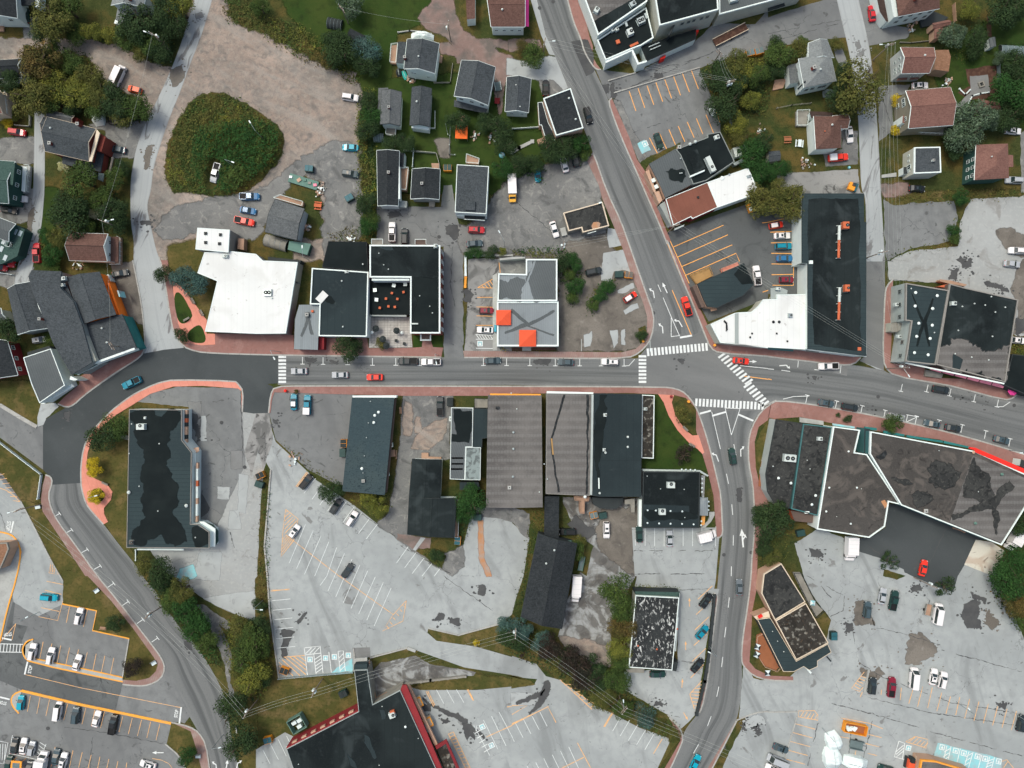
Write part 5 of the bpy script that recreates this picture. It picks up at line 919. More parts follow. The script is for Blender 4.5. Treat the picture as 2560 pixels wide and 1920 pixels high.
b.slab('terrace','11 985,745 1328,745 1325,1058 985,1058',0,3.2,Q2,Q7).slab('porch_frame','11 1418,1228 1512,1228 1512,1285 1418,1285',2.8,3.,Q0).slab('porch_floor','11 1430,1228 1502,1228 1500,1272 1430,1272',3.,3.05,Q52).slab('balcony','11 1003,412 1098,412 1098,455 1003,455',3.9,4.1,Q0,Q5).slab('balcony','11 1378,414 1472,414 1472,455 1378,455',3.9,4.1,Q0,Q52).rail('balcony_rail','11 1003,455 1003,412 1098,412 1098,455',4.1,.9).rail('balcony_rail','11 1378,455 1378,414 1472,414 1472,455',4.1,.9)
b.slab('facade_panel','11 1000,748 1325,748 1325,765 1000,765',3.2,6.8,Q1)
b.walls=[tuple(x[:2])for x in(w(q,7.5)for q in P('11 1596,460 1596,1220 1500,1220'))];b.win(0,9,[2.,5.],1.1,1.3)
b.slab('side_cladding','11 985,1062 1300,1062 1300,1078 985,1072',2.,3.3,Q10)
mb=MB();mb.prism([(p.x,p.y)for p in(w(q,.3)for q in P('11 980,1080 1330,1080 1352,1342 976,1346'))],0,.3,Q11,'flagstone');tag(mb.build('terrace_floor'),kind=Q29)
s='21 120,578 392,578 392,943 11 2085,943 2092,702 21 120,708'
b=flatb('grey_roofed_office','grey metal roofed office with two square orange canopies',s,5.4,wall=Q1,roof='grey_metal',par=Q0,pw=.38,ph=.4);b.top=5.0
b.over(Q32,'21 195,600 370,600 370,925 185,925 145,800 135,770',Q15,None,1.).over(Q32,'11 2100,760 21 110,760 60,925 11 2100,925',Q15,None,1.,.06).over('roof_ridge','21 190,600 130,775 75,930 185,930 140,775 205,600','grey_metal',None,.2,.08)
b.flat('11 2082,946 21 403,946 403,1333 11 2082,1333',4.9,wall=Q1,roof='grey_metal',par=Q0,pw=.42,ph=.4);b.top=4.5
for q in('21 0,1010 130,1125 145,1135 365,1020 370,1035 150,1160 365,1235 360,1245 130,1160 -60,1225 -60,1210 110,1135 -20,1030',):b.over(Q32,q,Q15,None,.2)
for q in('11 2075,1020 2203,1020 2203,1150 2075,1150','21 62,1192 208,1192 208,1335 62,1335'):
    pp=[w(x,5.3)for x in P(q)];c=sum(pp,Vector())/4+Vector((0,0,.7));m=MB()
    for i in range(4):m.face([pp[i],pp[(i+1)%4],c]if area(pp)>0 else[pp[(i+1)%4],pp[i],c],'orange_awning')
    for i in range(4):m.prism([tuple((pp[i].lerp(c,t))[:2])for t in(0,.02)]+[tuple((pp[(i+1)%4].lerp(c,t))[:2])for t in(.02,0)],4.3,5.31,'orange_awning')
    b.put(m,'canopy')
b.slab('garage_wall','11 2105,575 21 -5,560 112,560 112,572 11 2105,590',0,2.6,Q11).slab('side_cabinet','21 405,1155 418,1155 418,1220 405,1220',0,2,Q2).slab('walkway','11 2045,720 2085,700 2085,1370 2045,1370',0,.25,Q11).slab('entrance_step','21 90,1336 165,1336 165,1372 88,1372',0,.3,Q11).box('entrance_sign','11 2068,1180',.3,(.6,1.8,2.2),'blue_plastic')
b.slab('planter','21 0,1340 85,1340 85,1370 0,1370',0,.35,'mulch').slab('planter','21 168,1340 375,1340 375,1368 168,1368',0,.35,'mulch')
s='20 270,848 508,760 618,1105 380,1172';b=flatb('flat_roofed_house','black flat roofed white building hard against the sloping street',s,7,wall=Q6,roof=Q12,par=Q0,pw=.28,ph=.3).vent('20 492,852 550,1033',None,.3).flat('20 222,885 262,880 315,1060 378,1180 368,1215 305,1250 255,1080 235,1080',3.8,wall=Q6,roof=Q12,par=Q0,pw=.12,ph=.1).box('side_table','20 255,1222',0,(1.4,2.2,1.),'wood',-70)
s='21 442,180 782,85 840,292 612,350 600,310 490,338';b=flatb('small_office','small flat roofed building with mossy roof in the gravel yard',s,4,wall=Q5,roof=Q27,par='cream',pw=.28).over('orange_moss','21 700,265 760,280 755,305 700,310 685,285','rust_stain',None,.8).box('rear_step','21 445,345',0,(1.5,2.2,.8),Q11,15).box('wall_sign','21 690,350',2.8,(2.4,.15,.6),Q0,15).box('wall_sign','21 762,93',4,(.8,.4,.3),Q0,15)
# ---- big white complex at the top
s='20 575,-150 1175,-150 1168,12 742,305'
b=flatb('white_walled_complex','angular white walled building with black inner roofs at top edge',s,6.6,wall=Q1,roof=Q51,par=Q0,pw=.38)
b.over('roof_dark_strip','20 700,190 1150,-70 1160,5 745,290',Q45,None,.2).hvac('20 728,100',(1.4,1.2,1.),60).hvac('20 1040,45',(1.6,1.2,.8),30,mat='steel')  # dark membrane strip laid along one edge of the taupe roof
b.flat('20 735,345 1160,60 1225,325 1115,393 1028,425 808,520',4.8,wall=Q1,roof=Q7,par=Q0,pw=.32).hvac('20 1015,290',(1.6,1.6,1.2),25).hvac('20 1110,190',(2,1.6,1.),25,mat='steel',fans=2).hvac('20 868,268',(1,.8,.8),30).hvac('20 903,262',(.9,.8,.8),30).box('red_hatch','20 915,362',4.5,(1.,1.,.5),Q8,20).box('roof_debris','20 1055,385',4.5,(2.4,.6,.3),Q8,25)
for q in('20 985,208','20 1157,140'):b.box('duct',q,4.5,(.6,1.5,.6),'steel',20)
b.flat('20 1215,-150 1772,-150 1786,82 1275,220',9.,wall=Q26,roof=Q45,par=Q0,pw=.32).win(2,[.15,.25,.38,.47,.58],6.6,.9,1.3,Q10).slab('downpipe','20 1405,195 1420,192 1365,300 1350,305',4,7,Q2)
b.flat('20 1790,125 2212,12 30 330,-80 330,-150 20 1790,-150',6.4,wall=Q26,roof=Q15,par=Q0,pw=.3,ph=.2).hvac('20 1905,0',(2.2,1.6,1.),15).slab('awning','30 0,70 140,25 150,50 0,95',2.4,2.6,Q2)
b.flat('20 1115,395 1590,250 1592,332 1165,525',3.8,wall=Q1,roof=Q7,par=Q23,pw=.15,ph=.05).slab('courtyard_wall','20 1028,430 1045,425 1095,540 1165,520 1165,535 1085,560',0,4.5,Q1).slab('red_door','20 1282,500 1330,475 1325,495 1282,515',0,2.4,'red_paint').slab('outer_wall','20 805,520 1030,425 1035,440 810,545',0,4.6,Q1).rail('rooftop_aerial','20 1180,412 1270,375',3.8,.6).rail('rooftop_aerial','20 1190,438 1280,400',3.8,.6)
b.slab('red_door','20 1575,265 1612,255 1612,275 1580,285',0,2.4,'red_paint')
# ---- restaurants and shops east of the street
s='20 1185,1415 1412,1285 1455,1335 1560,1590 21 1325,50 1290,-40'
b=flatb('shop_row','grey black brown and white flat roofed shops in a row',s,5.4,wall=Q6,roof=Q15,par=Q15,pw=.2,ph=.08).over(Q32,'20 1320,1480 1400,1450 1480,1470 1500,1530 1440,1570 1380,1550',Q7,None,1.).chimney('20 1440,1278',5,.8,.8,Q6)
b.flat('20 1415,1290 1690,1185 1688,1158 1800,1138 1925,1395 1680,1560 1565,1592 1455,1340',5.6,wall=Q10,roof=Q7,par=Q10,pw=.2,ph=.1).hvac('20 1705,1430',(4.2,1.3,1.4),-65,fans=1).vent('20 1535,1250 1580,1230',None,.45,.9).vent('20 1455,1372 1450,1500 1465,1498',None,.2).hvac('20 1765,1190',(1.3,1.,.6),20).slab('roof_step','20 1500,1310 1600,1290 1670,1450 1580,1500',5.5,5.62,Q45).slab('parapet','20 1535,1520 1665,1465 1665,1478 1540,1532',5.3,6.2,Q0)
b.flat('21 1328,58 1480,-2 20 1690,1572 21 1780,132 1560,232 1545,215 1392,288',4.8,wall=Q41,roof='brown_membrane',par=Q0,pw=.18,ph=.08).vent('21 1605,48',None,.35,.5,Q23).flat('20 1692,1572 2040,1450 2055,1480 2125,1640 21 2100,20 1782,132',5.,wall=Q1,roof='white_roof',par=Q0,pw=.2,ph=.08).vent('20 1875,1510',None,.3,.4,'steel').hvac('20 2045,1525',(1,.6,.4),20,mat='steel').vent('20 1815,1540',None,.55,.3,Q0)
b.slab('shop_front','20 1155,1480 1185,1465 1245,1659 1225,1659',0,3.6,Q6).slab('shop_front','21 1230,0 1270,-10 1300,70 1270,100',0,3.6,Q6).slab('shop_front','21 1275,110 1320,80 1395,285 1370,290',0,3.4,Q10).box('wall_sign','20 1220,1560',3.2,(1.,1.,.8),Q0,-65).box('wall_sign','20 1245,1615',3.2,(1.,1.,.8),Q0,-65).hvac('20 1930,1330',(2.,2.6,1.8),15,.1,fans=1).slab('rear_stair','20 1910,1410 1990,1370 2005,1395 1925,1430',.2,2.,'steel')
b.slab('blue_sign','21 1405,315 1490,280 1485,295 1405,330',3.2,3.9,Q37)
s='21 1600,792 1925,650 2005,612 2092,800 2000,895 1772,1002 1685,990 1655,930'
b=flatb('restaurant','dark ribbed roof restaurant with yellow timber deck',s,4.4,wall=Q6,roof=Q22,par=Q2,pw=.15,ph=.05).over('roof_patch','21 1925,715 1985,640 2010,640 2080,790 1990,800',Q7,None,.3)
b.deck('21 1532,718 1700,650 1730,725 1592,795',.9,'yellow_deck',True,'yellow_deck').deck('21 1800,665 1950,605 1960,635 1815,695',.8,'pink_concrete',True,Q5).slab('entrance_canopy','21 1700,985 1755,960 1772,1020 1720,1030',2.4,2.6,'wood').slab('window_bay','21 1558,815 1600,800 1650,920 1665,990 1640,1000',0,3.2,Q52)
s='21 1715,1142 1925,1045 1962,1040 2070,1035 2130,982 2170,928 2212,925 31 75,925 75,885 345,882 345,1362 0,1342 21 2212,1342 1800,1302'
b=flatb('white_roofed_shop','stepped white flat roofed shop at the crossroads corner',s,5.4,wall=Q26,roof='white_roof',par=Q0,pw=.22,ph=.12).vent('21 2072,1223 2055,1255 31 73,1223 165,1290',None,.28,.4,Q23).hvac('31 187,1067',(1.,1.,.6),0,mat='steel').vent('31 45,1123 95,1123',None,.4,.3,Q23).slab('grey_roof_strip','21 1925,1050 1958,1045 1958,1310 1925,1305',5.3,5.42,Q37).slab('cable_pipe','21 1835,1105 1860,1130 1865,1190 1850,1205 1850,1140 1830,1120',5.3,5.6,Q23)  # thin grey strip laid across the white roof
b.slab('roof_step','31 25,830 122,828 170,850 165,880 75,885 75,922 25,925',4.5,4.8,Q37).hvac('31 80,838',(1.2,.7,.7),0,4.9).slab('awning','31 0,1345 220,1362 220,1378 0,1362',2.9,3.1,'teal_trim')
s='31 300,12 830,12 832,258 850,258 850,1418 345,1356 345,612 295,610 295,190'
b=flatb('long_warehouse','long black roofed block with rusty rooftop ducts',s,7.,wall=Q1,roof=Q22,par=Q22,pw=.2,ph=.06).over('inner_roof','31 348,62 450,58 775,62 795,300 780,500 800,900 795,1200 812,1376 580,1345 400,1312 385,900 392,620 375,590 350,580',Q45,None,.25).duct('31 617,290','31 610,570',7.7).duct('31 620,825','31 610,1105',7.7).hvac('31 655,295',(1.6,1.8,1.3),0,mat=Q8).hvac('31 665,835',(1.2,1.8,1.3),0,mat=Q8).box('roof_hatch','31 370,607',7,(.9,.9,.5),Q0)
b.win(8,[.62,.8],5,1.,1.3,Q10).win(8,[.28],5.,1.,1.3,Q10).win(6,[.3,.6,.85],5,1.,1.3,Q10).slab('shop_cornice','31 350,1358 850,1418 850,1424 350,1364',6.2,6.6,Q0)
b.slab('street_awning','31 330,1362 440,1375 440,1392 330,1378',2.6,2.8,Q5).box('corner_rust','31 790,1355',7.,(.9,.9,.1),Q8)
s='31 1192,785 1565,848 1450,1495 1188,1465 1240,1118 1188,1110'
b=flatb('grey_block_store','grey block building with rows of round skylights',s,7.4,wall=Q37,roof=Q22,par='taupe_trim',pw=.3,ph=.3)
b.over(Q32,'31 1240,870 1345,1110 1420,920 1430,925 1365,1130 1400,1330 1390,1330 1345,1165 1290,1330 1280,1325 1330,1130',Q7,None,.2).vent('31 1272,870 1458,897 1268,986 1419,1008 1299,1135 1415,1152 1281,1248 1397,1266 1262,1389 1380,1407',None,.42,.4,Q0).vent('31 1235,835 1435,1215',None,.2,.3)
b.win(5,[.12,.45,.8],4.6,1.2,1.7,Q10).win(3,[.15,.5,.85][:2],4.6,1.2,1.7,Q10).hvac('31 1095,975',(1,.9,.9),0,4.).hvac('31 1118,1250',(1,.9,.9),0,3.5).slab('entrance_porch','31 1060,1130 1165,1125 1160,1185 1115,1210 1060,1205',0,2.8,Q26,Q5).slab('red_annex','31 1470,815 1570,790 1560,830',0,4,Q8)
b.flat('31 1572,790 1700,825 2165,930 2052,1645 1455,1492',6.2,wall=Q52,roof=Q45,par='taupe_trim',pw=.28,ph=.25).over('weathered_patch','31 1480,1330 1560,1360 1660,1260 1800,1330 1900,1380 2080,1340 2040,1620 1470,1480',Q51,None,1.6).over('roof_patch','31 1600,1400 1680,1450 1650,1540 1590,1520',Q19,None,.2,.07)
b.vent('31 1925,905 1872,978 1675,990 1755,1428 1613,1398 1902,1452 1640,1197 1935,1248 1960,1038 1780,965 2045,997',None,.22,.4).hvac('31 1590,965',(1.3,1.,.9),0).slab('rear_stair','31 1490,755 1580,765 1720,800 1700,815 1560,790 1480,770',.2,2.,'wood')
for i in range(6):b.awn('31 %g,%g %g,%g %g,%g %g,%g'%(1400+i*107,1535+i*27,1495+i*107,1561+i*27,1512+i*107,1538+i*26,1412+i*107,1514+i*26),2.8,3.8,'pink')
b.slab('stone_steps','31 1365,1535 1515,1570 1500,1610 1355,1590',0,.8,Q5).slab('wall_cornice','31 1190,1470 2045,1650 2040,1662 1190,1482',5.6,6.,Q0).slab('wall_lamp','31 1180,1478 1195,1478 1195,1492 1180,1492',4,4.5,'iron').slab('wall_lamp','31 1272,1492 1287,1492 1287,1506 1272,1506',4,4.5,'iron')
s='31 2112,1400 2450,1440 32 2450,140 2212,85 2120,45 1985,-15 31 2052,1645';b=flatb('dark_annex','flat charcoal roofed annex at the right edge',s,4.5,wall=Q2,roof=Q7,par=Q2,pw=.2,ph=.05)
# ---- houses north east
s='30 1095,-120 1480,-120 1485,72 1128,140';b=house('white house with brown hipped roof and lower wing at top edge',s,6.6,1.8,roof=Q40,axis=1,hip=.3).win(2,4,[2.5,5.],.9,1.1,Q10).slab('side_wing','30 930,-60 1050,-60 1085,185 1022,188 965,100',0,3.4,Q1,'shingle_dkbrown').slab('upper_wall','30 1048,-60 1090,-60 1130,140 1088,150',0,6,Q1).deck('30 1300,130 1440,100 1560,150 1500,200 1330,235',.7,Q2,False).chimney('30 1265,0',8,.6)
b.walls=[tuple(x[:2])for x in(w(q,6)for q in P('30 1086,0 1118,145 1200,100'))];b.win(0,[.45],3.,1.,1.3,Q10)
s='30 265,505 540,460 592,700 312,758';b=house('grey hipped roof house with rear wing and tall chimney pipe',s,6,1.8,roof='shingle_light',axis=0,hip=.42).win(2,[.2,.35,.6,.8],3,1.,1.2,Q10).win(3,[.3,.75],3,1.,1.2,Q10)
b.gable('30 350,372 512,342 572,495 350,505',5.6,1.3,wall=Q1,roof='shingle_light',axis=0).slab('side_wing','30 175,565 248,545 262,600 295,702 190,725',0,3.2,Q1,Q49).vent('30 450,603',7.6,.32,.6).chimney('30 390,590',7.4,.8,.8,Q42,20).box('flue','30 290,735',2,(.25,.25,4.8),Q2)
b.deck('30 60,690 160,680 130,760 40,780',.5,'wood',False)
s='30 1147,408 1435,410 1395,630 1155,634';b=house('brown roofed lilac house with cedar side extension',s,6,1.7,roof=Q30,axis=1,wall='lilac_wall').win(3,[.2,.36,.66],[2.4,4.6],.8,1.1).win(2,[.3,.42],3.6,.9,1.).vent('30 1352,480',7.4,.3).slab('side_extension','30 1450,432 1560,430 1580,490 1562,618 1440,600',0,3.6,Q6,'shingle_cedar').slab('bay_roof','30 1125,675 1210,668 1200,688 1112,695',2.4,2.6,Q30).slab('bay_roof','30 1235,668 1310,662 1302,682 1225,688',2.4,2.6,Q30)
s='30 1192,783 1576,752 1600,1080 1216,1108';b=house('big red brown roofed house with olive gable and bay windows',s,6.8,1.9,roof=Q30,axis=1,wall='olive_wall').win(3,[.3,.72,.84],4.8,1.1,1.5).win(3,[.2,.8],2.,1.1,1.3).slab('bay','30 1165,1000 1205,975 1212,1040 1190,1070 1160,1060',0,4.6,Q0,Q30).deck('30 1230,1120 1600,1085 1640,1090 1640,1160 1560,1165 1240,1150',.9,Q5)
s='30 396,1002 630,1005 632,1278 415,1290';b=house('white house with brown hipped roof and corner deck',s,5.6,1.7,roof=Q40,axis=0,hip=.38,wall=Q1).vent('30 552,1080',7.2,.3).vent('30 490,1135',7,.2,.3,Q8).gable('30 560,1000 692,988 690,1110 600,1112',5.,1.2,wall=Q1,roof=Q40,axis=1).slab('back_roof','30 360,962 480,965 560,975 560,1000 400,998 380,1025',2.8,3.,'shingle_dkbrown').slab('back_wing','30 365,970 550,985 550,1000 390,1015',0,2.8,Q1).deck('30 242,962 350,958 330,1090 242,1090',.7,Q5).win(0,[.4],3,.9,1.)
s='30 1265,1272 1490,1267 1498,1490 1262,1500';b=flatb('house','small square grey roofed white house beside power lines',s,5.6,wall=Q26,roof=Q4,par=Q0,pw=.3,ph=.15,cat='house').win(3,[.35],3.2,1.3,1.8).win(3,[.6,.8,.2],3.,.6,.8).chimney('30 1420,1390',5.5,.5,.6,Q0).slab('garden_steps','30 985,1510 1110,1490 1110,1525 985,1535',0,.3,Q11).slab('entrance_porch','30 1170,1445 1215,1440 1215,1500 1170,1505',0,2.4,Q1,Q2)
s='30 1800,1250 2073,1240 2083,1538 1785,1555';b=house('brown hipped roof house with dark green front',s,5.8,1.6,roof=Q30,axis=0,hip=.35,wall=Q46).win(3,[.15,.4,.65],[2.2,4.2],1.,1.2).slab('bay_roof','30 2073,1337 2118,1340 2120,1440 2078,1442',5.3,5.6,Q30).slab('bay','30 2080,1342 2112,1345 2112,1435 2080,1438',0,5.3,Q46).vent('30 1928,1355',7.3,.2)
# ---- south side of main street
s='02 1115,218 1570,222 1570,485 1655,592 1646,1210 1710,1212 1808,1280 1808,1420 1092,1415'
b=flatb('supermarket','big blue black flat roof store with coloured sign band',s,6,wall=Q1,roof=Q22,par='taupe_trim',pw=.16,ph=.12)
b.over('roof_pond_stain','02 1130,232 1300,232 1340,275 1400,280 1445,230 1560,228 1550,300 1480,390 1440,500 1450,600 1440,700 1500,850 1515,950 1555,1010 1500,1080 1510,1150 1600,1290 1612,1370 1520,1395 1440,1360 1390,1305 1300,1330 1220,1390 1130,1390 1170,1270 1270,1160 1240,1050 1230,850 1250,650 1250,560 1190,480 1150,370 1135,270',Q7,None,1.).over('corner_stain','02 1665,1240 1700,1225 1795,1290 1795,1380 1740,1410 1690,1400 1660,1320',Q7,None,.4)
b.hvac('02 1232,368',(1.5,2.1,1.2),90).hvac('02 1257,293',(.5,.5,.4),0,fans=0).vent('02 1118,935 1615,1050',None,.5,.6).vent('02 1118,600 1378,515 1367,1097 1690,1325 1140,345 1205,883',None,.2,.3).hvac('02 1140,1365',(1,1,.5),0,mat=Q13)
# sign band on the shop front (east wall), canopy and corner
P1=w(P('02 1705,680')[0],4.2);P2=w(P('02 1700,1190')[0],4.2);cols=[Q6,Q0,Q0,Q8,Q0,Q0,Q6,Q0,Q0,Q6]
for i,cname in enumerate(cols):
    a_,b2=P1.lerp(P2,i/10),P1.lerp(P2,(i+1)/10);m=MB();m.box(((a_.x+b2.x)/2,(a_.y+b2.y)/2,3.9),(.5,(a_-b2).length-.04,1.),cname);b.put(m,'sign_panel')
P1=w(P('02 1610,225')[0],4.2);P2=w(P('02 1605,510')[0],4.2);cols=[Q6,Q2,Q8,Q2,Q6,Q6,Q2,Q6]
for i,cname in enumerate(cols):
    a_,b2=P1.lerp(P2,i/8),P1.lerp(P2,(i+1)/8);m=MB();m.box(((a_.x+b2.x)/2,(a_.y+b2.y)/2,3.9),(.7,(a_-b2).length-.04,1.),cname);b.put(m,'sign_panel')
b.slab('canopy','02 1660,600 1690,600 1690,705 1660,705',3.6,4.,Q0).slab('corner_canopy','02 1720,1190 1760,1188 1860,1250 1858,1405 1832,1405 1830,1275 1740,1210',3.9,4.2,Q0).slab('tinted_canopy','02 1762,1188 1840,1215 1885,1270 1885,1360 1860,1400 1862,1250',2.6,2.8,'roof_green').slab('rear_ledge','02 1185,1422 1585,1425 1585,1438 1185,1435',3.,3.3,Q0).slab('entrance_steps','02 1018,430 1110,450 1105,485 1010,460',0,.5,Q5).slab('entrance_awning','02 1670,555 1715,545 1720,580 1690,600 1660,590',3,3.2,Q6).slab('storefront','02 1575,230 1590,230 1590,460 1575,455',0,3.6,'glass')
s='12 835,118 1190,118 1108,955 750,922';b=flatb('blue_roofed_shop','long blue grey roofed shop beside grassy drive',s,4.6,wall=Q52,roof='roof_mottled',par='roof_mottled',pw=.15,ph=0.).slab('shop_fascia','12 832,100 1215,98 1212,118 835,116',2.6,4.7,Q0).vent('12 1060,243 1028,271 1020,333 917,730',4.6,.4,.5,Q0).vent('12 955,463 938,620 972,335 990,150 925,768',4.6,.18,.3,'steel').chimney('12 930,835',4.5,.7,.6,Q8)
b.slab('side_eave','12 1192,120 1215,100 1135,915 1108,950',2.8,3.2,Q52).box('side_door_step','12 1180,598',0,(1.4,1.8,.9),'wood',5).hvac('12 1172,525',(.7,1.1,.9),5,2,fans=1).box('meter_box','12 1143,780',1.5,(.5,.9,1.),Q0,5)
s='12 1350,650 1606,656 1590,990 1322,985';b=house('black metal roofed L shaped house with side deck',s,4.6,.6,wall=Q1,roof=Q45,axis=0,trim=Q2,over=.2).gable('12 1322,985 1730,988 1712,1326 1308,1298',4.65,.9,wall=Q1,roof=Q45,axis=0,trim=Q2,over=.2).deck('12 1730,992 1758,1005 1748,1320 1718,1318',.9,'wood').slab('entrance_deck','12 1430,595 1488,595 1490,628 1602,632 1600,658 1430,655',0,.7,'wood')
s='12 1686,202 1876,206 1870,545 1812,545 1805,828 1675,822';b=flatb('patchwork_building','small building with grey black and verdigris roof sections',s,4.4,wall=Q26,roof=Q15,par=Q0,pw=.14,ph=.1).over(Q32,'12 1710,215 1760,215 1780,240 1860,240 1865,400 1830,500 1690,490 1700,440 1740,440 1710,300',Q7,None,.5).flat('12 1880,212 2003,214 1998,468 1955,472 1952,550 1872,545',4.2,wall=Q2,roof=Q19,par=Q2,pw=.12,ph=.05).flat('12 1815,545 1942,548 1938,830 1805,828',4.5,wall=Q26,roof='verdigris',par=Q0,pw=.1,ph=.06).flat('12 1760,850 1922,848 1935,912 1758,916',3,wall=Q2,roof=Q19,par=Q2,pw=.1,ph=.04).deck('12 1890,125 2005,128 2003,205 1890,205',.5,Q5,True,'iron').hvac('12 1680,300',(.6,1.2,.8),0,2)
for q in('12 1740,640','12 1740,690','12 1735,735'):b.box('roof_band',q,4.3,(3.2,.45,.03),Q23)
s='12 2008,98 2212,98 22 252,98 262,1062 0,1068 12 1990,1066';b=flatb('corrugated_roof_store','wide taupe corrugated roof shop with orange street fascia',s,5,wall=Q2,roof=Q51,par=Q51,pw=.1,ph=0.).slab('shop_fascia','12 2022,82 2212,84 22 248,86 248,98 12 2022,96',3.6,5.05,Q44).vent('22 12,417 12,560 8,800',5,.35,.4,'steel').chimney('12 2190,892',4.9,.8,.6,Q8).box('roof_unit','12 2085,205',5,(.9,.7,.6),Q23).vent('22 42,215 237,932 12 2205,80',5,.2,.4)
s='22 300,80 702,80 672,965 292,950';b=flatb('folded_roof_store','taupe roof shop with angled valley fold and white front edge',s,5.6,wall=Q10,roof=Q51,par='taupe_trim',pw=.12,ph=.06).over('dark_valley_line','22 445,95 460,95 372,400 345,475 358,600 385,800 415,935 400,935 375,800 350,640 333,480 345,440',Q23,None,.15).over('side_gutter','22 645,95 662,95 652,950 640,950 650,500',Q23,None,.3).slab('shop_fascia','22 302,62 704,72 702,86 300,80',4.,5.7,Q0).slab('rusty_gutter','22 335,470 348,470 362,610 348,610',5.6,5.65,'yellow_deck').vent('22 278,690 305,820',5.5,.2)  # dark line drawn along the roof valley
b.deck('22 538,968 665,972 660,1005 625,1010 622,1115 585,1112 585,1005 540,1000',3.,'wood',True,'wood').vent('22 630,972',5.,.45,.6,Q0)
s='22 705,80 1122,88 1116,975 765,975 690,965';b=flatb('green_black_roof_store','dark green grey roof shop with wavy stain',s,6,wall=Q2,roof=Q12,par=Q2,pw=.12,ph=.04);b.roof.data.materials[0]=MATS[Q22];b.roof.data.materials[0]=MATS['roof_dark_felt']if 'roof_dark_felt' in MATS else MATS[Q19]
b.over(Q32,'22 760,100 815,95 790,150 825,220 800,260 805,350 790,400 780,480 775,560 745,700 755,800 735,800 720,650 715,400 720,260 760,180',Q7,None,.4).over('roof_panel','22 765,660 1112,665 1112,970 765,970',Q19,None,.1,.07).hvac('22 804,267',(.8,.8,.5),0).hvac('22 796,568',(.7,.7,.5),0).vent('22 1000,457 1000,543 808,593 757,942',None,.32,.4).slab('side_parapet','22 688,90 705,92 692,960 675,958',5.6,6.15,Q37).slab('rear_sheds','22 690,980 960,985 950,1040 900,1080 760,1075 700,1040',0,3,Q2).slab('rear_stair','22 975,1000 1060,990 1060,1110 1030,1110 1025,1040 975,1040',0,2.4,Q5).slab('flue','22 745,812 755,812 757,905 747,905',6,6.3,Q0)
s='22 1125,92 1232,98 1224,645 1118,640';b=flatb('mossy_roof_annex','narrow mossy black roof annex beside the corner park',s,4,wall=Q1,roof='moss_roof',par=Q0,pw=.22,ph=.25).hvac('22 1150,215',(.9,.7,.6),0)
s='22 1132,755 1626,760 1620,1246 1122,1246';b=flatb('corner_restaurant','black roof restaurant with round lamps and ribbed grey canopy',s,5.4,wall=Q37,roof=Q45,par=Q2,pw=.28,ph=.25)
b.over('roof_section','22 1135,1040 1530,1052 1532,1130 1612,1138 1610,1235 1130,1238',Q19,None,0.,.07).over(Q32,'22 1150,1100 1240,1085 1300,1120 1500,1100 1610,1150 1600,1170 1400,1165 1200,1175 1140,1140',Q7,None,.4,.09).hvac('22 1367,870',(1.5,2.,1.1),90,fans=1).hvac('22 1293,1100',(1.5,1.7,1.1),90,fans=1).vent('22 1283,905 1487,910 1167,795 1492,1153',None,.15,.3)
b.vent('22 1171,1090 1242,1092 1369,1096 1470,1100 1170,1200 1270,1204 1369,1206 1468,1208 1568,1212',None,.26,.35,'ceramic','roof_lamp').vent('22 1465,738 1502,740 1541,740 1580,742 1642,818 1642,858 1640,898 1640,932 1635,1185 1632,1220',4.2,.26,.35,'ceramic','roof_lamp').slab('front_ledge','22 1125,735 1625,745 1700,790 1690,800 1620,762 1130,752',3.6,4.,Q37).slab('side_ledge','22 1098,1000 1120,998 1118,1232 1096,1232',2.5,4.4,Q1).slab('front_patio','22 1635,790 1668,790 1660,980 1640,980',.1,.6,Q11)
b.gable('22 1538,980 1690,982 1690,1138 1535,1135',4.2,.7,wall=Q1,roof='grey_metal',axis=0,hip=.45,over=.5).slab('ramp','22 1700,1105 1750,1105 1750,1135 1720,1190 1665,1245 1630,1240 1690,1185 1705,1150',0,.35,Q11).slab('yellow_slide','22 1640,1140 1670,1140 1665,1215 1635,1225',.35,1.,Q50).vent('22 1697,1015 1698,1053 1695,1088',3,.26,.35,'ceramic','roof_lamp')
s='22 285,975 405,975 400,1345 280,1305';flatb('lean_to_store','narrow black roofed outbuilding behind the folded roof shop',s,3.4,wall=Q2,roof=Q12,par=Q2,pw=.1,ph=0.,cat='outbuilding')
s='22 225,1295 562,1382 23 432,455 78,350';b=Bld('barn','long black roofed barn next to the white truck','barn',ctr(s)).gable(s,6,2.2,wall=Q2,roof=Q12,axis=0,trim=Q2).vent('22 366,1434 295,1548',8,.3)
b.slab('rear_leanto','22 375,1350 515,1355 512,1372 390,1362',2.5,3.,Q28)
s='23 1068,168 1445,188 1385,816 1008,790';b=flatb('peeling_roof_building','flat roof building with peeling black and white roof',s,5,wall=Q26,roof='peeling_roof',par=Q0,pw=.2,ph=.1).slab('front_roof','23 1062,132 1445,140 1446,186 1068,170',0,4.,Q2,'roof_green').slab('rear_porch','23 1000,768 1145,802 1140,838 994,832',0,2.6,Q0,Q5).slab('side_ledge','23 1440,150 1452,150 1418,650 1405,650',3.,4.,Q37).slab('rear_block','23 1390,745 1435,745 1420,825 1385,818',0,3.6,Q2).slab('cream_wall','23 1430,360 1438,360 1415,560 1405,560',3.9,4.1,Q0)
b.vent('23 1250,630 1087,600 1427,455',None,.25,.4,Q8)
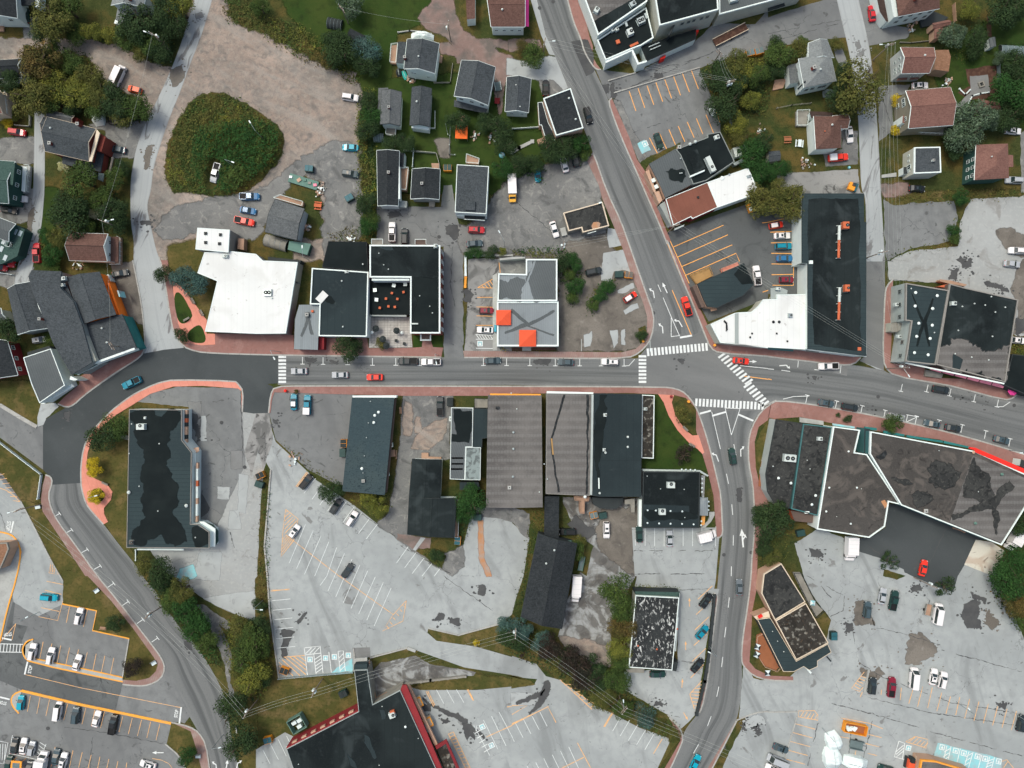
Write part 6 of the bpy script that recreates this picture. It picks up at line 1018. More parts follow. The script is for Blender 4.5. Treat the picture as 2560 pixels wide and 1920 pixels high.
# ---- big store at the bottom
s='13 262,1495 886,1172 848,815 962,810 1008,1112 1246,988 1640,1850 400,1900'
b=flatb('red_trimmed_store','large black roofed store with red and white striped wall',s,6,wall=Q5,roof=Q45,par=Q37,pw=.15,ph=.12).slab('red_face','13 264,1492 884,1170 880,1160 260,1482',0,5.6,Q41)
b.over('roof_patch','13 935,1370 975,1385 1000,1470 1045,1560 1020,1580 985,1500 945,1440',Q19,None,.5).over('roof_patch','13 1065,1155 1100,1160 1120,1230 1095,1240',Q19,None,.4).over('roof_patch','13 780,1530 870,1620 880,1659 830,1640',Q19,None,.4).hvac('13 1180,1190',(1.6,1.4,1.),20).box('hatch','13 1180,1175',b.top,(1.2,.9,.9),Q8,20).vent('13 1292,1300',None,.35,.4,Q0).vent('13 1090,1125 368,1625 1065,1633 1402,1402',None,.15,.2)
b.slab('red_canopy','13 1248,985 1262,945 1300,942 1645,1750 1600,1760',5.,5.6,Q41).slab('canopy_post_wall','13 1305,945 1330,950 1570,1455 1545,1470',3.,3.8,Q6).slab('red_canopy','13 1548,1470 1645,1412 1800,1760 1770,1760 1640,1450 1560,1500',4.4,4.8,Q41).slab('garden_roof','13 1565,1500 1640,1460 1740,1700 1650,1720',4.2,4.4,Q2,'moss_roof')
b.slab('link_corridor','13 850,765 960,760 962,810 848,815',3.5,5.4,Q22).slab('covered_porch','13 848,715 960,705 962,762 850,768',2.6,3.,Q11).slab('timber_walkway','13 980,730 1012,960 1035,1055 1270,935 1280,950 1040,1075 1005,1100 985,960 960,760',1.6,2.2,'wood')
for i in range(7):
    A1=w(P('13 290,1460')[0],5.2);A2=w(P('13 860,1160')[0],5.2);c=A1.lerp(A2,(i+.5)/7);m=MB();m.box((c.x,c.y,4.6),(1.4,.5,1.),Q6,math.atan2((A2-A1).y,(A2-A1).x));b.put(m,'wall_light_panel')
for z in(1.2,2.6,4.):b.slab('white_stripe','13 262,1486 880,1163 878,1157 258,1478',z,z+.35,Q0)
# ---- south east complex
s='32 70,305 300,340 184,1078 60,1042 -5,930 -20,780'
b=flatb('dark_roof_cafe','dark roofed cafe with white rooftop unit and rust terrace',s,5,wall=Q37,roof=Q27,par=Q2,pw=.15,ph=.05).hvac('32 178,638',(3.2,1.9,1.1),-5,fans=2).vent('32 88,812 195,855',None,.38,.5,Q0).vent('32 40,710',None,.2).flat('32 305,342 556,372 432,1140 200,1080',5.4,wall='teal_trim',roof=Q27,par='teal_trim',pw=.28,ph=.15).hvac('32 440,472',(1.2,.9,.8),0).vent('32 408,962 376,1040',None,.38,.5,Q0).vent('32 337,658 362,733',None,.15,.2).box('vent_box','32 335,1108',4.9,(1.2,.6,.5),Q0)
b.slab('rear_wing','32 195,1095 235,1100 390,1118 385,1200 230,1185',0,3.6,Q8,Q52).slab('side_step','32 275,288 480,320 480,355 275,330',0,.4,Q11)
b.slab('terrace','22 2130,885 2150,700 2212,440 32 30,300 68,300 30,560 0,740 22 2200,880',.1,.4,'deck')
s='32 565,365 797,396 752,590 856,606 1150,1045 1046,1020 1012,1232 876,1330 422,1255'
b=flatb('weathered_roof_hall','large brown weathered flat roof hall with white parapet',s,6.2,wall=Q1,roof='gravel_roof',par=Q0,pw=.32,ph=.3).box('roof_hatch','32 670,737',b.top,(1.,1.,.4),Q8).vent('32 693,582 526,895 765,895 500,1100 712,1206',None,.28,.4,Q0).vent('32 805,905 592,1145',None,.12,.2).slab('blue_awning','32 560,340 750,368 748,385 562,358',2.8,3.2,Q36).over('rust_patch','32 980,1010 1010,1000 1025,1050 1000,1075','rust_stain',None,.4)
s='32 886,408 1790,580 2350,835 2350,870 2020,1395 1552,1208 1150,1048 880,606'
b=flatb('department_store','huge weathered roof store with red front and dark cross stain',s,7,wall='teal_trim',roof='gravel_roof',par=Q0,pw=.32,ph=.3)
b.over('grey_roof_section','32 1770,620 2300,850 2200,1080 2010,1370 1570,1195',Q51,None,.1).over(Q32,'32 1775,640 1860,760 1935,850 1940,985 2010,900 2080,840 2120,870 2000,1010 1975,1050 1985,1180 1975,1300 1955,1180 1940,1060 1860,1075 1700,1150 1610,1175 1590,1150 1760,1070 1890,1020 1690,960 1720,800',Q27,None,.9,.09).over('dark_pond','32 1440,660 1600,720 1640,820 1600,890 1400,870 1400,740',Q27,None,1.5,.06).over('dark_pond','32 930,625 1010,580 1025,610 970,645',Q23,None,.5,.07)
b.over('dark_pond','32 1060,790 1180,830 1250,860 1180,870 1080,840',Q27,None,.8,.07).over('dark_pond','32 1230,960 1370,930 1420,1000 1300,1060',Q27,None,1.2,.065).chimney('32 1357,1095',6.6,.9,.4,Q6).vent('32 2012,778 1783,1200',None,.42,.8,Q28).vent('32 1815,930 1475,575',None,.15,.25).vent('32 1773,590',7,.4,.3,Q6)
b.slab('red_front_parapet','32 1745,545 1790,550 2350,790 2350,830 1790,590 1790,572 1745,560',6.6,7.15,'red_paint').slab('side_walk_roof','32 832,380 884,390 876,602 828,595',0,4.4,'teal_trim',Q22).slab('dark_annex','32 2212,880 2350,900 2350,1150 2130,1080',0,4.,Q2,Q7).slab('shelter','32 2185,650 2350,700 2350,740 2175,705',0,3,Q0,Q2)
for q in('32 835,368 940,380 940,402 840,395','32 1000,402 1180,435 1178,455 1000,425','32 1200,440 1510,490 1510,508 1200,460','32 1520,490 1740,540 1740,556 1520,512'):b.slab('teal_awning',q,2.9,3.3,'teal')
for q in('32 885,630','32 960,757','32 1040,875','32 1080,945','32 1110,1000'):b.box('wall_bracket',q,5.5,(.9,.25,.2),Q0,-60)
# ---- wedge building by the roundabout lot
s='o 1650,1240 1688,1217 1740,1300 1674,1340 1645,1282'
b=flatb('wedge_restaurant','wedge shaped restaurant of three dark roofs with wooden patio',s,4.8,wall=Q6,roof=Q27,par='cream',pw=.22,ph=.2).flat('o 1675,1341 1741,1303 1790,1389 1720,1426',5.,wall=Q6,roof='moss_roof',par='cream',pw=.22,ph=.15).flat('o 1636,1338 1664,1334 1720,1428 1788,1391 1796,1409 1766,1428 1766,1440 1748,1448 1736,1440 1715,1451 1692,1451',4.,wall=Q2,roof=Q22,par='cream',pw=.12,ph=.05)
b.deck('o 1712,1236 1728,1236 1760,1300 1778,1318 1762,1333 1742,1298',.4,Q5,True,Q2).deck('o 1634,1372 1648,1366 1686,1438 1676,1448 1650,1438 1632,1410',.4,'deck',True,Q6).slab('side_cabin','o 1628,1332 1660,1320 1664,1333 1636,1340',0,3.4,Q6,'cream').box('red_sign','o 1642,1331',3.6,(1.2,.7,.5),'red_paint',30).vent('33 38,477 82,562 135,652',4.,.14,.2).box('rear_door_step','33 350,815',0,(1.6,.5,1.),Q0,-50).slab('canopy_post','33 505,700 515,695 550,735 540,742',2,2.2,'iron')
# ---- small structures at the edges
s='02 -200,1385 60,1370 75,1425 45,1500 0,1600 -200,1650';flatb('brown_roof_kiosk','brown roofed drive through restaurant at left edge',s,4,wall=Q6,roof='shingle_cedar',par=Q5,pw=.3,ph=.2)
s='33 1325,1590 1450,1600 1760,1690 1760,1800 1290,1800';flatb('amber_edged_building','orange edged low building cut by the bottom edge',s,4,wall=Q6,roof=Q51,par=Q44,pw=.35,ph=.3)
# ================================================================ VEHICLES
def paintslot(o,name):pass
def loft(m,secs,mat,cap=True):
    """secs: list of (x, halfwidth, zlow, ztop, ztopwidthfactor) -> rounded body"""
    rings=[]
    for x,hw,zl,zt,tf in secs:
        rings.append([(x,-hw,zl),(x,-hw,zl+(zt-zl)*.55),(x,-hw*.97,zl+(zt-zl)*.8),(x,-hw*tf,zt),(x,hw*tf,zt),(x,hw*.97,zl+(zt-zl)*.8),(x,hw,zl+(zt-zl)*.55),(x,hw,zl)])
    for a,b in zip(rings,rings[1:]):
        for i in range(7):m.face([a[i],a[i+1],b[i+1],b[i]][::-1],mat)
    m.face(rings[0],mat);m.face(rings[-1][::-1],mat)
def cabin(m,x,hw,zb,zt,mat,tw=.78):
    x0,x1,x2,x3=x      # rear base, rear top, front top, front base
    B_=[(x0,-hw,zb),(x3,-hw,zb),(x3,hw,zb),(x0,hw,zb)];T_=[(x1,-hw*tw,zt),(x2,-hw*tw,zt),(x2,hw*tw,zt),(x1,hw*tw,zt)]
    m.face(T_,mat)
    for i in range(4):j=(i+1)%4;m.face([B_[i],B_[j],T_[j],T_[i]],mat)
    return B_,T_
def quad_in(m,q,mat,k=.1,off=.015,kb=None):
    q=[Vector(p)for p in q];c=sum(q,Vector())/4;n=(q[1]-q[0]).cross(q[2]-q[0]).normalized()
    p=[c+(v-c)*(1-k)+n*off for v in q];m.face(p,mat)
CARK={'sedan':dict(L=4.5,W=1.8,zt=1.42,cab=(-1.75,-1.15,.15,.95),hood=.88,trunk=.98),'hatch':dict(L=4.0,W=1.75,zt=1.48,cab=(-1.95,-1.6,.2,1.0),hood=.9,trunk=.95),
        'suv':dict(L=4.6,W=1.88,zt=1.72,cab=(-2.25,-1.95,.35,1.05),hood=1.05,trunk=1.1),'pickup':dict(L=5.5,W=1.95,zt=1.78,cab=(-.75,-.55,.75,1.35),hood=1.1,trunk=1.1),
        'van':dict(L=5.7,W=2.0,zt=2.35,cab=(-2.8,-2.75,1.45,2.2),hood=1.15,trunk=1.2),'camper':dict(L=6.0,W=2.15,zt=2.7,cab=(-2.95,-2.9,1.9,2.4),hood=1.2,trunk=1.2)}
PROTO={}
def proto(kind):
    if kind in PROTO:return PROTO[kind]
    k=CARK[kind];L_,W_,zt=k['L'],k['W'],k['zt'];hl,hw=L_/2,W_/2;parts=[]
    m=MB();x0,x1,x2,x3=k['cab'];zb,zh=k['trunk'],k['hood'];bx=x0 if kind!='pickup' else x0
    loft(m,[(-hl,hw*.78,.35,zb*.8,.8),(-hl+.18,hw*.93,.25,zb*.97,.84),(-hl+.6,hw,.22,zb,.86),(x1,hw,.22,zb+.02,.88),(x2,hw,.22,zb+.0,.88),(x3,hw,.22,zh+.03,.88),(x3+(hl-x3)*.6,hw*.97,.22,zh*.95,.86),(hl-.15,hw*.86,.25,zh*.82,.82),(hl,hw*.68,.35,zh*.6,.8)],Q43)
    Bq,Tq=cabin(m,(x0,x1,x2,x3),hw*.88,zb-.03,zt,Q43,.8 if kind not in('van','camper')else .92);parts.append(('body',m))
    for nm,q in(('rear_window',[Bq[3],Bq[0],Tq[0],Tq[3]]),('windshield',[Bq[1],Bq[2],Tq[2],Tq[1]]),('side_window',[Bq[0],Bq[1],Tq[1],Tq[0]]),('side_window',[Bq[2],Bq[3],Tq[3],Tq[2]])):
        if kind in('van','camper')and nm=='rear_window':continue
        g=MB();quad_in(g,q,'car_glass',.08 if 'side' not in nm else .12);parts.append((nm,g))
    if kind=='pickup':
        g=MB();g.box(((-hl+.25+x0-.1)/2,0,zb+.02),(abs(-hl+.25-x0+.1),W_*.78,.06),'trim_black');parts.append(('cargo_bed',g))
        for s in(-1,1):g=MB();g.box(((-hl+.2+x0)/2,s*hw*.86,zb+.1),(abs(-hl+.2-x0),.12,.24),Q43);parts.append(('bed_rail',g))
        g=MB();g.box((-hl+.16,0,zb+.08),(.12,W_*.8,.26),Q43);parts.append(('tailgate',g))
    if kind in('suv',):
        for s in(-1,1):g=MB();g.tube((x1+.1,s*hw*.62,zt+.05),(x2-.1,s*hw*.62,zt+.05),.03,.03,'trim_black',4);parts.append(('roof_rack',g))
    if kind in('sedan','hatch','suv'):g=MB();g.box(((x1+x2)/2+.25,0,zt+.008),(.55,hw*.8,.012),'car_glass');parts.append(('sunroof',g))
    for s in(-1,1):
        g=MB();g.box((hl-.22,s*hw*.66,zh*.72),(.28,.32,.14),'lamp_lens');parts.append(('headlight',g))
        g=MB();g.box((-hl+.12,s*hw*.72,zb*.82),(.16,.28,.14),'tail_lens');parts.append(('tail_light',g))
        g=MB();g.box((x3-.28,s*(hw+.1),zb+.08),(.16,.2,.12),'trim_black');parts.append(('mirror',g))
    wr=.33 if kind in('sedan','hatch')else .38
    for wx in(-hl*.62,hl*.64):
        for s in(-1,1):
            g=MB();g.tube((wx,s*(hw-.2),wr),(wx,s*(hw+.015),wr),wr,wr,'tyre',14);g.tube((wx,s*(hw+.0),wr),(wx,s*(hw+.03),wr),wr*.6,wr*.55,'steel',8);parts.append(('wheel',g))
    PROTO[kind]=[(n,g.mesh(n))for n,g in parts];return PROTO[kind]
CC=dict(white=(.75,.76,.75),silver=(.38,.42,.44),grey=(.12,.15,.165),dark=(.022,.032,.036),black=(.010,.013,.014),red=(.50,.02,.03),bright=(.75,.04,.02),maroon=(.20,.012,.03),blue=(.02,.14,.30),teal=(.0,.21,.30),cyan=(.0,.33,.44),green=(.012,.045,.038),orange=(.75,.10,.02),slate=(.05,.085,.10),yellow=(.85,.45,.05))
def car(kind,q,ang,colr,label,group=None,name=None,cover=None,roof=None,sc=1.):
    p=pt(q,.1);z=.07;nm={'sedan':'car','hatch':'hatchback','suv':'suv','pickup':'pickup_truck','van':'van','camper':'camper_van'}[kind]
    r=empty(name or nm,(p.x,p.y,z),R(ang),label=label,cat=nm.replace('_',' '),group=group);c=(*CC[colr],1)
    k=CARK[kind]
    for n,me in proto(kind):
        if n=='sunroof' and hash_(label)%3:continue
        o=link(n,me,r);o.color=c
    if roof:
        m=MB();x0,x1,x2,x3=k['cab'];m.box(((x1+x2)/2,0,k['zt']+.012),(x2-x1-.04,k['W']*.66,.02),Q43);o=m.build('roof_panel',r);o.color=(*CC[roof],1)  # separate top; white on the red cars paints in the sky's reflection
    if cover:
        m=MB();hl=k['L']/2;x0=k['cab'][0];m.box(((-hl+.15+x0)/2,0,k['trunk']+.38),(abs(-hl+.15-x0),k['W']*.9,.75),Q43);o=m.build('bed_canopy',r);o.color=(*CC[cover],1)
    if sc!=1.:r.scale=(sc,sc,sc)
    return r
def hash_(s):return sum(ord(ch)*(i+1)for i,ch in enumerate(s))
def truck(q,ang,label,L_=7.,W_=2.3,cabc='white',box='white',nm='box_truck',hh=3.):
    p=pt(q,.1);r=empty(nm,(p.x,p.y,.07),R(ang),label=label,cat=nm.replace('_',' '));hl=L_/2
    m=MB();m.box((-.9,0,.75+hh/2-.35),(L_-2.1,W_,hh-.7),Q43);m.box((-.9,0,hh+.02),(L_-2.3,W_-.25,.04),Q43);o=m.build('cargo_box',r);o.color=(*CC[box],1)
    for i in range(4):g=MB();g.box((-.9+(i-1.5)*(L_-2.3)/4,0,hh+.06),(.06,W_-.3,.04),'hvac');g.build('roof_rib',r)
    m=MB();loft(m,[(hl-1.9,W_*.44,.4,2.1,.85),(hl-1.3,W_*.45,.35,2.15,.82),(hl-.8,W_*.44,.35,1.35,.86),(hl-.1,W_*.4,.4,1.15,.8)],Q43);o=m.build('cab',r);o.color=(*CC[cabc],1)
    g=MB();g.face([(hl-.82,-W_*.33,1.42),(hl-.82,W_*.33,1.42),(hl-1.28,W_*.33,2.14),(hl-1.28,-W_*.33,2.14)],'car_glass');g.build('windshield',r)
    for s in(-1,1):
        g=MB();g.box((hl-1.1,s*W_*.53,1.6),(.15,.25,.35),'trim_black');g.build('mirror',r)
        g=MB();g.box((hl-.14,s*W_*.3,.85),(.12,.3,.2),'lamp_lens');g.build('headlight',r)
        for wx in(-hl*.55,hl*.62):g=MB();g.tube((wx,s*W_*.3,.42),(wx,s*W_*.46,.42),.42,.42,'tyre',14);g.build('wheel',r)
    return r
G1='cars parked along the kerb of the main street';G2='cars in the southwest car park';G3='cars in the southeast lot';G4='cars in the striped lot beside the warehouse'
CARS=[
('camper','00 1038,665',65,'white','white camper van parked on gravel beside the leafy thicket'),
('hatch','00 1175,783',165,'orange','orange hatchback on gravel next to the white camper van'),
('suv','00 165,1150',-8,'red','red wagon on the gravel drive by the green roofed house'),
('sedan','00 1028,1297',170,'slate','dark blue grey sedan on the gravel drive of the red brick house'),
('pickup','00 1035,1060',-8,'black','black pickup half under the trees beside a white canopy'),
('pickup','00 1872,1500',-106,'silver','silver pickup with open bed at the edge of the green mound'),
('sedan','00 236,145',95,'green','dark car in the driveway of the top left house'),
('suv','10 820,850',-8,'white','white wagon alone at the edge of the gravel yard'),
('sedan','10 820,1282',177,'cyan','bright blue sedan on gravel beside the yellow hedge'),
('suv','10 820,1507',-9,'slate','slate grey wagon on gravel south of the bright blue sedan'),
('sedan','20 290,768',90,'black','black car behind the black flat roofed house'),
('suv','20 655,1005',-75,'black','black car driving down the sloping street beside flat roofed house'),
('sedan','20 1262,1225',-72,'green','dark green coupe alone in the orange striped lot'),
('sedan','20 450,1425',105,'white','white sedan parked below the hedge next to a dark wagon'),
('suv','20 540,1375',105,'dark','dark wagon parked below the hedge next to the white sedan'),
('hatch','20 222,1515',-87,'teal','teal hatchback by the hedge in the grey gravel yard'),
('sedan','30 888,125',95,'red','red sedan beside the white house at the top edge'),
('sedan','30 1302,748',2,'white','white car in the drive behind the big brown roofed house'),
('sedan','30 695,1170',-83,'white','white car tucked beside the brown hipped house'),
('sedan','30 2103,1138',-5,'white','white sedan at the right edge below the leafy silver tree'),
('suv','30 2108,1563',178,'silver','silver wagon behind the dark green fronted house'),
('sedan','30 1275,1635',-3,'black','black car on pinkish gravel below the small square house'),
('suv','01 180,65',-2,'white','white wagon beside the green roofed house'),
('sedan','01 95,162',-8,'dark','dark car with red interior glow between the two green houses'),
('suv','01 115,582',-93,'red','red car parked behind the skylight house'),
('hatch','01 15,655',-10,'red','red hatchback cut by the left edge'),
('sedan','01 1050,708',12,'dark','dark car parked by the orange wall of the pub'),
('hatch','01 358,1278',8,'silver','silver hatchback boxed in behind the grey corner building'),
('sedan','01 2150,165',-10,'blue','blue sedan between the blue and red pickups'),
('suv','11 1288,388',90,'dark','dark wagon nose out beside the white pickup behind the brick block'),
('suv','11 1905,332',-2,'red','red car in the lane by the slate roofed house'),
('sedan','11 1890,450',5,'slate','dark grey sedan just below the red car in the lane'),
('hatch','11 1992,1027',0,'maroon','dark red hatchback in the orange bays of the grey roofed office'),
('sedan','11 1980,1193',178,'white','white sedan in the bays of the grey roofed office'),
('sedan','11 378,1548',180,'silver','silver sedan driving just past the western crosswalk'),
('sedan','11 730,1580',180,'silver','silver sedan driving behind the red sedan on the main street'),
('sedan','11 1030,1600',180,'bright','bright red sedan driving along the main street'),
('sedan','11 2047,1458',2,'slate','slate blue sedan at the kerb below the grey roofed office',G1),
('suv','21 703,690',12,'dark','dark wagon on brown dirt beside the green hedge'),
('sedan','21 365,328',-73,'white','white sedan beside the mossy flat roofed office'),
('hatch','21 1018,910',33,'bright','red hatchback with white roof on the dirt lot'),
('sedan','21 462,1470',178,'slate','grey sedan at the kerb right of the grey roofed office',G1),
('suv','21 845,1468',178,'white','white wagon at the kerb nearest the crossroads',G1),
('sedan','21 1972,1460',-6,'bright','red sedan waiting beyond the diagonal crosswalk'),
('hatch','31 62,292',10,'bright','bright red hatchback topmost in the striped lot',G4),
('sedan','31 115,382',2,'white','white sedan below the bright red hatchback in the striped lot',G4),
('suv','31 125,472',2,'teal','teal wagon below the white sedan in the striped lot',G4),
('sedan','31 135,578',0,'blue','dark blue car between the teal wagon and the empty bay',G4),
('hatch','31 152,762',0,'maroon','maroon hatchback lowest in the striped lot',G4),
('suv','31 2135,510',178,'white','white wagon on the pale concrete yard at the right edge'),
('sedan','31 2095,625',-6,'silver','silver sedan on the pale concrete yard at the right edge'),
('sedan','31 2145,1283',-6,'white','white car peeking out behind the skylight building block'),
('sedan','12 333,155',90,'teal','small teal and white car by the southern pavement'),
('suv','12 438,840',52,'black','black wagon beside the orange line in the big lot'),
('suv','12 695,1053',57,'dark','dark wagon right of the round bush in the big lot'),
('suv','12 833,1158',57,'white','white wagon in the bay right of the dark wagon'),
('hatch','12 338,1268',55,'white','white hatchback next to the orange hatched triangle'),
('sedan','12 797,1605',55,'dark','dark sedan alone in the middle of the big lot'),
('suv','22 813,1257',-90,'white','white wagon on the bare brown dirt'),
('sedan','22 1097,1292',92,'green','dark green sedan beside the corner restaurant'),
('sedan','22 1357,1330',90,'silver','pale silver sedan in the middle of the restaurant bays'),
('suv','22 478,1272',180,'black','black wagon beside the narrow outbuilding'),
('suv','22 1898,622',98,'green','dark green car driving up the south street to the crossroads'),
('sedan','32 493,165',-10,'slate','slate sedan first at the southern kerb of the east street',G1),
('suv','32 697,200',-10,'dark','dark wagon second at the southern kerb of the east street',G1),
('sedan','32 1100,285',-10,'silver','silver sedan half hidden by the pavement tree',G1),
('sedan','32 1405,343',168,'slate','grey sedan with red corner after the hatched bay',G1),
('sedan','32 1585,380',-10,'dark','dark sedan between the grey sedan and an empty bay',G1),
('sedan','32 2005,482',-14,'slate','blue grey sedan last at the southern kerb near the red store front',G1),
('suv','32 1480,47',-8,'dark','dark wagon at the northern kerb below the pink awnings',G1),
('sedan','32 1330,1585',76,'bright','bright red car on the fresh black asphalt yard'),
('sedan','23 1957,90',90,'grey','grey sedan driving up the south street by the wedge restaurant'),
('suv','23 1670,205',53,'black','black car topmost in the angled bays','cars in the angled bays'),
('sedan','23 1638,480',50,'teal','teal sedan in the angled bays','cars in the angled bays'),
('sedan','23 1597,765',50,'black','black sedan lowest in the angled bays','cars in the angled bays'),
('sedan','23 1255,840',0,'green','dark green car against the bottom of the peeling roof building'),
('sedan','23 1580,1600',63,'cyan','turquoise sedan driving at the bottom of the south street'),
('suv','33 847,285',82,'slate','slate blue wagon left of the small silver sedan',G3),
('sedan','33 977,168',78,'silver','small silver sedan beside the dark green pickup',G3),
('suv','33 890,940',82,'dark','dark wagon beside the hatched kerb island',G3),
('van','33 1452,318',80,'white','white van parked beside a small open trailer',G3),
('van','33 1245,870',84,'white','white van parked below the brown stain',G3),
('sedan','33 1417,862',78,'white','white sedan to the right of the lower white van',G3),
('suv','33 1497,890',76,'white','white wagon with dark glass right of the white sedan',G3),
('suv','33 2172,1262',76,'dark','dark wagon at the right edge near a lamp post',G3),
('sedan','33 103,1480',-20,'slate','slate green sedan above two white vehicles behind the kerb',G3),
('van','33 70,1580',158,'silver','silver van between the slate sedan and a white car',G3),
('suv','33 40,1655',158,'white','white wagon cut by the bottom edge near the kerb',G3),
('sedan','33 1008,1655',165,'green','dark green car cut by the bottom edge near the white tarpaulins',G3),
('suv','03 440,178',-5,'cyan','bright blue hatchback in the car park below the grass wedge',G2),
('suv','03 698,340',78,'white','white wagon beside the yellow kerb corner and lawn',G2),
('suv','03 297,645',80,'white','white wagon on the hatched tip of the traffic island',G2),
('suv','03 455,680',80,'white','white car with dark sunroof second from the island tip',G2),
('sedan','03 680,740',73,'white','white sedan nosed against the upper island kerb',G2),
('hatch','03 195,1085',85,'cyan','turquoise hatchback at the rounded end of the lower island',G2),
('van','03 518,1152',82,'white','white van with roof bars in the lower bay row',G2,.85),
('suv','03 668,1192',85,'slate','slate grey wagon between two white vehicles in the lower row',G2),
('sedan','03 847,1225',75,'white','white sedan left of the black pickup in the lower row',G2),
('sedan','03 140,1455',83,'dark','dark sedan beside the white hatched area',G2),
('sedan','03 218,1460',83,'white','white sedan between the dark and the silver one at bottom left',G2),
('hatch','03 288,1480',80,'silver','silver hatchback next to white hatching at bottom left',G2),
('sedan','03 497,1553',80,'slate','dark slate sedan right of the white box truck',G2),
('suv','03 562,1585',78,'white','white wagon right of the dark slate sedan',G2),
('hatch','03 92,1605',82,'green','dark green hatchback left of the orange trolley shelter',G2),
('hatch','03 268,1650',82,'dark','dark hatchback between orange trolley shelter and box truck',G2),
('sedan','03 1288,1620',163,'white','white sedan driving out past the curved kerb',G2)]
for t in CARS:
    k,q,a,c,lab=t[:5];car(k,q,a,c,lab,t[5]if len(t)>5 else None,roof='white' if 'red hatchback with white roof' in lab or 'topmost in the striped' in lab or 'teal and white' in lab else None,sc=t[6]if len(t)>6 else 1.)
car('pickup','30 597,1368',5,'bright','red pickup with white bed cover in front of the brown hipped house',cover='white')
car('pickup','01 335,530',92,'red','red pickup parked along the narrow lane');car('pickup','01 2165,45',0,'blue','blue pickup topmost beside the grey shingled house')
car('pickup','01 2120,258',-12,'bright','bright red pickup with black bed below the blue sedan');car('pickup','01 1150,1648',205,'teal','teal pickup driving round the wide bend')
car('pickup','11 1180,350',90,'white','white pickup parked behind the red brick block');car('pickup','11 1315,1462',180,'dark','dark green pickup at the kerb below the brick block',G1)
car('pickup','11 1515,1468',180,'white','white pickup with black bed at the kerb behind the dark pickup',G1);car('pickup','21 1503,990',106,'bright','red pickup driving up beside the orange centre line')
car('pickup','21 2108,725',97,'white','white pickup behind the dark ribbed roof restaurant');car('pickup','31 513,1505',182,'white','white pickup at the kerb below the long warehouse',G1)
car('pickup','12 450,180',88,'teal','teal pickup with white bed canopy by the southern pavement',cover='white');car('pickup','12 1593,190',90,'dark','dark pickup on gravel beside the patchwork roofed building')
car('pickup','33 1075,205',78,'green','dark green pickup right of the small silver sedan',G3);car('pickup','33 1055,950',84,'maroon','dark red pickup right of the dark wagon',G3);car('pickup','03 990,1272',80,'black','black pickup in the lower row of the car park',G2)
truck('20 2,1640',-88,'white box truck with yellow cab in the gravel yard',7.4,2.3,'yellow');truck('32 695,1412',-92,'white box truck backed up to the weathered roof hall',6.8,2.9)
truck('32 2112,1318',-120,'white box truck beside the corner of the department store',7.6,2.8);truck('23 550,95',-94,'long white truck next to the black barn',7.6,2.5);truck('03 388,1600',80,'white box truck in the car park',6.6,2.6)  # these trucks are plain white on every side
r=truck('22 1672,1302',14,'white box trailer parked beside the corner restaurant bays',5.4,2.4)
# ================================================================ BINS, TRAILERS, SMALL THINGS
def thing(name,label,q,ang,cat,group=None):p=pt(q);return empty(name,(p.x,p.y,.05),R(ang),label=label,cat=cat,group=group)
def bin_(q,ang,label,lid='bin_green',body='bin_green',L_=2.2,W_=1.7,hh=1.4):
    r=thing('dumpster',label,q,ang,'dumpster','dumpsters around the town')
    m=MB();m.box((0,0,hh/2),(L_,W_,hh),body);m.build('bin_body',r)
    for s in(-1,1):m=MB();m.box((s*L_*.25,.05,hh+.05),(L_*.46,W_*.92,.08),lid);m.build('lid',r);m=MB();m.box((s*(L_/2+.06),0,hh*.6),(.12,W_*.6,.15),'iron');m.build('lifting_arm',r)
for a in(('10 470,1468',-5,'blue dumpster on gravel above the junk strewn green sheet','bin_blue','bin_green'),('10 1658,1462',0,'dark lidded orange dumpster beside the lane between houses','bin_green',Q25),
          ('20 2045,475',15,'left orange dumpster in the alley',Q34,Q25),('20 2122,460',15,'right orange dumpster in the alley',Q34,Q25),('21 920,717',0,'green dumpster on the cracked slab by the street'),
          ('21 1003,722',-5,'orange dumpster with dark lid beside the pavement',Q13,Q25),('11 815,60',30,'dark skip with lime bag on gravel','bin_blue','bin_green'),('12 768,510',90,'orange edged dumpster against the blue roofed shop',Q20,Q25),
          ('12 758,592',90,'dark green dumpster against the blue roofed shop'),('12 50,785',25,'orange rimmed dumpster by the grass divider',Q20,Q25),('12 40,862',-20,'green dumpster below the orange rimmed one'),
          ('12 1915,1145',0,'green dumpster above the rusty water stain'),('12 1745,1345',85,'blue dumpster with orange end by the black metal roofed house','bin_blue',Q25),('22 703,1128',15,'orange lidded dumpster behind the folded roof shop',Q34,Q25),
          ('22 780,1130',10,'green dumpster behind the green grey roof shop'),('13 255,805',-20,'orange dumpster on the hatched bay',Q20,Q25),('13 762,1002',25,'dark bin on the lawn above the big store',Q20,'bin_green'),
          ('13 115,1400',15,'orange dumpster at the corner of the lawn','bin_blue',Q25),('33 553,505',90,'teal dumpster beside the wedge restaurant','bin_blue','bin_green'),('32 268,1280',10,'green dumpster behind the dark roofed cafe'),
          ('12 1680,155',90,'small black bin beside the patchwork roofed building',Q20,Q20),('10 2400,1400',0,'x')):
    if a[2]!='x':bin_(*a)
r=thing('loader','yellow loader bucket machine on the asphalt by the warehouse','30 708,1620',-20,'loader');m=MB();m.box((0,0,.8),(1.7,2.,1.),Q25);m.build('body',r);m=MB();m.box((.3,.5,1.5),(.9,.8,.5),'glass');m.build('cab',r);m=MB();m.box((1.2,.2,.5),(.8,2.2,.8),'bin_blue');m.build('bucket',r)
